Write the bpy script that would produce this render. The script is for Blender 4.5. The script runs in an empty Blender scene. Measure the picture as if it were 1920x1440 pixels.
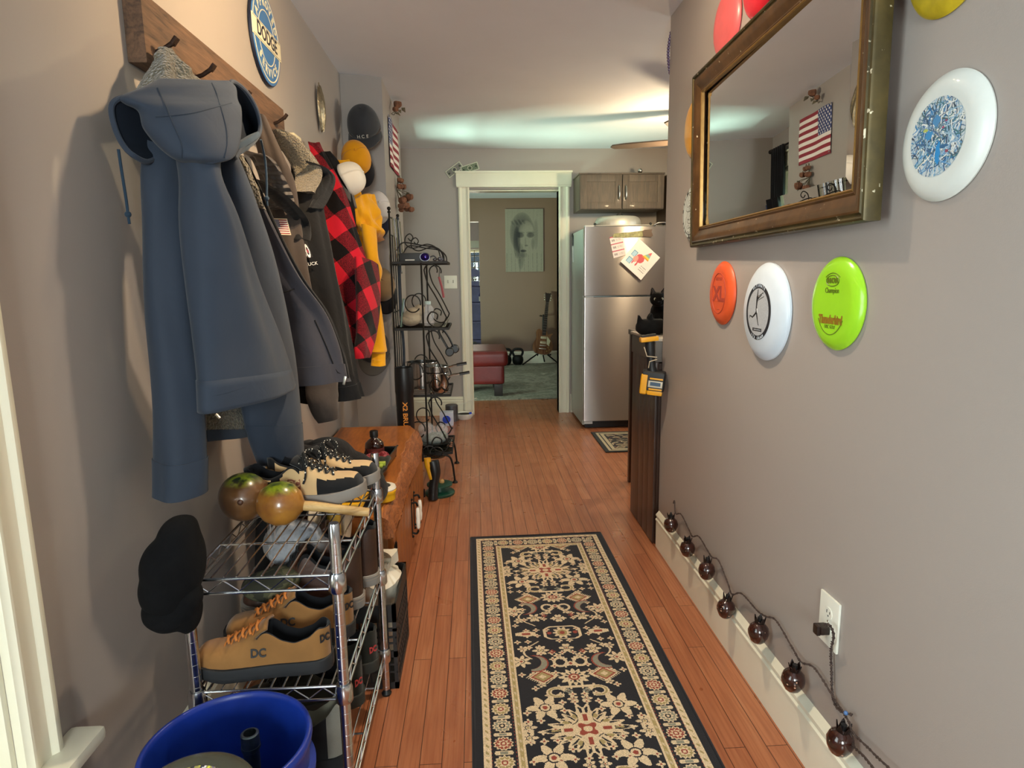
import bpy, bmesh, math, random
import numpy as np
from mathutils import Vector as V, Matrix as MX, noise as NZ
random.seed(7)
SC = bpy.context.scene
COL = SC.collection
PI = math.pi
sin, cos = math.sin, math.cos
# ---------------------------------------------------------------- camera
F_PX, CAM_H, ROLL = 1195.0, 1.24, 0.0137
yc = V(((891-960)/F_PX, (523-720)/F_PX, 1)).normalized()
dn = V((ROLL, 1, 0)); dn.z = -(dn.x*yc.x+dn.y*yc.y)/yc.z; dn.normalize()
zc = -dn; xc = yc.cross(zc)
W2 = MX((xc, yc, zc))                       # camera (right, down, forward) -> world
def ray(x, y): return W2 @ V(((x-960)/F_PX, (y-720)/F_PX, 1))
def P(x, y, ax, v):
    """the point of the world plane ax = v seen at (x, y) of the 1920 x 1440 photograph"""
    d = ray(x, y); o = V((0, 0, CAM_H)); i = 'XYZ'.index(ax)
    return o + d*((v-o[i])/d[i])
cam = bpy.data.cameras.new('camera'); co = bpy.data.objects.new('camera', cam); COL.objects.link(co)
r_, d_, f_ = W2 @ V((1, 0, 0)), W2 @ V((0, 1, 0)), W2 @ V((0, 0, 1))
m4 = MX.Identity(4)
for i in range(3): m4[i][0], m4[i][1], m4[i][2] = r_[i], -d_[i], -f_[i]
m4[2][3] = CAM_H
co.matrix_world = m4
cam.sensor_width = 36; cam.lens = 36*F_PX/1920; cam.clip_start = .02
SC.camera = co
# ---------------------------------------------------------------- materials
def lin(c): return tuple((v/12.92 if v <= .04045 else ((v+.055)/1.055)**2.4) for v in c)
def C(h, a=1.0):
    h = h.lstrip('#'); return lin(tuple(int(h[i:i+2], 16)/255 for i in (0, 2, 4)))+(a,)
class NT:
    def __init__(s, name):
        s.m = bpy.data.materials.new(name); s.m.use_nodes = True; s.t = s.m.node_tree
        s.b = s.t.nodes['Principled BSDF']; s.o = s.t.nodes['Material Output']
    def n(s, typ, ins={}, **kw):
        x = s.t.nodes.new('ShaderNode'+typ)
        for k, v in kw.items(): setattr(x, k, v)
        for k, v in ins.items():
            if hasattr(v, 'is_output') or isinstance(v, bpy.types.NodeSocket): s.t.links.new(v, x.inputs[k])
            else: x.inputs[k].default_value = v
        return x
    def link(s, a, b): s.t.links.new(a, b)
    def coord(s, scale=(1, 1, 1), rot=(0, 0, 0), kind='Object', loc=(0, 0, 0)):
        tc = s.n('TexCoord')
        return s.n('Mapping', {'Vector': tc.outputs[kind], 'Scale': scale, 'Rotation': rot, 'Location': loc}).outputs['Vector']
    def world(s, scale=(1, 1, 1)):
        g = s.n('NewGeometry')
        return s.n('Mapping', {'Vector': g.outputs['Position'], 'Scale': scale}).outputs['Vector']
    def ramp(s, fac, stops, interp='LINEAR'):
        r = s.n('ValToRGB', {'Fac': fac}); r.color_ramp.interpolation = interp
        e = r.color_ramp.elements
        while len(e) < len(stops): e.new(.5)
        for el, (p, c) in zip(e, stops): el.position = p; el.color = c
        return r.outputs['Color']
    def mix(s, fac, a, b, mode='MIX'):
        x = s.n('Mix', data_type='RGBA', blend_type=mode)
        for sock, v in ((x.inputs[0], fac), (x.inputs[6], a), (x.inputs[7], b)):
            if isinstance(v, bpy.types.NodeSocket): s.link(v, sock)
            else: sock.default_value = v
        return x.outputs[2]
    def noise(s, vec, scale, detail=3, rough=.55, dist=0):
        return s.n('TexNoise', {'Vector': vec, 'Scale': scale, 'Detail': detail, 'Roughness': rough, 'Distortion': dist}).outputs['Fac']
    def bump(s, h, strength=.3, dist=.002):
        b = s.n('Bump', {'Height': h, 'Strength': strength, 'Distance': dist}); s.link(b.outputs['Normal'], s.b.inputs['Normal'])
    def set(s, **kw):
        for k, v in kw.items():
            k = {'rough': 'Roughness', 'metal': 'Metallic', 'color': 'Base Color', 'coat': 'Coat Weight', 'trans': 'Transmission Weight',
                 'ior': 'IOR', 'sheen': 'Sheen Weight', 'spec': 'Specular IOR Level', 'alpha': 'Alpha', 'aniso': 'Anisotropic'}.get(k, k)
            if isinstance(v, bpy.types.NodeSocket): s.link(v, s.b.inputs[k])
            else: s.b.inputs[k].default_value = v
        return s
MATS = {}
def mat(name, col, rough=.6, metal=0, var=.12, vs=12, bump=0, bs=60, coat=0, **kw):
    """plain surface with a little wear: colour varies by noise, optional grain bump"""
    if name in MATS: return MATS[name]
    t = NT(name); c = C(col) if isinstance(col, str) else col
    vec = t.coord()
    if var:
        n = t.noise(vec, vs, 4)
        lo = tuple(x*(1-var) for x in c[:3])+(1,); hi = tuple(min(1, x*(1+var)) for x in c[:3])+(1,)
        t.set(color=t.ramp(n, [(.3, lo), (.7, hi)]))
    else: t.set(color=c)
    t.set(rough=rough, metal=metal, coat=coat, **kw)
    if bump: t.bump(t.noise(vec, bs, 3), bump, .003)
    MATS[name] = t.m
    return t.m
def fabric(name, col, var=.1, weave=900, bump=.25, rough=.9, sheen=.15, fold=0):
    if name in MATS: return MATS[name]
    t = NT(name); c = C(col); vec = t.coord()
    n = t.noise(vec, 9, 4)
    lo = tuple(x*(1-var) for x in c[:3])+(1,); hi = tuple(min(1, x*(1+var)) for x in c[:3])+(1,)
    t.set(color=t.ramp(n, [(.3, lo), (.7, hi)]), rough=rough, sheen=sheen, spec=.2)
    w = t.noise(vec, weave, 2); b = t.n('Bump', {'Height': w, 'Strength': bump, 'Distance': .001})
    if fold:
        f = t.noise(vec, 14, 3, dist=.6); b2 = t.n('Bump', {'Height': f, 'Strength': fold, 'Distance': .012, 'Normal': b.outputs['Normal']}); b = b2
    t.link(b.outputs['Normal'], t.b.inputs['Normal'])
    MATS[name] = t.m
    return t.m
def fleece(name, c1, c2, scale=160):
    if name in MATS: return MATS[name]
    t = NT(name); vec = t.coord()
    v = t.n('TexVoronoi', {'Vector': vec, 'Scale': scale}).outputs['Distance']; n = t.noise(vec, scale*.6, 3)
    h = t.n('Math', {0: v, 1: n}, operation='ADD').outputs[0]
    t.set(color=t.ramp(h, [(.35, C(c1)), (1.05, C(c2))]), rough=1, sheen=.3); t.bump(h, 1, .006)
    MATS[name] = t.m
    return t.m
def attr_mat(name, rough=.8, bump=0, bs=700, coat=0, sheen=0):
    """surface whose own printed or woven pattern is held per vertex (attribute 'pattern')"""
    if name in MATS: return MATS[name]
    t = NT(name); a = t.n('Attribute', attribute_name='pattern')
    t.set(color=a.outputs['Color'], rough=rough, coat=coat, sheen=sheen)
    if bump: t.bump(t.noise(t.coord(), bs, 2), bump, .003)
    MATS[name] = t.m
    return t.m
def wood(name, dark, light, scale=(1, 12, 12), ns=3, rough=.5, coat=0, dist=1.5, bump=.15):
    if name in MATS: return MATS[name]
    t = NT(name); vec = t.coord(scale)
    n = t.noise(vec, ns, 6, .6, dist); fine = t.noise(t.coord(tuple(s*6 for s in scale)), ns, 3)
    f = t.n('Math', {0: n, 1: t.n('Math', {0: fine, 1: .35}, operation='MULTIPLY').outputs[0]}, operation='ADD').outputs[0]
    t.set(color=t.ramp(f, [(.45, C(dark)), (.85, C(light))]), rough=rough, coat=coat); t.bump(f, bump, .002)
    MATS[name] = t.m
    return t.m
# ---------------------------------------------------------------- mesh helpers
def BM(): return bmesh.new()
def wmat(o):
    m = o.matrix_basis.copy()
    if o.parent: m = wmat(o.parent) @ o.matrix_parent_inverse @ m
    return m
def obj(name, bm, m=None, parent=None, smooth=True, origin=True, angle=40):
    """link the bmesh (world coordinates, or the parent's own) as ONE mesh object"""
    me = bpy.data.meshes.new(name)
    bmesh.ops.recalc_face_normals(bm, faces=bm.faces[:]) if smooth != 'raw' else None
    loc = V((0, 0, 0))
    if parent is None and origin and len(bm.verts):
        xs = [v.co for v in bm.verts]
        lo = V((min(p.x for p in xs), min(p.y for p in xs), min(p.z for p in xs))); hi = V((max(p.x for p in xs), max(p.y for p in xs), max(p.z for p in xs)))
        loc = V(((lo.x+hi.x)/2, (lo.y+hi.y)/2, lo.z))
        bmesh.ops.translate(bm, vec=-loc, verts=bm.verts[:])
    if parent is not None: bm.transform(wmat(parent).inverted())
    bm.to_mesh(me); bm.free()
    if m is not None:
        for k in (m if isinstance(m, (list, tuple)) else [m]): me.materials.append(k)
    if smooth:
        for p in me.polygons: p.use_smooth = True
        if angle: me.set_sharp_from_angle(angle=math.radians(angle))
    o = bpy.data.objects.new(name, me); COL.objects.link(o); o.location = loc
    if parent is not None: o.parent = parent
    return o
def tag(o, label, cat=None, group=None, kind=None):
    if label: o['label'] = label
    if cat: o['category'] = cat
    if group: o['group'] = group
    if kind: o['kind'] = kind
    return o
def thing(name, label, cat, loc=(0, 0, 0), rz=0, group=None):
    o = bpy.data.objects.new(name, None); COL.objects.link(o); o.location = loc; o.rotation_euler = (0, 0, rz); o.empty_display_size = .05
    return tag(o, label, cat, group)
def struct(name, bm, m, smooth=False):
    o = obj(name, bm, m, None, smooth); o['kind'] = 'structure'; return o
def dup(root, label=None, mw=None, group=None):
    def cp(o, par):
        c = o.copy(); COL.objects.link(c); c.parent = par
        for ch in o.children: cp(ch, c)
        return c
    r = cp(root, None)
    if label: r['label'] = label
    if group: r['group'] = group
    if mw is not None: r.matrix_basis = mw
    return r
def fin(bm, faces=None, mi=0):
    for f in (faces or bm.faces):
        f.material_index = mi
def box(bm, x0, x1, y0, y1, z0, z1, mx=None, bev=0, mi=0, seg=2):
    t = BM(); bmesh.ops.create_cube(t, size=1)
    for v in t.verts: v.co = V(((x0+x1)/2+v.co.x*(x1-x0), (y0+y1)/2+v.co.y*(y1-y0), (z0+z1)/2+v.co.z*(z1-z0)))
    if bev: bmesh.ops.bevel(t, geom=t.edges[:], offset=bev, segments=seg, profile=.7, affect='EDGES')
    merge(bm, t, mx, mi)
def merge(bm, t, mx=None, mi=0):
    if mx is not None: t.transform(mx)
    mp = {v: bm.verts.new(v.co) for v in t.verts}
    for f in t.faces:
        try:
            g = bm.faces.new([mp[v] for v in f.verts]); g.material_index = mi or f.material_index
        except ValueError: pass
    t.free()
def loft(bm, rings, cap0=True, cap1=True, closed=True, mi=0):
    vs = [[bm.verts.new(p) for p in r] for r in rings]; n = len(vs[0]); out = []
    for a, b in zip(vs, vs[1:]):
        for k in range(n if closed else n-1):
            j = (k+1) % n
            try: out.append(bm.faces.new((a[k], a[j], b[j], b[k])))
            except ValueError: pass
    if closed and cap0: out.append(bm.faces.new(vs[0][::-1]))
    if closed and cap1: out.append(bm.faces.new(vs[-1]))
    for f in out: f.material_index = mi
    return vs, out
def frames(pts):
    pts = [V(p) for p in pts]; out = []; n = len(pts)
    t0 = (pts[1]-pts[0]).normalized(); u = t0.orthogonal().normalized()
    for i, p in enumerate(pts):
        t = ((pts[min(i+1, n-1)]-pts[max(i-1, 0)])).normalized()
        u = (u-t*u.dot(t))
        u = u.normalized() if u.length > 1e-6 else t.orthogonal().normalized()
        out.append((p, u, t.cross(u)))
    return out
def tube(bm, pts, r, seg=8, caps=True, mi=0, flat=1.0, closed=False):
    pts = [V(p) for p in pts]
    if closed: pts = pts+[pts[0], pts[1]]
    rings = []
    for i, (p, u, w) in enumerate(frames(pts)):
        rr = r[i] if isinstance(r, (list, tuple)) else r
        rings.append([p+u*(rr*cos(2*PI*k/seg))+w*(rr*flat*sin(2*PI*k/seg)) for k in range(seg)])
    loft(bm, rings, caps, caps, mi=mi)
def smooth_pts(pts, n=6, closed=False):
    """Catmull-Rom through the points (any dimension, as Vectors or floats)"""
    if pts and isinstance(pts[0], (tuple, list)): pts = [V(p) for p in pts]
    N = len(pts); out = []
    rng = range(N) if closed else range(N-1)
    for i in rng:
        g = (lambda k: pts[k % N]) if closed else (lambda k: pts[max(0, min(N-1, k))])
        a, b, c, d = g(i-1), g(i), g(i+1), g(i+2)
        for k in range(n):
            t = k/n; out.append(.5*((2*b)+(c-a)*t+(2*a-5*b+4*c-d)*t*t+(3*b-a-3*c+d)*t**3))
    if not closed: out.append(pts[-1])
    return out
def lathe(bm, prof, seg=24, mx=None, mi=0, cap0=True, cap1=True):
    rings = [[V((max(r, 1e-5)*cos(2*PI*k/seg), max(r, 1e-5)*sin(2*PI*k/seg), z)) for k in range(seg)] for r, z in prof]
    t = BM(); loft(t, rings, cap0, cap1); merge(bm, t, mx, mi)
def ball(bm, c, r, seg=20, mx=None, mi=0):
    t = BM(); bmesh.ops.create_uvsphere(t, u_segments=seg, v_segments=max(6, seg*2//3), radius=1)
    rr = r if isinstance(r, (tuple, list)) else (r, r, r)
    for v in t.verts: v.co = V((v.co.x*rr[0]+c[0], v.co.y*rr[1]+c[1], v.co.z*rr[2]+c[2])) if mx is None else V((v.co.x*rr[0], v.co.y*rr[1], v.co.z*rr[2]))
    if mx is not None: t.transform(MX.Translation(V(c)) @ mx)
    merge(bm, t, None, mi)
def prism(bm, pts2, z0, z1, mx=None, mi=0, bev=0):
    """outline in the local XY plane, thickness along Z"""
    t = BM(); loft(t, [[V((x, y, z0)) for x, y in pts2], [V((x, y, z1)) for x, y in pts2]])
    if bev: bmesh.ops.bevel(t, geom=[e for e in t.edges], offset=bev, segments=2, affect='EDGES', clamp_overlap=True)
    merge(bm, t, mx, mi)
def cyl(bm, a, b, r, seg=12, r2=None, mi=0): tube(bm, [a, b], [r, r if r2 is None else r2], seg, mi=mi)
def frame(o, x, y, z):
    m = MX.Identity(4)
    for i in range(3): m[i][0], m[i][1], m[i][2], m[i][3] = x[i], y[i], z[i], o[i]
    return m
# frames for flat things: local x runs to the right, y up, z towards the viewer
def on_left(o): return frame(o, (0, 1, 0), (0, 0, 1), (1, 0, 0))       # on a wall facing +X
def on_right(o): return frame(o, (0, -1, 0), (0, 0, 1), (-1, 0, 0))    # on a wall facing -X
def on_back(o): return frame(o, (1, 0, 0), (0, 0, 1), (0, -1, 0))      # on a wall facing the door we look from
def text_bm(bm, s, size, mx, depth=.0006, mi=0, align='CENTER', bold=0, sx=1, shear=0, res=3):
    cu = bpy.data.curves.new('t', 'FONT'); cu.body = s; cu.size = size; cu.extrude = depth; cu.align_x = align; cu.align_y = 'CENTER'
    cu.offset = bold; cu.resolution_u = res; cu.shear = shear
    o = bpy.data.objects.new('t', cu); COL.objects.link(o)
    dg = bpy.context.evaluated_depsgraph_get(); me = bpy.data.meshes.new_from_object(o.evaluated_get(dg))
    t = BM(); t.from_mesh(me); t.transform(mx @ MX.Diagonal((sx, 1, 1, 1))); merge(bm, t, None, mi)
    bpy.data.objects.remove(o); bpy.data.curves.remove(cu); bpy.data.meshes.remove(me)
def paint_surf(name, nx, ny, pos, fn, m, parent=None, thick=0, smooth=True):
    """a sheet pos(u, v) -> (.., 3), meshed nx x ny, whose own printed pattern is fn(u, v) -> srgb (.., 3)"""
    u, v = np.meshgrid((np.arange(nx)+.5)/nx, (np.arange(ny)+.5)/ny)
    rgb = fn(u, v)
    gu, gv = np.meshgrid(np.arange(nx+1)/nx, np.arange(ny+1)/ny)
    co_ = pos(gu, gv).reshape(-1, 3); org = co_.mean(0); org[2] = co_[:, 2].min()
    me = bpy.data.meshes.new(name); nv = (nx+1)*(ny+1)
    if parent is not None:
        Wi = np.array(wmat(parent).inverted()); co_ = co_ @ Wi[:3, :3].T + Wi[:3, 3]
    else: co_ = co_-org
    idx = (np.arange(ny)[:, None]*(nx+1)+np.arange(nx)[None, :]).reshape(-1)
    faces = np.stack([idx, idx+1, idx+nx+2, idx+nx+1], -1)
    me.vertices.add(nv); me.vertices.foreach_set('co', co_.astype(np.float32).ravel())
    nf = len(faces); me.loops.add(nf*4); me.loops.foreach_set('vertex_index', faces.astype(np.int32).ravel())
    me.polygons.add(nf); me.polygons.foreach_set('loop_start', np.arange(0, nf*4, 4, dtype=np.int32))
    me.update(calc_edges=True)
    a = me.color_attributes.new('pattern', 'FLOAT_COLOR', 'CORNER')
    l = np.where(rgb <= .04045, rgb/12.92, ((np.clip(rgb, 0, 1)+.055)/1.055)**2.4).reshape(-1, 3)
    c4 = np.concatenate([l, np.ones((nf, 1))], 1); a.data.foreach_set('color', np.repeat(c4, 4, axis=0).astype(np.float32).ravel())
    me.materials.append(m)
    if smooth: me.polygons.foreach_set('use_smooth', np.ones(nf, dtype=bool))
    me.validate()
    o = bpy.data.objects.new(name, me); COL.objects.link(o)
    if parent is not None: o.parent = parent
    else: o.location = V(org)
    if thick:
        s = o.modifiers.new('thickness', 'SOLIDIFY'); s.thickness = thick; s.offset = -1
    return o
def on_frame(mx, w, h, z=None):
    M = np.array(mx)
    def pos(u, v):
        p = np.stack([(u-.5)*w, (v-.5)*h, z(u, v) if z else np.zeros_like(u)], -1)
        return p @ M[:3, :3].T + M[:3, 3]
    return pos
def on_quad(c00, c10, c11, c01):
    q = [np.array(c) for c in (c00, c10, c11, c01)]
    return lambda u, v: (((1-u)*(1-v))[..., None]*q[0]+(u*(1-v))[..., None]*q[1]+(u*v)[..., None]*q[2]+((1-u)*v)[..., None]*q[3])
def pick(shape, base):
    a = np.zeros(shape+(3,)); a[:] = rgbf(base); return a
def put(a, mask, c): a[mask] = rgbf(c) if isinstance(c, str) else c
def flag_fn(u, v):
    """stars and stripes, canton at the upper left"""
    a = pick(u.shape, '#e6dfd8'); put(a, (np.floor((1-v)*13).astype(int) % 2) == 0, '#8e2c3a')
    can = (u < .4) & (v > 6/13); put(a, can, '#34406f')
    x = u/.4*11; y = (1-v)/(7/13)*9
    cx, cy = np.floor(x), np.floor(y); star = ((cx+cy) % 2 == 0) & ((x-cx-.5)**2+(y-cy-.5)**2 < .14)
    put(a, can & star, '#e9e5e2'); return a
def rgbf(h): return np.array([int(h.lstrip('#')[i:i+2], 16)/255 for i in (0, 2, 4)])
def subsurf(o, lv=1):
    s = o.modifiers.new('smooth', 'SUBSURF'); s.levels = lv; s.render_levels = lv; return o
def vnoise(p, s=1.0, seed=0): return NZ.noise(V((p[0]*s+seed*13.7, p[1]*s+seed*7.1, p[2]*s-seed*3.3)))
# ================================================================ the setting
def wall_material(name, col):
    t = NT(name); w = t.world()
    n = t.noise(w, 1.6, 4); sp = t.noise(w, 26, 2, .5)
    c = C(col); t.set(color=t.mix(t.ramp(n, [(.35, (0, 0, 0, 1)), (.7, (1, 1, 1, 1))]), tuple(x*.95 for x in c[:3])+(1,), c), rough=.42)
    h = t.n('Math', {0: t.noise(w, 420, 2), 1: sp}, operation='ADD').outputs[0]; t.bump(h, .12, .0015)
    return t.m
m_wall = wall_material('greige_paint', '#a19993')
m_wall_dim = wall_material('greige_paint_dim', '#80634f')  # same paint as the hall, the living room's dimness put into the colour
m_ceil = mat('ceiling_white', '#dfe1e8', .9, var=.03, vs=2, bump=.05, bs=200)
m_trim = mat('trim_paint', '#e6e3cf', .38, var=.04, vs=3)
# floor: strip oak laid along the corridor
t = NT('oak_strip_floor'); w = t.world((1, 1, 1))
sp = t.n('SeparateXYZ', {'Vector': w}); sw = t.n('CombineXYZ', {'X': sp.outputs['Y'], 'Y': sp.outputs['X'], 'Z': 0.0}).outputs[0]
br = t.n('TexBrick', {'Vector': sw, 'Color1': C('#ad7552'), 'Color2': C('#90583c'), 'Mortar': C('#4a2415'), 'Scale': 1.0, 'Mortar Size': .0011, 'Mortar Smooth': .1, 'Bias': -.15, 'Brick Width': .74, 'Row Height': .0575}, offset=.37, offset_frequency=2)
br2 = t.n('TexBrick', {'Vector': sw, 'Color1': (0, 0, 0, 1), 'Color2': (1, 1, 1, 1), 'Mortar': (.5, .5, .5, 1), 'Scale': 1.0, 'Mortar Size': 0.0, 'Bias': 0.0, 'Brick Width': .74, 'Row Height': .0575}, offset=.37, offset_frequency=2)
off = t.n('VectorMath', {0: br2.outputs['Color'], 1: (7, 3, 5)}, operation='MULTIPLY').outputs[0]
gv = t.n('VectorMath', {0: t.world((16, 1.1, 1)), 1: off}, operation='ADD').outputs[0]
g1 = t.noise(gv, 1.7, 5, .6, 1.2); g2 = t.n('TexWave', {'Vector': gv, 'Scale': 1.3, 'Distortion': 7.0, 'Detail': 2.0, 'Detail Scale': 1.2}, bands_direction='X').outputs['Fac']
gf = t.noise(t.world((160, 5, 1)), 1.0, 3)
c = t.mix(.55, br.outputs['Color'], t.ramp(g1, [(.3, C('#8f4a2b')), (.55, C('#b46d45')), (.8, C('#c58f68'))]))
c = t.mix(t.ramp(g2, [(.0, (.3, .3, .3, 1)), (.35, (0, 0, 0, 1))]), c, C('#8a4526'))
c = t.mix(t.ramp(gf, [(.25, (.35, .35, .35, 1)), (.5, (0, 0, 0, 1))]), c, C('#7a3c20'))
c = t.mix(br.outputs['Fac'], c, C('#45200f'))
t.set(color=c, rough=t.ramp(t.noise(w, 5, 3), [(.3, (.26, .26, .26, 1)), (.7, (.38, .38, .38, 1))]), coat=.15)
t.b.inputs['Coat Roughness'].default_value = .25
h = t.n('Math', {0: t.n('Math', {0: br.outputs['Fac'], 1: -1.0}, operation='MULTIPLY').outputs[0], 1: t.n('Math', {0: gf, 1: .15}, operation='MULTIPLY').outputs[0]}, operation='ADD').outputs[0]
t.bump(h, .25, .0012); m_floor = t.m
XL, XR, XP = -.76, .825, -.52           # left wall, right wall, chimney bump
YP, YPE, YB, YR = 3.99, 4.86, 5.80, 2.78
bm = BM(); box(bm, -2.6, 3.1, -2.3, 12.2, -.06, 0); struct('floor', bm, m_floor)
def zceil(x, y):
    zl = 2.425 if y < 4 else 2.425-.07*min(1, (y-4)/1.8)
    zr = 2.29 if y < 2.8 else 2.29+.065*min(1, (y-2.8)/3)
    k = max(0, min(1, (x-XL)/(XR-XL))); return zl+(zr-zl)*k
bm = BM(); xs = [-2.6, XL, -.4, 0, .4, XR, 1.6, 3.1]; ys = [-2.3, 0, 1.5, 2.8, 3.4, 4, 4.6, 5.2, 5.86]
g = [[bm.verts.new((x, y, zceil(x, y))) for x in xs] for y in ys]; g2_ = [[bm.verts.new((x, y, zceil(x, y)+.06)) for x in xs] for y in ys]
for j in range(len(ys)-1):
    for i in range(len(xs)-1):
        bm.faces.new((g[j][i], g[j+1][i], g[j+1][i+1], g[j][i+1])); bm.faces.new((g2_[j][i], g2_[j][i+1], g2_[j+1][i+1], g2_[j+1][i]))
struct('ceiling', bm, m_ceil, smooth=True)
bm = BM(); box(bm, -2.6, 3.1, 5.9, 12.2, 2.36, 2.42); struct('ceiling_living', bm, m_ceil)
def wall_with_hole(bm, ax, c0, c1, a0, a1, z0, z1, holes):
    """wall slab spanning a0..a1 along its length, holes = [(b0, b1, h0, h1)] sorted"""
    def bx(b0, b1, h0, h1):
        if b1-b0 < 1e-4 or h1-h0 < 1e-4: return
        if ax == 'X': box(bm, c0, c1, b0, b1, h0, h1)
        else: box(bm, b0, b1, c0, c1, h0, h1)
    last = a0
    for b0, b1, h0, h1 in holes:
        bx(last, b0, z0, z1); bx(b0, b1, z0, h0); bx(b0, b1, h1, z1); last = b1
    bx(last, a1, z0, z1)
WN = (.02, .965, .44, 1.98)             # near window in the left wall
WK = (4.93, 5.52, .85, 2.04)            # kitchen window in the left wall
bm = BM(); wall_with_hole(bm, 'X', XL-.14, XL, -2.2, 5.8, 0, 2.5, [WN, WK]); struct('wall_left', bm, m_wall)
bm = BM(); box(bm, XL+.0005, XP, YP, YPE, .001, 2.5); struct('wall_chimney', bm, m_wall)
bm = BM(); box(bm, XR, XR+.12, -2.2, YR, 0, 2.5); struct('wall_right', bm, m_wall)
bm = BM(); wall_with_hole(bm, 'Y', YB, YB+.12, XL-.14, 3.0, 0, 2.5, [(-.035, .752, -.01, 2.008)]); struct('wall_back', bm, m_wall)
KW = (3.2, 4.5, 1.0, 2.0)
bm = BM(); wall_with_hole(bm, 'X', 3.0, 3.1, YR-.12, 5.9, 0, 2.5, [KW]); struct('wall_kitchen', bm, m_wall)
bm = BM(); box(bm, XR+.12, 3.0, YR-.12, YR, 0, 2.5); struct('wall_kitchen_front', bm, m_wall)
DF = (-.42, .46, .0, 2.03)
bm = BM(); wall_with_hole(bm, 'Y', -2.32, -2.2, XL-.14, XR+.12, 0, 2.5, [DF]); struct('wall_front', bm, m_wall)
# living room beyond the doorway
YL = 9.3
LO = (-1.3, .066, -.01, 2.04)
bm = BM(); wall_with_hole(bm, 'Y', YL, YL+.12, -2.5, 1.5, 0, 2.5, [LO]); struct('wall_living_back', bm, m_wall_dim)
bm = BM(); box(bm, 1.38, 1.5, YB+.12, YL, 0, 2.5); struct('wall_living_right', bm, m_wall_dim)
LW = (6.6, 8.2, .7, 2.0)
bm = BM(); wall_with_hole(bm, 'X', -2.6, -2.48, YB+.12, 12.2, 0, 2.5, [LW]); struct('wall_living_left', bm, m_wall_dim)
m_lilac = mat('pale_rose_paint', '#cbb3b0', .6, var=.03)
bm = BM(); wall_with_hole(bm, 'Y', 11.9, 12.0, -2.5, 1.5, 0, 2.5, [(-.6, .35, .9, 1.78)]); struct('wall_study', bm, m_lilac)
bm = BM(); box(bm, 1.0, 1.1, YL+.12, 11.9, 0, 2.5); struct('wall_study_right', bm, m_lilac)
# ---- trims
def run(bm, prof, a, b, out, up=V((0, 0, 1))):
    """moulding: profile (out, up) swept straight from a to b"""
    a, b, out = V(a), V(b), V(out)
    loft(bm, [[p+out*x+up*y for x, y in prof] for p in (a, b)])
BASE = [(0, 0), (.014, 0), (.014, .125), (.017, .128), (.017, .134), (.012, .139), (.012, .146), (.016, .15), (.016, .156), (.009, .163), (.004, .170), (0, .172)]
bm = BM(); run(bm, BASE, (XR, -2.2, 0), (XR, YR-.012, 0), (-1, 0, 0)); struct('baseboard_right', bm, m_trim, smooth=True)
bm = BM(); run(bm, BASE, (XL, -2.2, 0), (XL, YP, 0), (1, 0, 0)); struct('baseboard_left', bm, m_trim, smooth=True)
bm = BM(); run(bm, BASE, (XP, YP, 0), (XP, YPE, 0), (1, 0, 0)); struct('baseboard_chimney', bm, m_trim, smooth=True)
bm = BM(); run(bm, BASE, (XL, YB, 0), (-.135, YB, 0), (0, -1, 0)); run(bm, BASE, (.86, YB, 0), (3.0, YB, 0), (0, -1, 0)); struct('baseboard_back', bm, m_trim, smooth=True)
bm = BM(); run(bm, [(x, y*1.05) for x, y in BASE], (.066, YL, 0), (1.38, YL, 0), (0, -1, 0)); struct('baseboard_living', bm, m_trim, smooth=True)
# doorway casing
CAS = [(0, 0), (.0, .012), (.006, .014), (.01, .019), (.016, .019), (.02, .015), (.026, .015), (.03, .012), (.066, .012), (.07, .015), (.076, .019), (.088, .019), (.096, .015), (.098, .0)]
t = BM()
for x, s in ((-.035, -1), (.752, 1)):
    loft(t, [[V((x+s*a, YB-b*1.2, z)) for a, b in CAS] for z in (.0, 2.03)])
box(t, -.049, -.035, YB, YB+.12, 0, 2.008); box(t, .752, .766, YB, YB+.12, 0, 2.008); box(t, -.049, .766, YB, YB+.12, 2.0, 2.012)
box(t, -.145, .862, YB-.030, YB, 2.03, 2.045, bev=.003); box(t, -.148, .865, YB-.026, YB, 2.045, 2.152, bev=.002); box(t, -.156, .873, YB-.036, YB, 2.150, 2.166, bev=.003)
struct('trim_1', t, m_trim, smooth=True)
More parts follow.
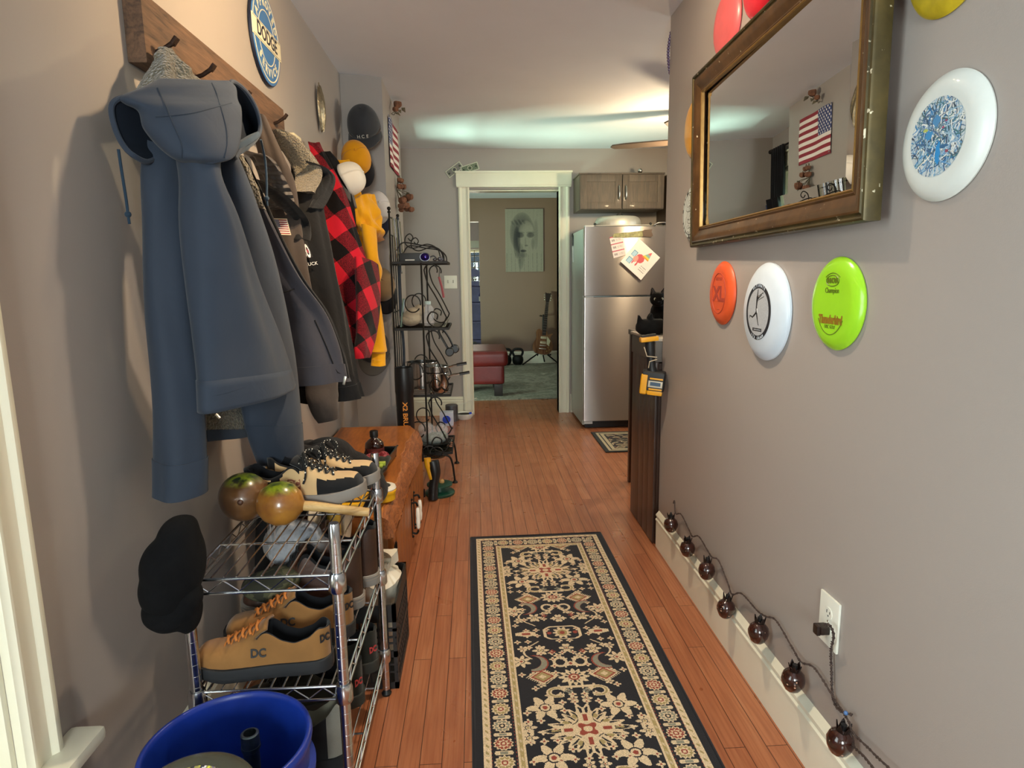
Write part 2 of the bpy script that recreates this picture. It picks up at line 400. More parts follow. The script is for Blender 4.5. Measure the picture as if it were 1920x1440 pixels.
# near window: casing, stool, jamb, sash, glass
def glass(name, tint=(1, 1, 1, 1)):
    if name in MATS: return MATS[name]
    t = NT(name); fr = t.n('Fresnel', {'IOR': 1.35}); tr = t.n('BsdfTransparent', {'Color': tint}); gl = t.n('BsdfGlossy', {'Roughness': .02})
    mxs = t.n('MixShader'); t.link(fr.outputs[0], mxs.inputs[0]); t.link(tr.outputs[0], mxs.inputs[1]); t.link(gl.outputs[0], mxs.inputs[2]); t.link(mxs.outputs[0], t.o.inputs['Surface'])
    MATS[name] = t.m; return t.m
m_pane = glass('window_glass', (.93, .97, .95, 1))
def window(n, ax, face, out, b0, b1, h0, h1, depth=.14, cw=.085, stool=True, mul=True):
    """window in a wall whose room face lies at 'face'; out = direction to the room"""
    fr = BM()
    def bx(o0, o1, c0, c1, z0, z1, bev=.003):
        p, q = sorted((face+out*o0, face+out*o1))
        if ax == 'X': box(fr, p, q, c0, c1, z0, z1, bev=bev)
        else: box(fr, c0, c1, p, q, z0, z1, bev=bev)
    for s, b in ((-1, b0), (1, b1)):
        lo, hi = (b-cw, b) if s < 0 else (b, b+cw)
        pr = [(lo+(x/.098*cw if s > 0 else cw-x/.098*cw), y) for x, y in CAS]
        rr = [[V((face+out*y*1.15, x, z)) if ax == 'X' else V((x, face+out*y*1.15, z)) for x, y in pr] for z in (h0, h1+.02)]
        loft(fr, rr)
        bx(0, -depth, b-.012 if s > 0 else b, b if s > 0 else b+.012, h0, h1)
    bx(0, .024, b0-cw-.01, b1+cw+.01, h1+.02, h1+.13); bx(0, .034, b0-cw-.02, b1+cw+.02, h1+.13, h1+.145)
    bx(0, -depth, b0, b1, h1-.012, h1); bx(0, -depth, b0, b1, h0-.004, h0+.012)
    if stool:
        bx(-.0, .062, b0-cw-.045, b1+cw+.048, h0-.026, h0, bev=.01); bx(0, .02, b0-cw, b1+cw, h0-.10, h0-.026)
    sash = BM(); mid = (h0+h1)/2
    def sx(o0, o1, c0, c1, z0, z1):
        p, q = sorted((face+out*o0, face+out*o1))
        if ax == 'X': box(sash, p, q, c0, c1, z0, z1, bev=.004)
        else: box(sash, c0, c1, p, q, z0, z1, bev=.004)
    for (o, z0, z1) in ((-.05, h0+.012, mid+.02), (-.09, mid-.02, h1-.012)):
        for c0, c1 in ((b0+.012, b0+.057), (b1-.057, b1-.012)): sx(o, o-.035, c0, c1, z0, z1)
        sx(o-.001, o-.034, b0+.054, b1-.054, z0+.001, z0+.06); sx(o-.001, o-.034, b0+.054, b1-.054, z1-.045, z1-.001)
    o = struct('window_%d' % n, fr, m_trim, smooth=True)
    obj('sash', sash, m_trim, o)
    g_ = BM()
    for (oo, z0, z1) in ((-.067, h0+.05, mid), (-.107, mid, h1-.05)):
        p, q = sorted((face+out*oo, face+out*(oo-.004)))
        if ax == 'X': box(g_, p, q, b0+.05, b1-.05, z0, z1)
        else: box(g_, b0+.05, b1-.05, p, q, z0, z1)
    obj('pane', g_, m_pane, o, smooth=False)
    return o
window(1, 'X', XL, 1, *WN)
window(2, 'X', XL, 1, *WK, stool=False, cw=.06)
window(3, 'X', 3.0, -1, *KW, depth=.1)
window(4, 'X', -2.48, 1, *LW, depth=.12)
window(5, 'Y', 11.9, -1, -.6, .35, .9, 1.78, depth=.1)
# front door behind the camera: half glazed
bm = BM()
for x0, x1, z0, z1 in ((-.42, -.30, 0, 2.03), (.34, .46, 0, 2.03), (-.30, .34, 0, .85), (-.30, .34, 1.9, 2.03), (0.0, .03, .85, 1.9)): box(bm, x0, x1, -2.28, -2.235, z0, z1, bev=.004)
dr = struct('door_1', bm, m_trim, smooth=True); bm = BM(); box(bm, -.31, .35, -2.262, -2.257, .84, 1.91); obj('pane', bm, m_pane, dr, smooth=False)
bm = BM(); ball(bm, (-.36, -2.19, .95), .028); cyl(bm, (-.36, -2.24, .95), (-.36, -2.2, .95), .012); obj('door_knob', bm, mat('brass', '#a98545', .3, 1), dr)
# ================================================================ light
def area(name, loc, rot, sx, sy, power, col):
    l = bpy.data.lights.new(name, 'AREA'); l.shape = 'RECTANGLE'; l.size = sx; l.size_y = sy; l.energy = power; l.color = col
    o = bpy.data.objects.new(name, l); COL.objects.link(o); o.location = loc; o.rotation_euler = rot; return o
def look(a, b): return (V(b)-V(a)).to_track_quat('-Z', 'Y').to_euler()
def bulb(name, loc, power, col, r=.05):
    l = bpy.data.lights.new(name, 'POINT'); l.energy = power; l.color = col; l.shadow_soft_size = r
    o = bpy.data.objects.new(name, l); COL.objects.link(o); o.location = loc; return o
area('daylight_near_window', (XL-.35, .48, 1.2), look((XL-.35, .48, 1.2), (.8, .6, 1.15)), 1.0, 1.5, 31, (.90, .95, 1))
area('daylight_front_door', (.02, -2.45, 1.4), look((0, -2.45, 1.4), (0, 0, 1.9)), .7, 1.1, 120, (.94, .95, .97))
area('daylight_kitchen_window', (-1.9, 5.2, .5), look((-1.9, 5.2, .5), (.3, 5.25, 2.2)), .8, .5, 180, (.70, 1, .78))
area('daylight_kitchen_side', (3.5, 3.85, 1.6), look((3.5, 3.85, 1.6), (1, 4, 1.2)), 1.2, 1.0, 40, (.95, .97, 1))
area('daylight_living_window', (-2.9, 7.4, 1.5), look((-2.9, 7.4, 1.5), (1, 7.6, .6)), 1.6, 1.3, 12, (1, .94, .88))
area('daylight_study_window', (-.1, 12.5, 1.5), look((-.1, 12.5, 1.5), (-.1, 10, 1.2)), 1.2, 1.1, 60, (1, .9, .75))
WORLD = bpy.data.worlds.new('outdoors'); SC.world = WORLD; WORLD.use_nodes = True
wn = WORLD.node_tree; bg = wn.nodes['Background']
sky = wn.nodes.new('ShaderNodeTexSky'); sky.sky_type = 'HOSEK_WILKIE'; sky.sun_direction = (.3, -.4, .8); sky.turbidity = 4
wn.links.new(sky.outputs[0], bg.inputs[0]); bg.inputs[1].default_value = .5
SC.view_settings.view_transform = 'Standard'; SC.view_settings.look = 'None'; SC.view_settings.exposure = 0.3; SC.view_settings.gamma = 1; SC.view_settings.use_curve_mapping = False
# hall ceiling light (just above the frame)
m_lampglass = NT('lit_opal_glass'); m_lampglass.set(color=(1, .9, .75, 1)); m_lampglass.b.inputs['Emission Color'].default_value = (1, .78, .5, 1); m_lampglass.b.inputs['Emission Strength'].default_value = 3; m_lampglass = m_lampglass.m
m_nickel = mat('brushed_nickel', '#b9b4aa', .3, 1, var=.05)
HL = V((.16, 1.9, 0)); HL.z = zceil(.16, 1.9)
lt = thing('ceiling_light', 'three headed ceiling light over the coat rail, above the frame', 'lamp', HL)
bm = BM(); lathe(bm, [(.0, 0), (.10, 0), (.11, -.01), (.11, -.022), (.10, -.03), (0, -.03)], 32, MX.Translation(HL)); obj('canopy', bm, m_nickel, lt)
m_shade = mat('white_lamp_head', '#e3ddd0', .4, var=.02)
def spot(name, loc, tgt, power, col, ang, r=.03):
    l = bpy.data.lights.new(name, 'SPOT'); l.energy = power; l.color = col; l.spot_size = math.radians(ang); l.spot_blend = 1; l.shadow_soft_size = r
    o = bpy.data.objects.new(name, l); COL.objects.link(o); o.location = loc; o.rotation_euler = look(loc, tgt); return o
WARM = (1, .70, .38)
for k, (off, tgt) in enumerate((((-.06, 0, -.075), (XL, 2.15, 1.85)), ((.06, .02, -.075), (XR, 2.05, 1.9)), ((0, -.05, -.08), (0, 2.2, 0)))):
    q = HL+V(off); d = (V(tgt)-q).normalized(); bm = BM(); cyl(bm, HL+V((off[0]*.7, off[1]*.7, -.028)), q, .008, 10)
    loft(bm, [[c+e1*r*cos(a_)+e2*r*sin(a_) for a_ in np.linspace(0, 2*PI, 24, endpoint=False)] for e1, e2 in [((d.orthogonal()).normalized(), d.cross(d.orthogonal()).normalized())] for c, r in ((q-d*.03, .012), (q-d*.02, .028), (q+d*.035, .038), (q+d*.034, .034), (q-d*.015, .024))])
    h_ = obj('lamp_head', bm, m_shade, lt)
    bm = BM(); ball(bm, q+d*.012, .02, 14); obj('light_bulb', bm, m_lampglass, h_)
    spot('hall_spot', q+d*.045, tgt, (62, 18, 62)[k], (WARM, (1, .76, .5), (1, .80, .58))[k], (120, 125, 145)[k])
# ================================================================ left wall: coats and hats
m_barn = wood('weathered_board', '#33241a', '#684c37', (14, 1.3, 14), 2.2, .8, bump=.5)
m_rust = mat('rusty_iron', '#3a2a22', .7, .7, var=.35, vs=60, bump=.4, bs=200)
def XY(px, py, X): return P(px, py, 'X', X)
rail = thing('coat_rail', 'weathered wooden board with iron spikes holding the coats', 'coat rack', (XL, 2.09, 1.72))
bm = BM(); box(bm, XL, XL+.042, 1.56, 2.625, 1.725, 1.875, bev=.004)
for v in bm.verts: v.co += V((0, 0, .012*(v.co.y-1.56)+.004*vnoise(v.co, 6)))
obj('board', bm, m_barn, rail)
for i, (x, y) in enumerate(((290, 84), (366, 133), (438, 182), (512, 223))):
    p = XY(x, y, XL+.04); bm = BM()
    tube(bm, [p+V((-.006, 0, -.018)), p+V((.018, 0, -.010)), p+V((.042, .002, .006))], [.0055, .0055, .006], 8)
    box(bm, -.011, .011, -.009, .009, -.004, .004, MX.Translation(p+V((.044, .003, .009))) @ MX.Rotation(-.9, 4, 'Y'), bev=.003)
    obj('spike_hook', bm, m_rust, rail)
def garment(bm, rows, n=44, fold=.006, nf=5, seed=0, sub=6, cap0=True, cap1=True, flat=1.0, mi=0, twist=.6, inward=0, shape=2.0):
    """cloth tube: rows of (left edge, right edge, half thickness) in world space, smoothly joined and softly pleated"""
    A = smooth_pts([r[0] for r in rows], sub); B = smooth_pts([r[1] for r in rows], sub); T = smooth_pts([V((r[2], 0, 0)) for r in rows], sub)
    rings = []; L = len(A)
    for i, (a, b, t) in enumerate(zip(A, B, T)):
        c = (a+b)/2; h = (b-a)/2; d = V((h.y, -h.x, 0))
        if d.y > 0: d = -d
        d.normalize(); th = t.x; s = i/max(1, L-1); ring = []
        for k in range(n):
            q = 2*PI*k/n; cx, sy = cos(q), sin(q)
            e = 2/shape; px_ = math.copysign(abs(cx)**e, cx); py_ = math.copysign(abs(sy)**e, sy)
            f = fold*(sin(nf*q+seed+twist*s*4)+.6*sin((nf*2-1)*q+seed*2.3-twist*s*5))*(.35+.65*s)+fold*1.2*NZ.noise(V((cx*1.3+seed*3, sy*1.3, s*5)))
            p = c+h*px_*(1+f/max(h.length, .02))+d*(py_*th+f*abs(sy))
            p.z += fold*.5*sin(q*2+seed)
            ring.append(p)
        rings.append(ring)
    if inward:
        last = rings[-1]; c = sum(last, V((0, 0, 0)))/n
        rings.append([c+(p-c)*.82+V((0, 0, .004)) for p in last]); rings.append([c+(p-c)*.75+V((0, 0, inward)) for p in last])
    loft(bm, rings, cap0, cap1, mi=mi)
    return rings
def rows_px(lst): return [(XY(a, b, xa), XY(c, d, xb), t) for (a, b, xa, c, d, xb, t) in lst]
def band(bm, rings, i0, i1, grow=.0025, mi=0):
    out = []
    for r in rings[i0:i1]:
        c = sum(r, V((0, 0, 0)))/len(r); out.append([p+(p-c).normalized()*grow for p in r])
    loft(bm, out, True, True, mi=mi)
m_blue = fabric('slate_blue_softshell', '#303947', .05, 1500, .12, .75, .1, .12)
m_blue2 = fabric('slate_blue_lining', '#2b3d4e', .06, 900, .2, .9)
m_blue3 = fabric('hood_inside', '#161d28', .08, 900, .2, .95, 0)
m_sherpa = fleece('grey_sherpa', '#2f2c26', '#635d4e')
m_black = fabric('black_canvas', '#121214', .15, 800, .2, .85, .1, .35)
m_char = fabric('charcoal_softshell', '#37373f', .06, 1500, .1, .7, .1, .18)
m_taupe = fabric('taupe_canvas', '#453d39', .08, 800, .2, .85, .1, .25)
# ---- blue hooded jacket
j = thing('hooded_jacket', 'slate blue hooded jacket hung nearest, with a drooping hood', 'jacket', XY(430, 850, -.6))
bm = BM(); R = garment(bm, rows_px([(272, 262, -.70, 352, 292, -.62, .035), (275, 330, -.70, 346, 360, -.62, .05), (279, 450, -.70, 350, 470, -.615, .052), (283, 600, -.70, 362, 610, -.61, .052), (287, 760, -.70, 383, 765, -.60, .052), (289, 860, -.70, 387, 858, -.60, .05), (290, 930, -.70, 388, 922, -.60, .05)]), fold=.003, nf=3, seed=1, inward=.08)
s_ = obj('sleeve', bm, m_blue, j); bm = BM(); band(bm, R, len(R)-9, len(R)-2); obj('cuff', bm, m_blue, s_)
bm = BM(); R = garment(bm, rows_px([(400, 280, -.60, 440, 285, -.56, .04), (405, 380, -.60, 468, 380, -.56, .05), (425, 500, -.60, 502, 490, -.555, .055), (440, 610, -.60, 531, 605, -.55, .055), (455, 720, -.60, 548, 705, -.545, .055), (468, 800, -.60, 557, 790, -.54, .05), (492, 874, -.60, 562, 857, -.54, .045)]), fold=.003, nf=3, seed=2, inward=.08)
s_ = obj('sleeve', bm, m_blue, j); bm = BM(); band(bm, R, len(R)-9, len(R)-2); obj('cuff', bm, m_blue, s_)
bm = BM(); body = rows_px([(330, 255, -.60, 410, 262, -.56, .04), (343, 330, -.59, 404, 330, -.55, .05), (349, 420, -.585, 432, 420, -.54, .06), (360, 520, -.58, 466, 520, -.535, .065), (372, 620, -.575, 503, 615, -.53, .07), (381, 700, -.57, 528, 680, -.525, .075), (386, 775, -.57, 537, 716, -.52, .08)])
R = garment(bm, body, fold=.004, nf=4, seed=4, cap1=False, n=60, shape=1.7)
b_ = obj('body', bm, m_blue, j); so = b_.modifiers.new('thickness', 'SOLIDIFY'); so.thickness = .007; so.offset = -1
bm = BM(); out = [[p for p in r] for r in R[-6:]]
loft(bm, [[p+(p-sum(r, V((0, 0, 0)))/len(r)).normalized()*.003 for p in r] for r in out], False, False); hb = obj('hem', bm, m_blue, b_); so = hb.modifiers.new('thickness', 'SOLIDIFY'); so.thickness = .012; so.offset = -1
bm = BM(); loft(bm, [[sum(r, V((0, 0, 0)))/len(r)+(p-sum(r, V((0, 0, 0)))/len(r))*.86+V((0, 0, .01 if i < 9 else 0)) for p in r] for i, r in enumerate(R[-14:-1])], True, False); obj('sherpa_lining', bm, m_sherpa, j)
# far front panel hanging lower behind the hem
bm = BM(); R3 = garment(bm, rows_px([(385, 640, -.66, 500, 640, -.62, .014), (387, 720, -.66, 490, 720, -.62, .016), (388, 790, -.66, 478, 790, -.62, .016), (392, 828, -.66, 466, 817, -.62, .014)]), fold=.002, nf=2, seed=3); fp = obj('front_panel_fleece', bm, m_sherpa, j)
bm = BM(); band(bm, R3, len(R3)-5, len(R3), .004); obj('hem', bm, m_blue, fp)
# hood
bm = BM(); hood = rows_px([(300, 148, -.66, 428, 152, -.58, .014), (268, 164, -.67, 437, 164, -.57, .03), (228, 181, -.695, 440, 182, -.562, .04), (240, 193, -.68, 441, 194, -.557, .05), (270, 207, -.65, 441, 207, -.552, .058), (282, 238, -.635, 440, 243, -.545, .063), (310, 273, -.61, 435, 278, -.535, .058), (338, 298, -.585, 425, 300, -.53, .042), (362, 308, -.57, 404, 309, -.535, .02)])
RH = garment(bm, hood, fold=.002, nf=3, seed=8, n=60, shape=2.3); hd = obj('hood', bm, m_blue, j)
def hood_mouth(loop, deep, X0):
    """soft rolled opening: rim loop and the pocket behind it"""
    pts = smooth_pts([XY(x, y, X) for x, y, X in loop], 5, True); c = sum(pts, V((0, 0, 0)))/len(pts)
    inner = [c+(p-c)*.8+V(deep)*.35 for p in pts]; back = [c+(p-c)*.45+V(deep) for p in pts]
    rim = BM(); tube(rim, pts, .0055, 8, closed=True, flat=1.0); o = obj('hood_rim', rim, m_blue, hd)
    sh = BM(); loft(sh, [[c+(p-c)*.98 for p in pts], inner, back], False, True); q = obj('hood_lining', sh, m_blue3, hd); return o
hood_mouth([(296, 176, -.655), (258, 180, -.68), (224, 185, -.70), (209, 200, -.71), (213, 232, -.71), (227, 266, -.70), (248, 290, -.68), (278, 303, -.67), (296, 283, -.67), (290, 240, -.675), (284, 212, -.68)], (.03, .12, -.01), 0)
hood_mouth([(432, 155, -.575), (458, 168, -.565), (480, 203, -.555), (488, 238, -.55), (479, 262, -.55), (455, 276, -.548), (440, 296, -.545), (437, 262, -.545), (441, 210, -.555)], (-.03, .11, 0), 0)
bm = BM(); garment(bm, rows_px([(446, 268, -.55, 484, 246, -.55, .006), (446, 280, -.549, 486, 254, -.549, .009), (450, 290, -.548, 478, 268, -.549, .005)]), fold=.001, seed=5); obj('hood_brim', bm, m_blue2, hd)
bm = BM(); garment(bm, rows_px([(296, 92, -.70, 322, 92, -.68, .015), (288, 112, -.70, 342, 118, -.66, .03), (276, 140, -.70, 352, 140, -.655, .045), (262, 168, -.705, 356, 160, -.65, .05)]), fold=.008, nf=4, seed=3); obj('collar_lining', bm, m_sherpa, j)
# hood panel seams: slim welts laid along the cloth
def seam(parent, pts, m, r=.0022, push=.0):
    bm = BM(); tube(bm, smooth_pts([P(x, y, ax, v)+V((0, -push, 0)) for x, y, ax, v in pts], 5), r, 6, flat=.6); return obj('seam', bm, m, parent)
def surf_pt(rings, x, y):
    """where the sight line through (x, y) first meets the cloth"""
    o = V((0, 0, CAM_H)); d = ray(x, y).normalized(); best = None
    from mathutils.geometry import intersect_ray_tri as irt
    n = len(rings[0])
    for a, b in zip(rings, rings[1:]):
        for k in range(n):
            q = (k+1) % n
            for tri in ((a[k], a[q], b[q]), (a[k], b[q], b[k])):
                h = irt(tri[0], tri[1], tri[2], d, o, True)
                if h is not None and (best is None or (h-o).length < best[0]): best = ((h-o).length, h)
    return best[1] if best else None
def cloth_seam(parent, rings, pts, m, r=.0022):
    dense = smooth_pts([V((x, y, 0)) for x, y in pts], 6); ps = [(surf_pt(rings, q.x, q.y), q) for q in dense]; ps = [p-ray(q.x, q.y).normalized()*.001 for p, q in ps if p]
    if len(ps) < 2: return
    bm = BM(); tube(bm, ps, r, 6); return obj('seam', bm, m, parent)
m_seam = fabric('dark_thread', '#27313f', .05)
for pts in ([(296, 165), (312, 200), (318, 217), (330, 245), (340, 270), (341, 296)], [(398, 156), (408, 180), (414, 200), (424, 240), (426, 270), (421, 296)], [(292, 219), (320, 217), (360, 212), (400, 202), (434, 193)]):
    cloth_seam(hd, RH, pts, m_seam, .0016)
cloth_seam(b_, R, [(384, 745), (420, 738), (470, 722), (510, 708), (532, 700)], m_seam, .0016)
for pts in ([(222, 280, -.735), (228, 320, -.735), (236, 370, -.74), (240, 402, -.74)], [(489, 262, -.57), (497, 300, -.575), (500, 340, -.575), (500, 372, -.575)]):
    bm = BM(); tube(bm, smooth_pts([XY(*p) for p in pts], 5), .0032, 8); q = XY(*pts[-1]); ball(bm, q, .007, 10); tube(bm, [q, q+V((.001, 0, -.02))], .003, 6); obj('drawstring', bm, m_blue2, j)
bm = BM(); q = XY(405, 772, -.555); tube(bm, [q, q+V((.004, -.01, -.004)), q+V((.012, -.012, -.012))], .003, 6); obj('zip_pull', bm, m_nickel, j)
# ---- charcoal softshell
def slab_rows(lst):
    """(B px, B py, B X, A X, A dy, thick): outer edge seen in the photo, inner edge against the wall"""
    out = []
    for x, y, xb, xa, dy, t in lst:
        b = XY(x, y, xb); out.append((V((xa, b.y+dy, b.z)), b, t))
    return out
j = thing('softshell_jacket', 'charcoal grey softshell jacket with a silver zip, second along the rail', 'jacket', XY(600, 740, -.55))
bm = BM(); R = garment(bm, slab_rows([(452, 292, -.60, -.70, .06, .02), (478, 350, -.60, -.71, .06, .03), (514, 430, -.575, -.71, .04, .04), (562, 520, -.53, -.71, .0, .045), (612, 590, -.475, -.70, -.03, .05), (640, 660, -.44, -.69, -.05, .05), (652, 715, -.425, -.68, -.06, .048)]), fold=.008, nf=4, seed=6, shape=2.6)
bj = obj('body', bm, m_char, j); bm = BM(); band(bm, R, len(R)-5, len(R), .005); obj('hem', bm, m_char, bj)
cloth_seam(bj, R, [(503, 556), (520, 552), (552, 542)], m_black, .0018); cloth_seam(bj, R, [(590, 600), (612, 650), (630, 694), (640, 700)], m_black, .0022); cloth_seam(bj, R, [(556, 722), (600, 714), (635, 698)], m_black, .0018)
bm = BM(); garment(bm, slab_rows([(458, 296, -.595, -.63, .02, .012), (486, 350, -.592, -.63, .02, .014), (520, 428, -.566, -.61, .02, .014), (568, 520, -.52, -.57, .03, .014), (617, 590, -.466, -.52, .03, .014), (645, 660, -.432, -.49, .03, .014), (656, 708, -.418, -.47, .03, .012)]), fold=.003, nf=3, seed=9); obj('zip_placket', bm, m_black, j)
bm = BM(); garment(bm, rows_px([(432, 292, -.61, 452, 292, -.60, .012), (440, 312, -.61, 462, 318, -.60, .018), (452, 345, -.61, 478, 352, -.595, .018), (468, 385, -.60, 494, 392, -.59, .012)]), fold=.004, seed=4); obj('collar', bm, m_sherpa, j)
bm = BM(); q = XY(651, 703, -.42)+V((0, -.03, 0)); box(bm, -.004, .004, -.002, .002, -.028, 0, MX.Translation(q) @ MX.Rotation(.25, 4, 'Y'), bev=.001); obj('zip_pull', bm, m_nickel, j)
# ---- taupe jacket with flag patch
j = thing('work_jacket', 'taupe brown jacket with quilted lining and a flag patch', 'jacket', XY(540, 700, -.6))
bm = BM(); R = garment(bm, slab_rows([(497, 218, -.68, -.72, -.02, .02), (530, 290, -.64, -.71, -.03, .03), (552, 350, -.62, -.71, -.03, .032), (566, 430, -.605, -.71, -.03, .032), (578, 520, -.59, -.71, -.03, .032), (600, 640, -.56, -.71, -.03, .03), (612, 720, -.545, -.70, -.03, .03)]), fold=.006, nf=4, seed=11); bj = obj('body', bm, m_taupe, j)
m_quilt = NT('quilted_lining'); vec = m_quilt.coord(); bk = m_quilt.n('TexBrick', {'Vector': vec, 'Scale': 22.0, 'Mortar Size': .03, 'Mortar Smooth': 1.0}); m_quilt.set(color=C('#3b3533'), rough=.55, sheen=.2); m_quilt.bump(m_quilt.n('TexWave', {'Vector': m_quilt.coord((1, 1, 1), (0, 0, .4)), 'Scale': 14.0, 'Distortion': 3.0}, bands_direction='Z').outputs['Fac'], 1, .012); m_quilt = m_quilt.m
bm = BM(); garment(bm, slab_rows([(488, 288, -.645, -.69, -.02, .02), (512, 300, -.63, -.69, -.02, .026), (540, 345, -.615, -.69, -.02, .03), (552, 392, -.61, -.69, -.02, .02)]), fold=.005, nf=5, seed=3); obj('quilted_lining', bm, m_quilt, j)
bm = BM(); garment(bm, slab_rows([(476, 335, -.65, -.68, -.0, .012), (503, 345, -.625, -.67, -.0, .02), (545, 375, -.60, -.65, -.03, .022), (580, 420, -.585, -.63, -.02, .022), (578, 450, -.585, -.63, -.02, .018)]), fold=.006, nf=3, seed=5); obj('lapel', bm, m_black, j)
bm = BM(); R2 = garment(bm, rows_px([(560, 650, -.60, 622, 640, -.515, .025), (574, 720, -.59, 633, 715, -.51, .03), (580, 760, -.585, 634, 745, -.51, .03), (598, 794, -.57, 635, 778, -.51, .026)]), fold=.004, nf=3, seed=2, inward=.04); obj('sleeve', bm, m_taupe, j)
cs = [P(x, y, 'X', -.5) for x, y in ((517, 439), (545, 440), (538, 409), (509, 411))]
def lift(rings, x, y, d=.004):
    p = surf_pt(rings, x, y); return p-ray(x, y).normalized()*d if p else XY(x, y, -.6)
def patch(name, parent, rings, corners, fn, nx, ny, m, d=.006):
    c = [lift(rings, x, y, d) for x, y in corners]; return paint_surf(name, nx, ny, on_quad(*c), fn, m, parent, .001)
m_patch = attr_mat('embroidered_patch', .8)
def flag_patch(u, v):
    a = flag_fn((u-.05)/.9, (v-.07)/.86); put(a, (u < .05) | (u > .95) | (v < .07) | (v > .93), '#d8c9ae'); return a
patch('flag_patch', j, R, ((519, 440), (546, 441), (538, 410), (510, 409)), flag_patch, 80, 60, m_patch, .03)
# ---- black jacket with sherpa collar
j = thing('work_jacket', 'black jacket with fleecy collar and small chest logo', 'jacket', XY(620, 740, -.55))
bm = BM(); R = garment(bm, slab_rows([(555, 262, -.68, -.72, -.0, .02), (598, 330, -.62, -.72, -.02, .035), (606, 400, -.575, -.72, -.03, .045), (622, 480, -.54, -.72, -.03, .05), (645, 580, -.50, -.71, -.03, .05), (665, 680, -.46, -.70, -.04, .05), (679, 746, -.44, -.69, -.04, .045)]), fold=.008, nf=5, seed=14, shape=2.4); bj = obj('body', bm, m_black, j)
bm = BM(); band(bm, R, len(R)-4, len(R), .004); obj('hem', bm, m_black, bj)
bm = BM(); garment(bm, slab_rows([(530, 246, -.68, -.72, -.03, .02), (556, 262, -.65, -.72, -.05, .035), (590, 300, -.615, -.70, -.07, .04), (602, 330, -.60, -.68, -.07, .035), (590, 362, -.60, -.66, -.06, .02)]), fold=.004, nf=4, seed=6, shape=2.3); obj('fleece_collar', bm, fleece('tan_sherpa', '#3b3529', '#786e5b'), j)
bm = BM(); garment(bm, slab_rows([(592, 308, -.60, -.62, -.07, .012), (612, 318, -.59, -.615, -.07, .018), (626, 335, -.58, -.61, -.06, .022), (620, 362, -.575, -.61, -.06, .022), (604, 392, -.575, -.61, -.05, .015)]), fold=.003, seed=1); obj('collar_edge', bm, m_black, j)
def logo_fn(u, v):
    a = pick(u.shape, '#151417'); put(a, (v > .45) & (abs(u-.25-.3*(1-v)) < .16), '#9a5a78'); put(a, (v > .5) & (abs(u-.25-.3*(1-v)) < .06), '#e3d8dd')
    r = np.hypot((u-.62)/.8, (v-.28)); put(a, (r < .3) & (r > .17), '#e7e3e6'); put(a, r < .09, '#b0485a'); put(a, (u > .2) & (u < .34) & (v < .52) & (v > .06), '#d5d3df'); return a
patch('chest_logo', j, R, ((571, 484), (587, 482), (570, 439), (559, 441)), logo_fn, 30, 60, m_patch, .02)
bm = BM(); q = [lift(R, x, y, .02) for x, y in ((577, 499), (592, 497), (590, 484))]; ex = (q[1]-q[0]).normalized(); ey = (q[2]-q[1]); ez = ex.cross(ey).normalized(); ey = ez.cross(ex)
text_bm(bm, 'RUCK', .017, frame((q[0]+q[1])/2+ey*.006, ex, ey, ez)); obj('stitched_lettering', bm, mat('white_thread', '#dcdad6', .8), j)
# ---- buffalo plaid
tp = NT('buffalo_plaid'); vec = tp.n('NewGeometry').outputs['Position']
sp_ = tp.n('SeparateXYZ', {'Vector': tp.n('Mapping', {'Vector': vec, 'Rotation': (0, .62, 0)}).outputs[0]})
def stripe(s, ph, y=None):
    a_ = s if y is None else tp.n('Math', {0: s, 1: y}, operation='ADD').outputs[0]
    m_ = tp.n('Math', {0: tp.n('Math', {0: a_, 1: ph}, operation='ADD').outputs[0], 1: .088}, operation='PINGPONG').outputs[0]
    return tp.n('Math', {0: m_, 1: .044}, operation='GREATER_THAN').outputs[0]
h_ = tp.n('Math', {0: stripe(sp_.outputs['Z'], .02), 1: stripe(sp_.outputs['X'], .03, sp_.outputs['Y'])}, operation='ADD').outputs[0]
h2 = tp.n('Math', {0: h_, 1: .5}, operation='MULTIPLY').outputs[0]
wv = tp.noise(tp.coord(), 500, 2); mixm = tp.mix(tp.ramp(wv, [(.45, (0, 0, 0, 1)), (.55, (1, 1, 1, 1))]), C('#7d1622'), C('#2a090d'))
k1 = tp.n('Math', {0: h2, 1: .25}, operation='GREATER_THAN').outputs[0]; k2 = tp.n('Math', {0: h2, 1: .75}, operation='GREATER_THAN').outputs[0]
tp.set(color=tp.mix(k2, tp.mix(k1, C('#b3182a'), mixm), C('#0b080a')), rough=.95, sheen=.05, spec=.2); tp.bump(wv, .5, .002); m_plaid = tp.m
j = thing('flannel_shirt', 'red and black buffalo plaid shirt jacket between black jacket and yellow hoodie', 'shirt', XY(680, 670, -.5))
bm = BM(); R = garment(bm, slab_rows([(596, 268, -.70, -.74, -.0, .02), (612, 292, -.665, -.735, -.02, .03), (640, 350, -.60, -.73, -.03, .045), (666, 430, -.54, -.73, -.03, .05), (690, 500, -.485, -.72, -.05, .05), (705, 575, -.455, -.72, -.05, .05), (698, 645, -.46, -.70, -.06, .045), (691, 662, -.465, -.69, -.06, .035)]), fold=.009, nf=5, seed=21, shape=2.3); bj = obj('body', bm, m_plaid, j)
bm = BM(); R = garment(bm, rows_px([(668, 480, -.50, 706, 500, -.455, .03), (672, 560, -.50, 708, 570, -.45, .035), (672, 620, -.50, 702, 622, -.46, .03), (668, 650, -.50, 695, 652, -.465, .026), (669, 672, -.50, 690, 671, -.47, .022)]), fold=.004, nf=3, seed=5, inward=.03); s_ = obj('sleeve', bm, m_plaid, j); bm = BM(); band(bm, R, len(R)-9, len(R)-2); obj('cuff', bm, m_plaid, s_)
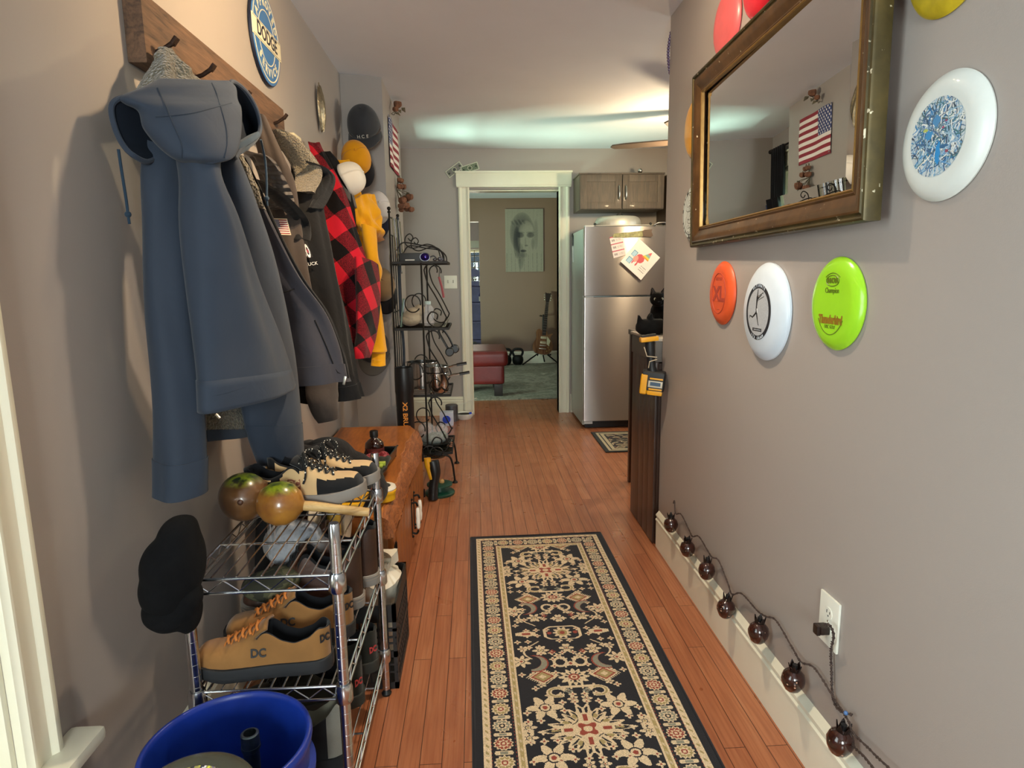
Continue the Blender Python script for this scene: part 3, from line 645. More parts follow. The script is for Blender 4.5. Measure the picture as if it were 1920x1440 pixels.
j = thing('hoodie', 'black hoodie squeezed behind the plaid shirt', 'hoodie', V((-.62, 2.98, 1.0)))
bm = BM(); garment(bm, slab_rows([(619, 284, -.672, -.74, .0, .012), (638, 310, -.635, -.74, .0, .014), (662, 380, -.572, -.74, .0, .015), (668, 430, -.558, -.74, -.0, .015), (670, 520, -.552, -.73, -.0, .015), (672, 640, -.548, -.73, -.0, .014)]), fold=.004, nf=4, seed=2); obj('body', bm, m_black, j)
# ---- yellow hoodie
m_yel = fabric('golden_yellow_fleece', '#d99a14', .06, 900, .25, .9, .2, .3)
j = thing('hoodie', 'golden yellow hooded sweatshirt with one long sleeve hanging down', 'hoodie', XY(708, 686, -.5))
bm = BM(); garment(bm, slab_rows([(655, 300, -.64, -.74, .0, .015), (672, 345, -.60, -.74, .0, .03), (690, 420, -.56, -.74, .0, .035), (694, 520, -.56, -.74, .0, .035), (696, 620, -.555, -.73, .0, .03)]), fold=.006, nf=4, seed=8); bj = obj('body', bm, m_yel, j)
bm = BM(); R = garment(bm, rows_px([(680, 420, -.53, 703, 432, -.49, .025), (686, 480, -.53, 708, 482, -.48, .03), (690, 520, -.53, 714, 508, -.475, .034), (692, 545, -.53, 711, 545, -.48, .03), (696, 600, -.52, 717, 600, -.47, .03), (696, 645, -.52, 722, 645, -.46, .034), (695, 660, -.52, 723, 658, -.46, .034), (698, 664, -.52, 722, 662, -.46, .028), (697, 686, -.52, 722, 685, -.46, .028)]), fold=.002, nf=3, seed=1, inward=.03); s_ = obj('sleeve', bm, m_yel, j); bm = BM(); band(bm, R, len(R)-10, len(R)-2, .002); obj('cuff', bm, m_yel, s_)
bm = BM(); R = garment(bm, rows_px([(664, 372, -.585, 697, 362, -.51, .025), (660, 392, -.585, 705, 392, -.50, .045), (668, 415, -.575, 707, 415, -.495, .055), (682, 440, -.54, 706, 436, -.495, .05), (698, 458, -.53, 712, 450, -.50, .02)]), fold=.014, nf=6, seed=4, twist=2.2, n=60); obj('hood', bm, m_yel, j)
# ---- caps
def cap(label, o, up, bill, front, m_bill, back=None, loc_scale=1.0, logo=None, cat='cap', group='caps on the chimney wall', tall=1.0, m_logo=None):
    z = V(up).normalized(); y = V(bill); y = (y-z*y.dot(z)).normalized(); x = y.cross(z)
    t = thing('baseball_cap', label, cat, V(o), 0, group); mx = frame(V(o), x, y, z) @ MX.Scale(loc_scale, 4)
    rx, ry, h = .083, .098, .118*tall; N, M = 40, 12
    def pt(i, k, s=1.0):
        f = PI/2*i/M; r = cos(f)**.72; zz = sin(f)**.9; a = 2*PI*k/N
        bulge = 1+.06*max(0, sin(a))*sin(2*f)
        return V((rx*s*r*cos(a), ry*s*r*sin(a)*bulge, h*s*zz+.004*sin(3*a)*r*(1-zz)))
    def crown(sel, s=1.0):
        bm = BM(); vs = {}
        def gv(i, k):
            k %= N
            if i == M: k = 0
            if (i, k) not in vs: vs[(i, k)] = bm.verts.new(mx @ pt(i, k, s))
            return vs[(i, k)]
        for i in range(M):
            for k in range(N):
                mid = sin(2*PI*(k+.5)/N)
                if not sel(mid): continue
                q = [gv(i, k), gv(i, k+1), gv(i+1, k+1), gv(i+1, k)]
                bm.faces.new(q if i < M-1 else q[:3])
        return bm
    o_ = obj('front_panel' if back else 'crown', crown(lambda s: s > -.2 if back else True), front, t); so = o_.modifiers.new('t', 'SOLIDIFY'); so.thickness = .003
    if back:
        q = obj('mesh_back', crown(lambda s: s <= -.2), back, t); so = q.modifiers.new('t', 'SOLIDIFY'); so.thickness = .0025
    bm = BM(); rows = []
    for j_ in range(9):
        v = j_/8; row = []
        for i in range(25):
            u = -1+2*i/24; xx = rx*.97*sin(u*PI/2*.93); base = ry*cos(u*PI/2*.93)
            ext = v*.074*(1-.35*abs(u)**3); row.append(mx @ V((xx*(1+.04*v), base*(1-.0*v)+ext*(.55+.45*cos(u*PI/2)), .004-.022*u*u-.012*v)))
        rows.append(row)
    loft(bm, rows, closed=False); q = obj('bill', bm, m_bill, t); so = q.modifiers.new('t', 'SOLIDIFY'); so.thickness = .0045
    bm = BM(); ball(bm, mx @ V((0, 0, h)), .006*loc_scale, 10); obj('button', bm, front, t)
    for a in (PI/2, PI/2+PI/3, PI/2-PI/3, -PI/2, -PI/2+PI/3, -PI/2-PI/3):
        pass
    bm = BM()
    if logo: logo(bm, mx, t)
    else: bm.free()
    return t, mx
m_caps = {k: fabric('cap_'+k, c, .06, 1200, .2, .85) for k, c in dict(charcoal='#35373b', mustard='#d8920f', navy='#1b2034', white='#c9c4bf', tan='#8d7454', black='#15151a', grey='#4d4b49', cream='#ddd6c8', dark='#2b2c30').items()}
m_net = NT('white_cap_mesh'); vv = m_net.coord(); m_net.set(color=C('#cfcac8'), rough=.85); m_net.bump(m_net.n('TexVoronoi', {'Vector': vv, 'Scale': 350.0}).outputs['Distance'], .7, .002); m_net = m_net.m
def stick(bm_name, m, par, mx, fnpts): pass
def oval_logo(at_, r, m):
    def f(bm, mx, t):
        c = mx @ V(at_); pts = [mx @ V((at_[0]+r*1.35*cos(a), at_[1]+r*.8*sin(a), at_[2])) for a in np.linspace(0, 2*PI, 24, endpoint=False)]
        tube(bm, pts, .0022, 6, closed=True); tube(bm, [mx @ V((at_[0]-r*.9, at_[1], at_[2])), mx @ V((at_[0]+r*.9, at_[1]+.001, at_[2]))], .0022, 6)
        obj('bill_sticker', bm, m, t)
    return f
m_sticker = mat('sticker_white', '#d9d6cc', .5)
def logo_h(bm, mx, t):
    for k, s in enumerate('HCE'):
        text_bm(bm, s, .022, mx @ frame((.022-.022*k, .103, .022), (-1, 0, 0), (0, .25, -1), (0, 1, .25)), .0005)
    obj('lettering', bm, m_sticker, t)
    b2 = BM(); oval_logo((.032, .135, -.0005), .022, m_sticker)(b2, mx, t)
yp = YP-.003
def on_pillar(x, y, d): return P(x, y, 'Y', YP-d)
cap('charcoal cap, topmost on the chimney wall, white lettering', on_pillar(683, 240, .065), (-.05, -1, .95), (.08, -.9, -1), m_caps['charcoal'], m_caps['charcoal'], logo=logo_h, loc_scale=1.12, tall=.95)
cap('mustard yellow mesh cap with a black bill below the charcoal cap', P(668, 300, 'Y', 3.80), (.15, -1, .35), (.35, -.25, -1), m_caps['mustard'], m_caps['black'], m_caps['mustard'], loc_scale=.98)
cap('white mesh back cap with navy bill, below the yellow cap', on_pillar(704, 392, .07), (.35, -1, .25), (.12, -.2, -1), m_caps['white'], m_caps['navy'], m_net, logo=oval_logo((.01, .13, -.001), .02, m_sticker), loc_scale=1.0)
cap('tan cap with black bill, behind the yellow sleeve', on_pillar(713, 535, .05), (.25, -1, .3), (.25, -.2, -1), m_caps['tan'], m_caps['black'], loc_scale=1.05)
cap('grey cap, lowest on the chimney wall, bill pointing down', on_pillar(702, 655, .07), (.1, -1, .95), (.0, -.9, -1), m_caps['dark'], m_caps['grey'], loc_scale=1.12)
cap('cream white cap resting on the yellow hoodie shoulder', XY(648, 338, -.61), (1, -.12, .42), (.5, -.1, -1), m_caps['cream'], m_caps['grey'], m_caps['cream'], loc_scale=.80, group='caps on the coats')
# ---- enamel sign
m_enamel = mat('blue_enamel', '#2f6fae', .3, var=.06, vs=8, coat=.4); m_cream = mat('cream_enamel', '#e4dcbd', .35, var=.05); m_dkrim = mat('sign_edge', '#1c2136', .5, .3)
sg = V((XL+.004, 2.568, 2.123)); sr = .163
t = thing('enamel_sign', 'round blue enamel service sign with a cream band', 'sign', sg-V((0, 0, sr))); mx = on_left(sg)
bm = BM(); lathe(bm, [(0, 0), (sr, 0), (sr, .006), (sr-.002, .009), (0, .009)], 64, mx); obj('plate', bm, m_dkrim, t)
bm = BM(); lathe(bm, [(0, .0085), (sr-.003, .0085), (sr-.004, .0102), (0, .0112)], 64, mx); obj('blue_field', bm, m_enamel, t)
bm = BM()
for r, w_ in ((.147, .0022), (.092, .0018)):
    lathe(bm, [(r-w_, .0104), (r+w_, .0104), (r+w_, .0118), (r-w_, .0118), (r-w_, .0104)], 64, mx, cap0=False, cap1=False)
obj('white_ring', bm, m_cream, t)
bm = BM(); box(bm, -.163, .163, -.034, .034, .0105, .0128, mx, bev=.0006); obj('band', bm, m_cream, t)
bm = BM()
for z0, z1 in ((-.030, -.0285), (.0285, .030)): box(bm, -.155, .155, z0, z1, .0125, .0132, mx)
text_bm(bm, 'DODGE', .066, mx @ MX.Translation((0, 0, .0132)), .0004, bold=.0012, sx=.98); obj('band_lettering', bm, m_dkrim, t)
bm = BM()
for s, a0, a1, flip in (('APPROVED', 150, 30, 0), ('SERVICE', 222, 318, 1)):
    for k, ch in enumerate(s):
        a = math.radians(a0+(a1-a0)*k/(len(s)-1)); r = .119
        text_bm(bm, ch, .04, mx @ MX.Translation((r*cos(a), r*sin(a), .0118)) @ MX.Rotation(a-PI/2+(PI if flip else 0), 4, 'Z'), .0004, bold=.001)
obj('rim_lettering', bm, m_cream, t)
# ---- shell ornament, thermostat
m_shell = mat('pewter_shell', '#8d826b', .35, .8, var=.4, vs=50, bump=.9, bs=90)
t = thing('shell_ornament', 'small silvery shell ornament on the wall behind the coats', 'wall ornament', XY(600, 243, XL+.01)); q = XY(599, 203, XL+.012)
bm = BM(); rings = []
for k in range(15):
    s = k/14; w_ = .046*sin(PI*min(1, s*.92+.05))**.7*(1-.25*s)+.002; zz = .1-.205*s
    rings.append([q+V(((.012+.014*sin(PI*s))*max(0, sin(a))*(1+.18*sin(5*a+9*s)), w_*cos(a)+.012*s, zz+.006*sin(4*a+5*s))) for a in np.linspace(0, 2*PI, 28, endpoint=False)])
loft(bm, rings); obj('shell', bm, m_shell, t)
bm = BM(); tube(bm, smooth_pts([q+V((.004, 0, .095)), q+V((.004, .004, .112)), q+V((.004, -.002, .118)), q+V((.004, -.005, .105))], 5), .0025, 6); obj('hanging_loop', bm, m_shell, t)
t = thing('thermostat', 'cream thermostat box on the wall above the fleecy collar', 'thermostat', V((XL, 2.90, 1.735)))
m_cr = mat('cream_plastic', '#d9cfae', .45, var=.03); bm = BM(); box(bm, XL, XL+.03, 2.80, 2.915, 1.765, 1.845, bev=.006); obj('case', bm, m_cr, t)
bm = BM(); box(bm, XL+.03, XL+.033, 2.825, 2.89, 1.79, 1.82, bev=.001); obj('dial_window', bm, mat('grey_plastic', '#8b8a80', .3), t)
# ================================================================ shoe rack and what stands on it
m_chrome = mat('chrome_wire', '#c9ccd2', .18, 1, var=.04)
m_blkpl = mat('black_plastic', '#131315', .45, var=.2, vs=30)
RX0, RX1, RY0, RY1 = -.60, -.297, 1.245, 1.775
SH = [.645, .395, .145]
rk = thing('shoe_rack', 'chrome wire shoe rack with three shelves against the left wall', 'shoe rack', ((RX0+RX1)/2, 1.5, 0))
for x, y in ((RX0, RY0), (RX1, RY0), (RX0, RY1), (RX1, RY1)):
    bm = BM(); lathe(bm, [(.0, .02), (.0118, .02)]+[q for k in range(28) for q in ((.0118, .03+k*.0254), (.0115, .0305+k*.0254), (.0115, .032+k*.0254), (.0118, .0325+k*.0254))]+[(.0118, .752), (.010, .757), (0, .757)], 16, MX.Translation((x, y, 0)))
    po = obj('post', bm, m_chrome, rk, angle=30)
    bm = BM(); lathe(bm, [(.0, 0), (.014, 0), (.015, .006), (.011, .012), (.008, .016), (.008, .03), (0, .03)], 14, MX.Translation((x, y, 0))); obj('foot', bm, m_blkpl, po)
def wire_shelf(z):
    bm = BM(); r = .0028
    X0, X1, Y0, Y1 = RX0, RX1, RY0, RY1
    for zz in (z, z-.03):
        for a, b in (((X0, Y0), (X1, Y0)), ((X1, Y0), (X1, Y1)), ((X1, Y1), (X0, Y1)), ((X0, Y1), (X0, Y0))): cyl(bm, (a[0], a[1], zz), (b[0], b[1], zz), r*1.15, 8)
    for (a, b, n) in (((X0, Y0), (X1, Y0), 9), ((X1, Y0), (X1, Y1), 15), ((X1, Y1), (X0, Y1), 9), ((X0, Y1), (X0, Y0), 15)):
        d = V((b[0]-a[0], b[1]-a[1], 0)); nn = V((d.y, -d.x, 0)).normalized()*.0
        pts = [V((a[0], a[1], 0))+d*(.04+.92*k/n)+V((0, 0, z-.003 if k % 2 == 0 else z-.027)) for k in range(n+1)]
        tube(bm, pts, .0018, 6)
    fr = obj('shelf_frame', bm, m_chrome, rk)
    bm = BM()
    for k in range(1, 12): x = X0+(X1-X0)*k/12; cyl(bm, (x, Y0, z+.0035), (x, Y1, z+.0035), .0019, 6)
    for k in (.33, .66): y = Y0+(Y1-Y0)*k; cyl(bm, (X0, y, z), (X1, y, z), .0028, 8)
    obj('shelf_wires', bm, m_chrome, fr)
    for x in (X0, X1):
        for y in (Y0, Y1):
            bm = BM(); lathe(bm, [(.0125, -.036), (.0165, -.036), (.0185, -.032), (.0185, -.004), (.0155, .006), (.0125, .006)], 16, MX.Translation((x, y, z)), cap0=False, cap1=False); obj('shelf_collar', bm, m_chrome, fr)
for z in SH: wire_shelf(z)
def sstep(a, b, x):
    t = max(0, min(1, (x-a)/(b-a))); return t*t*(3-2*t)
def interp(tab, x):
    for (a, u), (b, v) in zip(tab, tab[1:]):
        if x <= b: k = (x-a)/(b-a); k = max(0, min(1, k)); k = k*k*(3-2*k)*.4+k*.6; return u+(v-u)*k
    return tab[-1][1]
W_TAB = [(0, .006), (.004, .018), (.012, .027), (.03, .035), (.07, .037), (.11, .037), (.15, .041), (.19, .047), (.225, .050), (.255, .049), (.28, .042), (.292, .031), (.298, .018), (.3, .006)]
TOP_TAB = [(.13, .112), (.15, .108), (.17, .098), (.2, .084), (.23, .072), (.26, .071), (.28, .068), (.292, .059), (.3, .042)]
COL_TAB = [(0, .1), (.02, .103), (.045, .083), (.075, .074), (.1, .082), (.13, .104), (.16, .112)]
def shoe(label, mx, cls, mats, m_sole, m_lining, m_lace, m_tongue, tall=1.0, sole_h=.032, logo=None, group=None, laces=True, bow=True, welt=None, scale=1.0, open_end=.135, kind='shoe', cat='shoe', fill=None):
    t = thing(kind, label, cat, (0, 0, 0), 0, group)
    S, K = 46, 33; z0 = sole_h-.006
    grid = []
    for i in range(S):
        x = .3*(i/(S-1)); x = .3*(.5-.5*cos(PI*i/(S-1)))*.55+x*.45
        w = interp(W_TAB, x); top = interp(TOP_TAB, x) if x > .13 else .112
        top = z0+(top-.026)*(1+(tall-1)*sstep(.24, .14, x)); colh = z0+(interp(COL_TAB, x)-.026)*tall+(tall-1)*.02*sstep(.12, .05, x)
        b = sstep(open_end, open_end+.028, x); dip = sstep(.006, .022, x)
        row = []
        for k in range(K):
            s = -1+2*k/(K-1); a = abs(s); sg = 1 if s >= 0 else -1
            yv = w*sg*sin(a*PI/2)**.75; zv = z0+(top-z0)*(cos(a*PI/2)**.8 if a < 1 else 0)
            if a > .5:
                q = (1-a)/.5; yo = w*(1+.03*sin(q*PI)-(.22 if x > .02 else .1)*q**1.5); zo = z0+(colh-z0)*sin(q*PI/2)**.9 if q < 1 else colh
            else:
                q = (.5-a)/.5; yo = w*(.78-.12*sin(q*PI/2))*(1-q**3) if q < 1 else 0; zo = colh-(colh-z0-.006)*dip*sin(min(1, q*1.6)*PI/2)+.004*sin(min(1, q*6)*PI)*dip
            yo *= sg
            row.append((V((x, yo*(1-b)+yv*b, zo*(1-b)+zv*b)), a, x))
        grid.append(row)
    up, li = BM(), BM(); vu, vl = {}, {}
    def gv(bm, d, i, k):
        if (i, k) not in d: d[(i, k)] = bm.verts.new(grid[i][k][0])
        return d[(i, k)]
    for i in range(S-1):
        for k in range(K-1):
            a = (grid[i][k][1]+grid[i][k+1][1]+grid[i+1][k][1]+grid[i+1][k+1][1])/4; x = (grid[i][k][2]+grid[i+1][k][2])/2; z = grid[i][k][0].z
            inner = a < .47 and .012 < x < open_end+.006
            bm, d = (li, vl) if inner else (up, vu)
            f = bm.faces.new((gv(bm, d, i, k), gv(bm, d, i, k+1), gv(bm, d, i+1, k+1), gv(bm, d, i+1, k)))
            if not inner: f.material_index = cls(x, a, z, grid[i][k][0].y)
    u_ = obj('upper', up, mats, t, angle=0); subsurf(u_, 1)
    l_ = obj('lining', li, m_lining, t, angle=0); subsurf(l_, 1)
    # sole
    bm = BM(); outl = []
    xs = [.3*(.5-.5*cos(PI*i/30)) for i in range(31)]
    prof = [(x, interp(W_TAB, x)+.0045) for x in xs]
    outl = [(x*1.022-.003, y) for x, y in prof]+[(x*1.022-.003, -y) for x, y in prof[::-1]]
    rings = []
    for zz, sc in ((0, .95), (.004, .985), (.012, 1), (sole_h-.006, 1), (sole_h-.001, .99), (sole_h, .95)):
        rings.append([V((.15+(x-.15)*(.98+.02*sc) if sc < 1 else x, y*sc, zz+(.016*sstep(.22, .3, x) if True else 0)*(1-zz/sole_h*.35))) for x, y in outl])
    loft(bm, rings); so = obj('sole', bm, m_sole, t, angle=50)
    if welt:
        for zz in (sole_h-.004, sole_h-.012):
            bm = BM(); tube(bm, [V((x, y*1.01, zz+.011*sstep(.22, .3, x))) for x, y in outl], .0014, 5, closed=True); obj('welt', bm, welt, so)
    # tongue
    bm = BM(); rows = []
    for i in range(9):
        q = i/8; x = open_end+.06-q*(.058); zt = interp(TOP_TAB, max(.13, x)); zt = z0+(zt-.026)*(1+(tall-1)*sstep(.24, .14, x))+.002+.010*max(0, q-.5)*2
        rows.append([V((x-.004*abs(v), v*(.026+.006*q), zt-.010*v*v)) for v in np.linspace(-1, 1, 9)])
    loft(bm, rows, closed=False); tg = obj('tongue', bm, m_tongue, t, angle=0); md = tg.modifiers.new('t', 'SOLIDIFY'); md.thickness = .006
    if laces:
        def lp(x, y): return V((x, y, z0+(interp(TOP_TAB, x)-.026)*(1+(tall-1)*sstep(.24, .14, x))+.004-.0*y))
        for k in range(5):
            x = open_end+.02+k*.0165; bm = BM(); h = .026-.002*k
            pts = [lp(x-.006, -h)+V((0, 0, -.008)), lp(x-.002, -h*.7), lp(x, 0)+V((0, 0, .003)), lp(x+.006, h*.7), lp(x+.009, h)+V((0, 0, -.008))]
            tube(bm, smooth_pts(pts, 4), .0032, 6, flat=.6)
            pts = [V((p.x+.003, -p.y, p.z+.002)) for p in pts]; tube(bm, smooth_pts(pts, 4), .0032, 6, flat=.6)
            obj('lace', bm, m_lace, t)
        if bow:
            bm = BM(); c = lp(open_end+.018, 0)+V((0, 0, .008))
            for sg in (-1, 1):
                tube(bm, smooth_pts([c, c+V((.012, sg*.02, .014)), c+V((.028, sg*.045, -.004)), c+V((.02, sg*.042, -.02)), c+V((.004, sg*.018, .002)), c], 5), .003, 6)
                tube(bm, smooth_pts([c, c+V((.014, sg*.03, .008)), c+V((.024, sg*.05, -.03)), c+V((.016, sg*.054, -.055))], 5), .003, 6)
            obj('lace_bow', bm, m_lace, t)
    if logo: logo(t, z0)
    if fill: fill(t)
    t.matrix_basis = mx @ MX.Scale(scale, 4)
    return t
def side_logo(s, m_txt, m_bg=None, sg=1, x=.165, z=.062, size=.022, w=.032, h=.026, xr=-1):
    def f(t, z0):
        yv = (interp(W_TAB, x)*1.0)*sg; mx = frame(V((x, yv, z)), V((xr, 0, 0)), V((0, -.25*sg, 1)).normalized(), V((0, sg, .25)).normalized())
        if m_bg:
            bm = BM(); box(bm, -w/2, w/2, -h/2, h/2, -.008, .0015, mx, bev=.0012); p = obj('logo_patch', bm, m_bg, t)
        bm = BM(); text_bm(bm, s, size, mx @ MX.Translation((0, 0, .0016)), .0006, bold=.0008, sx=.9); obj('logo_lettering', bm, m_txt, t)
    return f
m_tan = fabric('tan_nubuck', '#8a6236', .14, 700, .15, .8, .2, .1); m_tanlace = mat('orange_tan_lace', '#b8702f', .8); m_soleblk = mat('black_rubber', '#1d1f22', .6, var=.15)
m_lin = fabric('shoe_lining_black', '#131418', .1, 900, .3); m_logo_blk = mat('logo_black', '#1e1f22', .6); m_cork = fabric('peach_lining', '#bf8a66', .08)
m_dkband = fabric('charcoal_collar', '#25272b', .1, 900, .3)
RZ = lambda a: MX.Rotation(a, 4, 'Z')
def place(x, y, z, a=0, tilt=0): return MX.Translation((x, y, z)) @ RZ(a) @ MX.Rotation(tilt, 4, 'Y')
def cls_tan(x, a, z, y): return 1 if (a < .56 and x < .15) else 0
ztop = SH[1]+.006
def heel_logo(f):
    def g(t, z0):
        f(t, z0)
        bm = BM(); mx = frame(V((.010, .026, .082)), V((-.75, -.66, 0)).normalized(), V((0, 0, 1)), V((-.66, .75, 0)).normalized()); text_bm(bm, 'DC', .024, mx @ MX.Translation((0, 0, .004)), .0006, bold=.001, sx=.7); obj('heel_lettering', bm, m_logo_blk, t)
    return g
shoe('tan skate shoe nearest on the middle shelf, toe towards the wall', place(-.336, 1.318, ztop, PI+.04), cls_tan, [m_tan, m_dkband], m_soleblk, m_lin, m_tanlace, m_tan, tall=1.02, logo=heel_logo(side_logo('DC', m_logo_blk, None, 1, .15, .062, .026)), scale=.96, bow=False, group='tan skate shoes')
shoe('tan skate shoe behind its mate on the middle shelf', place(-.312, 1.452, ztop, PI+.13), cls_tan, [m_tan, m_dkband], m_soleblk, m_lin, m_tanlace, m_tan, tall=1.1, logo=heel_logo(side_logo('DC', m_logo_blk, None, 1, .15, .062, .026)), scale=.97, bow=False, group='tan skate shoes')
m_buff = fabric('buff_leather', '#c4a67a', .06, 700, .1, .7); m_grsole = mat('grey_rubber', '#85807a', .6, var=.06); m_blksu = fabric('black_suede', '#17181a', .15, 700, .2, .85)
m_lacebw = NT('speckled_lace'); vv = m_lacebw.coord(); m_lacebw.set(color=m_lacebw.ramp(m_lacebw.n('TexVoronoi', {'Vector': vv, 'Scale': 130.0}).outputs['Distance'], [(.22, C('#e6e0d2')), (.3, C('#151515'))]), rough=.8); m_lacebw = m_lacebw.m
def cls_bt(x, a, z, y):
    if x > .195 and a > .33+.9*max(0, .27-x)*3 and x < .31: return 1
    if x > .285: return 1
    if x < .03 and z > .06: return 1
    if a < .62 and x < .15: return 1
    if abs(x-(.055+.9*(z-.03))) < .014: return 1
    return 0
m_rust_logo = mat('rust_rubber_logo', '#7f4a35', .7)
zt0 = SH[0]+.007
shoe('black and tan skate shoe on the top shelf, nearer of the pair', place(-.598, 1.625, zt0+.014, -.12, -.07), cls_bt, [m_buff, m_blksu], m_grsole, m_lin, m_lacebw, m_blksu, logo=side_logo('DC', m_buff, m_rust_logo, -1, .14, .06, .022, xr=1), scale=1.02, group='black and tan skate shoes')
shoe('black and tan skate shoe on the top shelf, farther of the pair', place(-.575, 1.733, zt0+.014, -.10, -.06), cls_bt, [m_buff, m_blksu], m_grsole, m_lin, m_lacebw, m_blksu, logo=side_logo('DC', m_buff, m_rust_logo, -1, .14, .06, .022, xr=1), scale=1.0, group='black and tan skate shoes')
m_brn = mat('brown_oiled_leather', '#3d2519', .45, var=.3, vs=18, bump=.2, bs=90); m_stitch = mat('boot_welt_stitch', '#8c8175', .6)
cls_b = lambda x, a, z, y: 1 if (a < .64 and x < .15) else 0
for k, (x, y, a, lb) in enumerate(((-.312, 1.585, PI+.1, 'brown leather boot on the middle shelf beside the tan shoes'), (-.292, 1.71, PI+.06, 'brown leather boot at the far end of the middle shelf'))):
    shoe(lb, place(x, y, ztop, a), cls_b, [m_brn, m_blksu], m_grsole if k == 0 else m_grsole, m_lin, m_blksu, m_brn, tall=1.75, welt=m_stitch, kind='work_boot', cat='boot', group='brown leather boots', bow=False, scale=1.0)
m_dksh = fabric('dark_grey_mesh', '#24251f', .2, 500, .4, .85); m_red = mat('red_logo', '#b03a3a', .6)
def red_logo(t, z0):
    bm = BM(); mx = frame(V((.012, .029, .07)), V((-.75, -.66, 0)).normalized(), V((0, 0, 1)), V((-.66, .75, 0)).normalized()); text_bm(bm, 'DC', .024, mx @ MX.Translation((0, 0, .003)), .0006, bold=.001, sx=.7); obj('logo_lettering', bm, m_red, t)
for k, (x, y, a, lb) in enumerate(((-.318, 1.545, PI+.16, 'black trainer with red heel logo on the lowest shelf, nearer'), (-.302, 1.69, PI+.1, 'black trainer with red heel logo on the lowest shelf, farther'))):
    shoe(lb, place(x, y, SH[2]+.006, a), lambda x, a, z, y: 0, [m_dksh], mat('dark_olive_rubber', '#2b2c27', .7), m_lin, m_blksu, m_dksh, tall=1.2, logo=red_logo, group='black trainers', bow=False)
m_gry = fabric('grey_boot_cloth', '#77756c', .2, 500, .4, .9); m_ltgry = fabric('light_grey_suede', '#a7a29a', .1, 500, .3)
def strap(t, z0):
    bm = BM(); text_bm(bm, 'X', .03, frame(V((.165, .047, .052)), V((-1, 0, 0)), V((0, -.2, 1)).normalized(), V((0, 1, .2)).normalized()), .001); obj('logo_lettering', bm, m_ltgry, t)
shoe('grey and black boot on the lowest shelf behind the blue bucket', place(-.315, 1.335, SH[2]+.006, PI+.12), lambda x, a, z, y: 1 if abs(x-.06) < .02 or (x > .1 and z < .07) else 0, [m_gry, m_blksu], m_blksu, fabric('grey_lining', '#8a8878', .1), m_blksu, m_gry, tall=1.55, group=None, bow=False, kind='hiking_boot', cat='boot', logo=strap)
# ---- maracas
def maraca(label, o, d, r, mats, hl=.16, hidden=False):
    t = thing('maraca', label, 'maraca', V(o)-V((0, 0, r)), 0, 'gourd maracas'); z = V(d).normalized(); x = z.orthogonal().normalized(); mx = frame(V(o), x, z.cross(x), z)
    bm = BM(); lathe(bm, [(0, -r*1.02), (r*.2, -r), (r*.55, -r*.86), (r*.86, -r*.5), (r, 0), (r*.9, r*.45), (r*.62, r*.8), (r*.3, r*.98), (.012, r*1.04), (0, r*1.04)], 40, mx); g = obj('gourd', bm, mats, t)
    bm = BM(); tube(bm, [mx @ V((.001*sin(k), 0, r*.98+hl*k/6)) for k in range(7)], [.012, .0125, .0115, .011, .0115, .0115, .0105], 14); obj('handle', bm, wood('pale_handle_wood', '#a07a45', '#d3b277', (3, 3, 20), 3, .55), t)
    bm = BM(); ball(bm, mx @ V((0, 0, -r*1.03)), (.007, .006, .007), 10); obj('stem_nub', bm, m_brn, t)
    return t
def gourd_mat(name, base, light, top):
    t = NT(name); vec = t.coord(); n = t.noise(vec, 12, 5); z = t.n('SeparateXYZ', {'Vector': t.n('NewGeometry').outputs['Position']}).outputs['Z']
    paint = t.ramp(t.noise(vec, 22, 3), [(.42, C('#1d2a1c')), (.5, C('#7c8a1f')), (.62, C('#31421f'))])
    k = t.n('Math', {0: t.n('Math', {0: z, 1: -top}, operation='ADD').outputs[0], 1: 60.0}, operation='MULTIPLY', use_clamp=True).outputs[0]
    t.set(color=t.mix(k, t.ramp(n, [(.35, C(base)), (.65, C(light))]), paint), rough=.28, coat=.3); return t.m
maraca('gourd maraca at the back, plain dark brown shell', (-.582, 1.545, zt0+.064), (-.2, 1, -.12), .061, gourd_mat('dark_gourd', '#4a2f18', '#6b4a2a', zt0+.1), hl=.1)
maraca('gourd maraca in front, orange brown with a pale wooden handle', (-.487, 1.515, zt0+.055), (1, .05, -.16), .055, gourd_mat('orange_gourd', '#7a4a1f', '#a9762f', zt0+.083))
# ---- black beanie cap over the near left post
def blob(name, balls, m, parent=None, vox=.006, sm=8, tubes=()):
    """one continuous soft body from overlapping ellipsoids and tapered limbs"""
    bm = BM()
    for c, r in balls: ball(bm, c, r, 20)
    for pts, rr in tubes: tube(bm, smooth_pts(pts, 5), [v for v in np.interp(np.linspace(0, 1, (len(pts)-1)*5+1), np.linspace(0, 1, len(rr)), rr)], 12)
    o = obj(name, bm, m, parent, angle=0); r = o.modifiers.new('union', 'REMESH'); r.mode = 'VOXEL'; r.voxel_size = vox; r.use_smooth_shade = True
    if sm: s = o.modifiers.new('soften', 'SMOOTH'); s.iterations = sm; s.factor = .6
    return o
m_blkcap = fabric('black_wool', '#07080b', .2, 700, .4, .95, .0, .3)
t = thing('wool_hat', 'black wool hat with a brim hung over the near left post of the shoe rack', 'hat', (-.6, 1.2, .56))
def cy(x, y, d=0): return P(x, y, 'Y', 1.19+d)
blob('crown', [(cy(335, 1010, .01), (.036, .055, .045)), (cy(318, 1060, 0), (.05, .065, .06)), (cy(316, 1100, 0), (.05, .065, .06)), (cy(350, 1050, .01), (.03, .06, .075)), (cy(345, 995, .01), (.022, .045, .03))], m_blkcap, t, .006, 10)
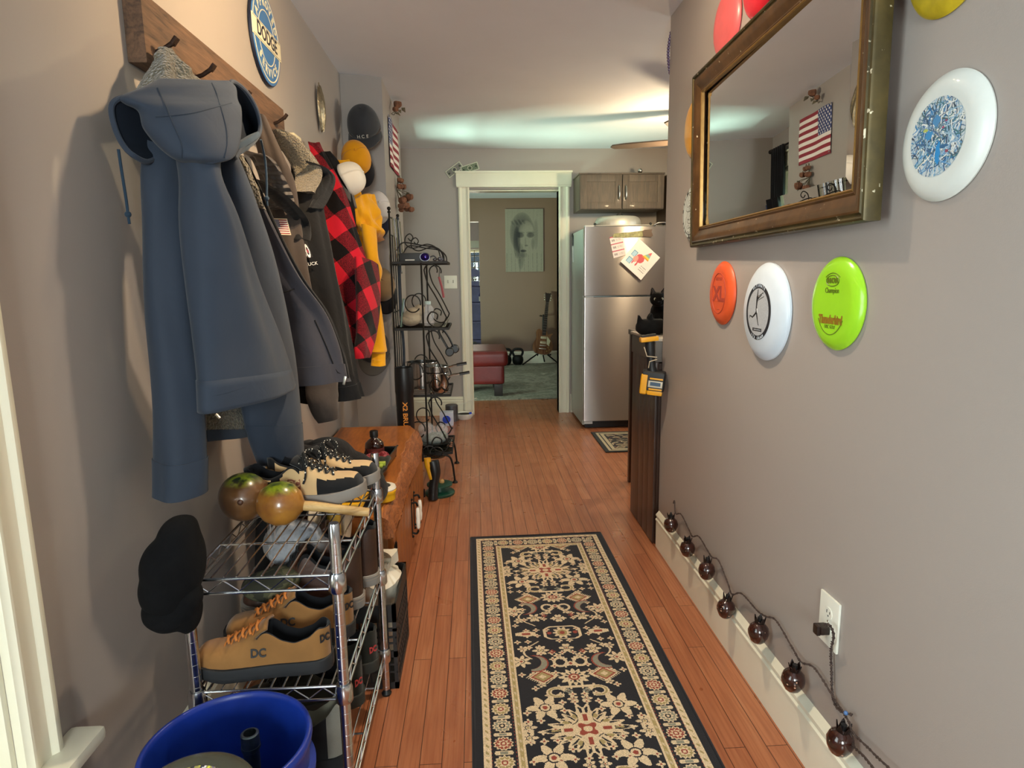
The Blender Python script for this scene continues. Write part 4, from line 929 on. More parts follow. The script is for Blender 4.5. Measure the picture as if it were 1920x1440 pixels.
blob('bill', [(cy(305, 1140, -.01), (.034, .05, .04)), (cy(322, 1152, -.01), (.04, .05, .03)), (cy(355, 1145, .01), (.02, .045, .045)), (cy(340, 1120, 0), (.04, .045, .04))], m_blkcap, t, .006, 8)
# ---- soft things on the middle shelf
m_olive = NT('olive_camouflage'); vv = m_olive.coord(); m_olive.set(color=m_olive.ramp(m_olive.noise(vv, 14, 3), [(.4, C('#2a2b1f')), (.5, C('#4a4a33')), (.56, C('#6b6448')), (.62, C('#35361f'))], 'CONSTANT'), rough=.9); m_olive = m_olive.m
t = blob('camouflage_hat', [((-.535, 1.535, ztop+.085), (.07, .06, .035)), ((-.505, 1.54, ztop+.10), (.055, .05, .03))], m_olive, None, .008, 6); tag(t, 'olive camouflage hat at the back of the middle shelf', 'hat')
m_fur = fleece('grey_boot_fleece', '#4b4f58', '#9aa0aa', 60)
t = thing('slipper_boot', 'grey fleecy slipper boot in clear wrapping below the top shelf', 'boot', (-.50, 1.66, ztop+.08))
blob('shaft', [((-.505, 1.67, ztop+.155), (.05, .05, .045)), ((-.515, 1.66, ztop+.12), (.06, .055, .04)), ((-.47, 1.66, ztop+.16), (.04, .05, .04))], m_fur, t, .007, 4)
m_film = NT('clear_plastic_film'); m_film.set(color=(.9, .9, .92, 1), rough=.12, alpha=.25, spec=.8); m_film.bump(m_film.noise(m_film.coord(), 40, 4, dist=1.5), .8, .01); m_film = m_film.m
blob('plastic_wrap', [((-.505, 1.665, ztop+.14), (.085, .065, .066))], m_film, t, .009, 4)
m_star = NT('black_cloth_with_specks'); vv = m_star.coord(); m_star.set(color=m_star.ramp(m_star.n('TexVoronoi', {'Vector': vv, 'Scale': 45.0}).outputs['Distance'], [(.1, C('#4a4a55')), (.16, C('#0e0e11'))]), rough=.8); m_star = m_star.m
t = thing('shoe_bag', 'black speckled cloth bag standing between shoe rack and wall', 'bag', (-.64, 1.87, 0)); bm = BM()
garment(bm, [(V((-.665, 1.86, .60)), V((-.60, 1.865, .60)), .02), (V((-.68, 1.86, .45)), V((-.585, 1.86, .45)), .04), (V((-.69, 1.86, .2)), V((-.585, 1.86, .2)), .05), (V((-.68, 1.86, .003)), V((-.59, 1.86, .003)), .04)], fold=.005, nf=3, seed=4); obj('body', bm, m_star, t)
t = thing('cardboard_box', 'brown cardboard box standing inside the milk crate', 'box', (-.49, 1.95, .01)); bm = BM(); box(bm, -.555, -.42, 1.815, 2.085, .009, .40, bev=.002); obj('carton', bm, mat('brown_cardboard', '#8d5f36', .8, var=.08), t)
m_mustard = mat('mustard_shell', '#a58a35', .4, var=.15)
t = thing('rubber_clog', 'yellow and black rubber shoe standing heel up behind the shoe rack', 'shoe', (-.46, 1.875, .401)); bm = BM()
rings = []
for k in range(12):
    s = k/11; c = V((-.455+.012*s, 1.875, .403+.19*s)); w_ = .04*(sin(PI*min(1, .18+s*.75)))**.6; rings.append([c+V((w_*.55*cos(a), w_*sin(a), .006*sin(a))) for a in np.linspace(0, 2*PI, 20, endpoint=False)])
loft(bm, rings); u_ = obj('upper', bm, m_mustard, t)
bm = BM(); rings = []
for k in range(12):
    s = k/11; c = V((-.480+.012*s, 1.875, .402+.195*s)); w_ = .043*(sin(PI*min(1, .18+s*.75)))**.6; rings.append([c+V((.008*cos(a), w_*sin(a), 0)) for a in np.linspace(0, 2*PI, 20, endpoint=False)])
loft(bm, rings); obj('sole', bm, m_soleblk, t)
# ---- milk crate, bag, bucket
m_crate = mat('black_crate_plastic', '#1b1a1a', .5, var=.15, bump=.1)
CX0, CX1, CY0, CY1, CH = -.565, -.262, 1.80, 2.10, .275
ct = thing('milk_crate', 'black plastic milk crate between the shoe rack and the bench', 'crate', ((CX0+CX1)/2, (CY0+CY1)/2, 0))
bm = BM()
for x in (CX0, CX1-.012):
    for y in (CY0, CY1-.012): box(bm, x, x+.012, y, y+.012, 0, CH)
for z0, z1 in ((0, .022), (.105, .125), (.19, .2), (CH-.055, CH)):
    box(bm, CX0, CX1, CY0, CY0+.006, z0, z1); box(bm, CX0, CX1, CY1-.006, CY1, z0, z1); box(bm, CX0, CX0+.006, CY0, CY1, z0, z1); box(bm, CX1-.006, CX1, CY0, CY1, z0, z1)
obj('frame', bm, m_crate, ct, smooth=False)
for nm, ax in (('side_lattice', 'X'), ('side_lattice', 'Y')):
    for side in (0, 1):
        bm = BM()
        for k in range(1, 11):
            if ax == 'X':
                x = CX1-.005 if side else CX0+.001; y = CY0+.30*k/11; box(bm, x, x+.004, y-.003, y+.003, .02, CH-.05)
            else:
                y = CY1-.005 if side else CY0+.001; x = CX0+.303*k/11; box(bm, x-.003, x+.003, y, y+.004, .02, CH-.05)
        for z in (.055, .08, .15, .17):
            if ax == 'X': x = CX1-.0045 if side else CX0+.0015; box(bm, x, x+.003, CY0, CY1, z-.003, z+.003)
            else: y = CY1-.0045 if side else CY0+.0015; box(bm, CX0, CX1, y, y+.003, z-.003, z+.003)
        o_ = obj(nm, bm, m_crate, ct, smooth=False)
bm = BM(); box(bm, CX0+.004, CX1-.004, CY0+.004, CY1-.004, .002, .008); obj('base_panel', bm, m_crate, ct, smooth=False)
m_bag = mat('white_bag_plastic', '#d8d0bd', .35, var=.08, vs=15, bump=.5, bs=25)
t = thing('plastic_bag', 'crumpled white plastic bag stuffed into the milk crate', 'bag', (-.33, 2.0, .01))
bm = BM(); rings = []
for k in range(13):
    s = k/12; z = .012+.335*s; w_ = (.062 if z < .27 else .075)*(.75+.35*sin(PI*s*.8))*(1 if s < .9 else .5); c = V((-.342+.02*s, 1.975-.02*s, z))
    rings.append([c+V((w_*.82*cos(a)*(1+.16*NZ.noise(V((cos(a)*2, sin(a)*2, s*5)))), w_*sin(a)*(1+.2*NZ.noise(V((cos(a)*2+5, sin(a)*2, s*6)))), .02*NZ.noise(V((cos(a)*3, sin(a)*3, s*3))))) for a in np.linspace(0, 2*PI, 36, endpoint=False)])
loft(bm, rings); obj('bag_body', bm, m_bag, t, angle=25)
bm = BM(); rings = []
for k in range(7):
    s = k/6; c = V((-.33+.02*s, 1.97-.03*s, .33+.05*s)); rings.append([c+V((.05*(1-.3*s)*cos(a)*(1+.3*sin(4*a)), .018*sin(a)*(1+.3*sin(3*a+s*4)), .012*sin(3*a))) for a in np.linspace(0, 2*PI, 30, endpoint=False)])
loft(bm, rings); obj('bag_neck', bm, m_bag, t, angle=25)
m_bucket = mat('blue_bucket_plastic', '#12308c', .38, var=.16, vs=14, bump=.1, bs=40)
bk = thing('bucket', 'blue plastic bucket holding a steel tube, in front of the shoe rack', 'bucket', (-.482, 1.085, 0)); BC = MX.Translation((-.478, 1.085, 0)) @ MX.Diagonal((.98, .98, 1.085, 1))
bm = BM(); lathe(bm, [(0, 0), (.128, 0), (.130, .004), (.141, .25), (.152, .252), (.153, .262), (.142, .266), (.143, .29), (.156, .293), (.157, .304), (.145, .307), (.147, .348), (.152, .352), (.154, .362), (.152, .369), (.147, .371), (.1435, .369), (.1415, .36), (.127, .008), (0, .008)], 64, BC); obj('shell', bm, m_bucket, bk, angle=60)
bm = BM(); pts = [V((-.482+.166*cos(a), 1.085+.03-.13*max(0, sin(PI*(a)/PI))*.0-.0, .28-.235*sin(a))) for a in np.linspace(0, PI, 28)]
tube(bm, [V((p.x, 1.085-.02*sin(PI*k/27)-.158*sin(PI*k/27)*.0-.0, p.z)) if False else V((-.482+.165*cos(PI*k/27), 1.085-.10*sin(PI*k/27)**.5*(1 if 0 < k < 27 else 0)-.0, .28-.2*sin(PI*k/27))) for k, p in enumerate(pts)], .0028, 8) if False else None
hp = [V((-.482+.163*cos(a), 1.085-.163*sin(a), .28-.16*sin(a))) for a in np.linspace(-.02, PI+.02, 40)]
tube(bm, hp, .0028, 8); obj('wire_handle', bm, m_chrome, bk)
for sx in (1, -1): bm = BM(); cyl(bm, (-.482+sx*.150, 1.085, .28), (-.482+sx*.168, 1.085, .28), .011, 12); obj('handle_ear', bm, m_bucket, bk)
m_steel = mat('galvanised_steel', '#5d6a70', .4, .9, var=.25, vs=25)
t = thing('steel_tube', 'short galvanised steel tube standing inside the blue bucket', 'pipe', (-.462, 1.15, .01)); bm = BM()
mx = MX.Translation((-.468, 1.165, .0085)); lathe(bm, [(.0125, 0), (.0155, 0), (.0155, .31), (.0175, .312), (.0178, .33), (.0175, .346), (.0155, .348), (.0122, .348), (.0122, .32), (.0122, 0)], 24, mx, cap0=False, cap1=False); obj('tube', bm, m_steel, t)
bm = BM(); lathe(bm, [(.0152, .315), (.0185, .315), (.0185, .321), (.0152, .321)], 24, mx, cap0=False, cap1=False); obj('collar_ring', bm, m_steel, t)
# clear disc across the bucket
m_clear = NT('smoky_clear_plastic'); m_clear.set(color=C('#8d8d7a'), rough=.18, trans=.75, ior=1.3); m_clear = m_clear.m
def disc_profile(R, h=.02, rim=.02, lip=.006):
    return [(0, h), (R*.3, h*1.0), (R-rim*1.7, h*.97), (R-rim*.8, h*.8), (R-.004, h*.45), (R, h*.2), (R-.001, .0), (R-lip, 0), (R-lip-.002, h*.3), (R-rim, h*.62), (R-rim*1.8, h*.86), (0, h*.88)]
dc = P(400, 1428, 'Z', .406); dmx = frame(dc+V((.004, -.122, .004)), V((1, 0, 0)), V((0, .97, .2)).normalized(), V((0, -.2, .97)).normalized())
t = thing('flying_disc', 'smoky clear flying disc with a doodled centre lying across the bucket', 'flying disc', dc)
bm = BM(); lathe(bm, disc_profile(.112, .018), 64, dmx); obj('disc', bm, m_clear, t)
def doodle(u, v):
    rng = np.random.RandomState(5); a = pick(u.shape, '#8f8a52'); r = np.hypot(u-.5, v-.5)
    for c in ('#d8d64a', '#27253f', '#d8d64a', '#d9d3da', '#5b4a8f', '#2a2a2a'):
        for k in range(7):
            p = rng.rand(6); y = p[0]+.25*np.sin(u*(4+10*p[1])+p[2]*6); put(a, np.abs(v-y) < .012+.012*p[3], c)
    return a
bm = None; m_dood = attr_mat('felt_pen_doodle', .4)
def disc_pos(mx, R, h):
    M = np.array(mx)
    def pos(u, v):
        r = R*v; a = 2*PI*u; p = np.stack([r*np.cos(a), r*np.sin(a), np.full_like(u, h)], -1); return p @ M[:3, :3].T+M[:3, 3]
    return pos
def polar(fn): return lambda u, v: fn(.5+.5*v*np.cos(2*PI*u), .5+.5*v*np.sin(2*PI*u))
paint_surf('doodle', 140, 50, disc_pos(dmx, .074, .0188), polar(doodle), m_dood, t)
# ---- black garment heaped behind the shoes
t = blob('sweatshirt', [(V((-.62, 2.14, .55)), (.13, .16, .1)), (V((-.52, 2.16, .55)), (.13, .15, .095)), (V((-.43, 2.2, .52)), (.085, .13, .075)), (V((-.52, 2.13, .635)), (.10, .13, .08)), (V((-.44, 2.15, .585)), (.075, .12, .07)), (V((-.60, 2.2, .64)), (.055, .10, .05)), (V((-.66, 2.08, .62)), (.06, .1, .05)), (V((-.38, 2.19, .505)), (.055, .10, .05))], fabric('black_fleece', '#141418', .15, 700, .3, .95, .1, .6), None, .010, 3, [([V((-.70, 2.05, .6)), V((-.6, 2.02, .68)), V((-.48, 2.06, .62)), V((-.39, 2.1, .52))], [.05, .05, .045, .04])])
tag(t, 'black sweatshirt heaped on the near end of the bench', 'sweatshirt')
# ================================================================ bench with live edge
m_slab = wood('honey_slab', '#8a4a1c', '#bd7534', (7, 1.2, 7), 2.4, .38, .2, 1.2)
m_bark = wood('bark_edge', '#5a2c14', '#b06a38', (26, 2.2, 16), 2.6, .6, bump=.9, dist=2.5)
m_door = wood('orange_pine', '#7d3f16', '#b0682a', (30, 30, 1.1), 1.7, .4, .15)
BZ, BY0, BY1 = .455, 2.06, 3.42
bn = thing('bench_cabinet', 'low honey wood bench cabinet with live edge top', 'bench', (-.52, 2.75, 0))
def edge(y, s): return .016*NZ.noise(V((y*2.2, s, 1)))+.008*NZ.noise(V((y*9, s, 3)))+.004*NZ.noise(V((y*30, s, 5)))
bm = BM(); rings = []
for k in range(80):
    y = BY0+(BY1-BY0)*k/79; xt = -.350+edge(y, 0)*1.3+.012*(1-k/79); cap_ = .03*sstep(.93, 1, k/79)
    rings.append([V((-.742, y, BZ)), V((xt-cap_, y, BZ)), V((xt+.005-cap_, y, BZ-.004)), V((xt+.003-cap_, y, BZ-.075)), V((-.742, y, BZ-.075))])
loft(bm, rings); obj('top_board', bm, m_slab, bn, angle=30)
bm = BM(); rings = []
for k in range(160):
    y = BY0+.002+(BY1-BY0-.004)*k/159; xt = -.350+edge(y, 0)*1.3+.012*(1-k/159)+.003; cap_ = .03*sstep(.93, 1, k/159); xb = -.293+edge(y, 4)
    r = []
    for q in np.linspace(0, 1, 9): r.append(V((xt-cap_+(xb-xt-cap_)*q**.7+.004*NZ.noise(V((y*40, q*5, 2))), y, BZ-.003-.07*q**1.6+.003*NZ.noise(V((y*25, q*4, 9))))))
    r += [V((xb-.03, y, BZ-.08)), V((xt-cap_, y, BZ-.074))]
    rings.append(r)
loft(bm, rings); obj('bark_edge', bm, m_bark, bn, angle=60)
FX = -.306
bm = BM(); box(bm, -.735, FX-.02, 2.14, 3.37, .03, BZ-.076); box(bm, FX-.02, FX-.002, 2.14, 2.20, .03, BZ-.076); box(bm, FX-.02, FX-.002, 3.31, 3.37, .03, BZ-.076); box(bm, FX-.02, FX-.002, 2.14, 3.37, .345, BZ-.076); box(bm, FX-.02, FX-.002, 2.14, 3.37, .03, .06); box(bm, -.72, FX-.04, 2.17, 3.34, 0, .03); obj('cabinet_body', bm, m_door, bn, smooth=False)
for (y0, y1, hy, hz) in ((2.203, 2.752, 2.705, 2.16), (2.758, 3.307, 2.805, 3.33)):
    bm = BM(); n = 5
    for k in range(n): a = y0+(y1-y0)*k/n; box(bm, FX-.016, FX+.002, a+.0008, a+(y1-y0)/n-.0008, .063, .343, bev=.002)
    d_ = obj('door', bm, m_door, bn)
    m_iron = mat('black_iron', '#17130f', .55, .6, bump=.2)
    bm = BM(); box(bm, FX+.0022, FX+.0045, hy-.013, hy+.013, .125, .275, bev=.001)
    for zz in (.132, .268): tube(bm, smooth_pts([V((FX+.004, hy, zz)), V((FX+.022, hy, zz+(.004 if zz > .2 else -.004))), V((FX+.03, hy, zz-.012 if zz > .2 else zz+.012))], 4), .0045, 8)
    ball(bm, (FX+.0045, hy, .285), .006, 8); ball(bm, (FX+.0045, hy, .115), .006, 8)
    h_ = obj('handle', bm, m_iron, d_)
    bm = BM(); tube(bm, [V((FX+.03, hy, z)) for z in (.152, .16, .185, .2, .215, .24, .248)], [.006, .0085, .010, .0085, .010, .0085, .006], 14); obj('porcelain_grip', bm, mat('porcelain', '#ece5d6', .25, var=.02), h_)
    for zz in (.1, .3):
        bm = BM(); box(bm, FX+.0018, FX+.0035, hz-.02, hz+.02, zz-.02, zz+.02, bev=.002); cyl(bm, (FX+.005, hz, zz-.022), (FX+.005, hz, zz+.022), .004, 8); obj('hinge', bm, m_iron, d_)
# ---- things on the bench
m_amber = mat('amber_glass', '#27120a', .08, var=.1, coat=.6); m_blkcap2 = mat('black_cap_plastic', '#121212', .4)
bp = V((-.462, 2.77, BZ+.001)); t = thing('bottle', 'squat dark brown glass bottle with black cap on the bench', 'bottle', bp); mx = MX.Translation(bp)
bm = BM(); lathe(bm, [(0, 0), (.038, 0), (.0415, .004), (.0415, .066), (.039, .076), (.028, .088), (.0165, .096), (.0150, .101), (.0150, .108), (0, .108)], 32, mx); obj('glass_body', bm, m_amber, t)
bm = BM(); lathe(bm, [(.0152, .102), (.0185, .103), (.0185, .126), (.0165, .130), (0, .130)], 24, mx); obj('screw_cap', bm, m_blkcap2, t)
bm = BM(); lathe(bm, [(.0417, .018), (.0421, .019), (.0421, .055), (.0417, .056)], 32, mx, cap0=False, cap1=False); obj('paper_label', bm, mat('dark_red_label', '#5a1a18', .6), t)
m_para = NT('red_paisley_cloth'); vv = m_para.coord(); m_para.set(color=m_para.ramp(m_para.noise(vv, 60, 3, dist=1.2), [(.5, C('#6d0f1b')), (.56, C('#c5737c')), (.6, C('#7b1321'))]), rough=.85); m_para = m_para.m
t = blob('bandana', [(V((-.49, 2.60, BZ+.03)), (.06, .045, .026)), (V((-.44, 2.62, BZ+.045)), (.05, .035, .025)), (V((-.40, 2.61, BZ+.05)), (.028, .03, .03)), (V((-.53, 2.59, BZ+.03)), (.035, .04, .03)), (V((-.43, 2.57, BZ+.025)), (.04, .035, .025))], m_para, None, .006, 2); tag(t, 'crumpled dark red patterned bandana in front of the brown bottle', 'bandana')
tr = thing('tool_tray', 'open black plastic tray holding gloves on the bench', 'tray', (-.40, 2.58, BZ)); TX0, TX1, TY0, TY1 = -.475, -.368, 2.30, 2.80
bm = BM(); pr = [(-.060, .002), (-.052, .0), (.052, .0), (.060, .006), (.066, .048), (.072, .052), (.069, .055), (.062, .05), (.055, .009), (-.05, .006), (-.062, .05), (-.069, .055), (-.072, .052), (-.066, .048)]
loft(bm, [[V((-.432+x*(.62+.38*k/8), 2.50+.30*k/8, BZ+.002+z)) for x, z in pr] for k in range(9)]); loft(bm, [[V((-.432+x*s, 2.80+.012*q, BZ+.002+z*(1 if q == 0 else .9))) for x, z in pr] for q, s in ((0, 1), (1, .9))])
box(bm, -.49, -.372, 2.795, 2.805, BZ+.002, BZ+.05, bev=.003); obj('trough', bm, mat('glossy_black_plastic', '#0d1110', .2, var=.1), tr)
m_glove = fabric('dark_green_glove', '#1e221b', .25, 600, .4); m_lime = mat('lime_rubber', '#a9c24a', .6, var=.06); m_gpad = fabric('grey_glove_palm', '#6d6a64', .12, 500, .4)
t = thing('work_glove', 'dark work glove with lime tab lying on the black tray', 'glove', (-.42, 2.42, BZ)); tb = []
for k, dx in enumerate((-.036, -.012, .012, .034)): tb.append(([V((-.415+dx, 2.42, BZ+.05)), V((-.415+dx*1.25, 2.49, BZ+.072)), V((-.415+dx*1.3, 2.55+.01*(k % 2), BZ+.066))], [.015, .014, .011]))
tb.append(([V((-.46, 2.36, BZ+.05)), V((-.485, 2.41, BZ+.055)), V((-.483, 2.46, BZ+.05))], [.017, .015, .011]))
blob('hand_part', [(V((-.415, 2.36, BZ+.045)), (.05, .075, .026)), (V((-.415, 2.30, BZ+.04)), (.042, .05, .03))], m_glove, t, .006, 3, tb)
blob('palm_pad', [(V((-.40, 2.36, BZ+.063)), (.03, .05, .017))], m_gpad, t, .005, 2)
bm = BM(); box(bm, -.395, -.368, 2.43, 2.455, BZ+.066, BZ+.082, bev=.004); box(bm, -.39, -.375, 2.40, 2.43, BZ+.07, BZ+.078, bev=.003); obj('pull_tab', bm, m_lime, t)
t = thing('work_glove', 'dark work glove with a lime stripe beside the black sweatshirt', 'glove', (-.47, 2.36, BZ))
blob('hand_part', [(V((-.48, 2.33, BZ+.05)), (.035, .07, .04)), (V((-.475, 2.38, BZ+.075)), (.025, .04, .03))], m_glove, t, .006, 3); bm = BM(); tube(bm, smooth_pts([V((-.455, 2.27, BZ+.098)), V((-.452, 2.31, BZ+.092)), V((-.448, 2.345, BZ+.075))], 5), .005, 8, flat=.5); obj('stripe', bm, m_lime, t)
# yellow tub under a black and white strainer ring
t = thing('plastic_tub', 'yellow plastic tub at the near corner of the bench', 'tub', (-.345, 2.235, BZ)); bm = BM(); lathe(bm, [(0, 0), (.042, 0), (.045, .003), (.046, .028), (.049, .03), (.049, .036), (.045, .037), (0, .037)], 32, MX.Translation((-.352, 2.235, BZ+.001))); obj('tub', bm, mat('yellow_plastic', '#d8a513', .35, var=.06), t)
t = thing('tape_measure', 'black and white ring shaped tool on the yellow tub', 'tool', (-.35, 2.235, BZ+.038)); bm = BM()
lathe(bm, [(.026, 0), (.046, 0), (.049, .005), (.046, .012), (.030, .014), (.026, .008)], 32, MX.Translation((-.352, 2.24, BZ+.0385)), cap0=False, cap1=False); obj('white_ring', bm, mat('white_plastic', '#e2ded2', .4), t)
bm = BM(); tube(bm, smooth_pts([V((-.352, 2.235, BZ+.055)), V((-.362, 2.29, BZ+.062)), V((-.378, 2.36, BZ+.06)), V((-.372, 2.44, BZ+.058))], 5), .012, 10); ball(bm, (-.352, 2.235, BZ+.052), (.03, .022, .012), 14); obj('black_handle', bm, m_blkcap2, t)
# under the near end of the slab: cardboard box and folded towel, yellow case behind the shoes
m_card = mat('brown_cardboard', '#8d5f36', .8, var=.08); t = thing('cardboard_box', 'brown cardboard box tucked under the near end of the bench top', 'box', (-.42, 2.10, .2)); bm = BM(); box(bm, -.52, -.325, 2.110, 2.132, .28, .374, bev=.002); box(bm, -.52, -.325, 2.107, 2.133, .005, .27, bev=.002); obj('carton', bm, m_card, t); bm = BM(); box(bm, -.52, -.324, 2.106, 2.135, .268, .284); obj('carton_flap', bm, m_card, t)
m_towel = fabric('white_ribbed_towel', '#ddd5c4', .06, 300, .6); t = thing('towel', 'white ribbed towel folded behind the shoe rack', 'towel', (-.48, 2.0, .4)); bm = BM()
rings = []
for k in range(28):
    s = k/27; rings.append([V((-.545+.115*s, 2.00+.06*cos(a)*(1+.05*sin(40*s)), .467+.062*sin(a)*(1+.02*sin(60*s)))) for a in np.linspace(0, 2*PI, 24, endpoint=False)])
loft(bm, rings); obj('folded_cloth', bm, m_towel, t)
bm = BM(); t = thing('plastic_case', 'flat yellow plastic case on the towel behind the shoes', 'case', (-.46, 1.97, .533)); box(bm, -.50, -.37, 1.92, 2.07, .533, .553, bev=.005); obj('lid', bm, mat('yellow_plastic', '#d8a513', .35), t); bm = BM(); box(bm, -.49, -.38, 1.935, 2.055, .553, .56, bev=.003); obj('lid_panel', bm, mat('amber_plastic', '#b9860f', .4), t)
# ================================================================ baker's rack
m_wire = mat('wrought_iron', '#1c1712', .5, .5, var=.3, vs=40, bump=.2, bs=120)
GY0, GY1, GX0, GX1 = 3.80, 4.22, -.485, -.165
GZ = [P(795, 492, 'Y', GY0).z, P(800, 617, 'Y', GY0).z, P(800, 742, 'Y', GY0).z, P(815, 850, 'Y', GY0).z]
er = thing('bakers_rack', 'black wrought iron rack with four shelves beside the flag wall', 'rack', ((GX0+GX1)/2, (GY0+GY1)/2, 0))
for y in (GY0, GY1):
    bm = BM(); cyl(bm, (GX0, y, .0), (GX0, y, 1.635), .0055, 8); ball(bm, (GX0, y, 1.645), .011, 10); cyl(bm, (GX0, y, 1.62), (GX0, y, 1.63), .009, 8); obj('upright', bm, m_wire, er)
    bm = BM(); xm = P(797, 700, 'Y', GY0).x; cyl(bm, (xm, y, GZ[3]-.02), (xm, y, GZ[0]), .0055, 8); obj('side_bar', bm, m_wire, er)
    for zt, zb in zip(GZ, GZ[1:]):
        h = zt-zb; bm = BM()
        pts = [V((xm+.055+.035*cos(a), y, zt-.05+.035*sin(a))) for a in np.linspace(-2.6, PI, 14)][::-1]
        pts = [V((xm+.09, y, zt-.06))]+[V((xm+.055+.038*cos(a), y, zt-.048+.038*sin(a))) for a in np.linspace(0, PI*1.05, 9)]+[V((xm+.035, y, zt-.12)), V((xm+.08, y, zt-.2)), V((xm+.128, y, zt-.3)), V((xm+.135, y, zb+.06)), V((xm+.10, y, zb+.012)), V((xm+.05, y, zb+.02)), V((xm+.025, y, zb+.06)), V((xm+.05, y, zb+.1)), V((xm+.085, y, zb+.085)), V((xm+.08, y, zb+.055))]
        tube(bm, smooth_pts(pts, 4), .0042, 7); obj('scroll', bm, m_wire, er)
        bm = BM(); pts = [V((xm-.012-.045+.045*cos(a), y, zb+.15+.05*sin(a))) for a in np.linspace(-.2, 2*PI-.6, 20)]+[V((xm-.03, y, zb+.11))]
        tube(bm, smooth_pts(pts, 3), .0038, 7); obj('scroll', bm, m_wire, er)
    # feet and legs
    bm = BM(); tube(bm, smooth_pts([V((xm, y, GZ[3]-.02)), V((xm+.06, y, GZ[3]-.012)), V((xm+.125, y, GZ[3]-.02)), V((GX1-.0, y, GZ[3]-.07)), V((GX1+.01, y, .03)), V((GX1+.012, y, .012))], 5), .0062, 8)
    lathe(bm, [(0, 0), (.017, 0), (.018, .004), (.012, .012), (.006, .016), (0, .016)], 12, MX.Translation((GX1+.012, y, 0))); obj('leg', bm, m_wire, er)
for i, z in enumerate(GZ):
    xr = GX1 if i else GX1-.0
    bm = BM()
    for y in (GY0, GY1): box(bm, GX0, xr, y-.004, y+.004, z-.007, z+.007)
    for x in (GX0, xr): box(bm, x-.004, x+.004, GY0, GY1, z-.007, z+.007)
    for k in range(1, 9): y = GY0+(GY1-GY0)*k/9; cyl(bm, (GX0, y, z-.001), (xr, y, z-.001), .0022, 6)
    sh = obj('shelf', bm, m_wire, er)
for yy, s in ((GY0+.03, 1), (GY1-.03, -1)):
    bm = BM(); tube(bm, smooth_pts([V((GX0+.03, yy, GZ[0]+.07)), V((GX0+.07, yy, GZ[0]+.115)), V((GX0+.17, yy, GZ[0]+.10)), V((GX0+.26, yy, GZ[0]+.085)), V((GX0+.30, yy, GZ[0]+.05)), V((GX0+.305, yy, GZ[0]+.008))], 5), .0038, 7); obj('top_scroll', bm, m_wire, er)
    bm = BM(); tube(bm, smooth_pts([V((GX0+.10, yy, GZ[0]+.14)), V((GX0+.115, yy, GZ[0]+.125)), V((GX0+.128, yy, GZ[0]+.145)), V((GX0+.11, yy, GZ[0]+.165)), V((GX0+.085, yy, GZ[0]+.145)), V((GX0+.085, yy, GZ[0]+.105)), V((GX0+.13, yy, GZ[0]+.083)), V((GX0+.21, yy, GZ[0]+.105)), V((GX0+.27, yy, GZ[0]+.075)), V((GX0+.285, yy, GZ[0]+.01))], 5), .0034, 7); obj('top_scroll', bm, m_wire, er)
bm = BM()
for z in (1.05, 1.33, 1.5, 1.6): cyl(bm, (GX0, GY0, z), (GX0, GY1, z), .004, 7)
for k in (1, 2, 3): y = GY0+(GY1-GY0)*k/4; cyl(bm, (GX0, y, GZ[3]), (GX0, y, 1.5), .0035, 7)
obj('back_grille', bm, m_wire, er)
t = thing('router_box', 'flat black electronics box on the top shelf of the iron rack', 'electronics', (-.36, 3.95, GZ[0])); z0 = GZ[0]+.0075
bm = BM(); box(bm, -.445, -.285, 3.86, 4.05, z0, z0+.05, bev=.004); obj('case', bm, mat('matt_black', '#0f0f11', .5), t); bm = BM(); box(bm, -.41, -.355, 3.8585, 3.861, z0+.006, z0+.012); obj('label_strip', bm, mat('white_plastic', '#e2ded2', .4), t)
t = thing('goggles', 'goggles with purple mirrored lens in front of the black box', 'goggles', (-.29, 3.835, z0)); bm = BM(); ball(bm, (-.292, 3.84, z0+.024), (.026, .014, .024), 18); obj('lens', bm, mat('purple_mirror', '#2b1a6a', .08, .6, var=.2), t)
bm = BM(); tube(bm, [V((-.292+.028*cos(a), 3.832, z0+.0245+.0245*sin(a))) for a in np.linspace(0, 2*PI, 24, endpoint=False)], .003, 6, closed=True); tube(bm, smooth_pts([V((-.265, 3.835, z0+.022)), V((-.24, 3.84, z0+.03)), V((-.225, 3.85, z0+.012)), V((-.235, 3.87, z0+.004))], 5), .004, 6); obj('frame', bm, mat('grey_metal', '#6a6a70', .35, .8), t)
t = thing('key_ring', 'small silver and black trinkets on the rack top shelf edge', 'trinket', (-.2, 3.83, z0)); bm = BM()
for k, (x, y, r) in enumerate(((-.235, 3.83, .009), (-.205, 3.825, .012), (-.188, 3.84, .008))): ball(bm, (x, y, z0+r), (r*1.3, r, r), 10)
tube(bm, [V((-.2+.013*cos(a), 3.822, z0+.014+.012*sin(a))) for a in np.linspace(0, 2*PI, 16, endpoint=False)], .0015, 6, closed=True); obj('trinkets', bm, mat('grey_metal', '#6a6a70', .35, .8), t)
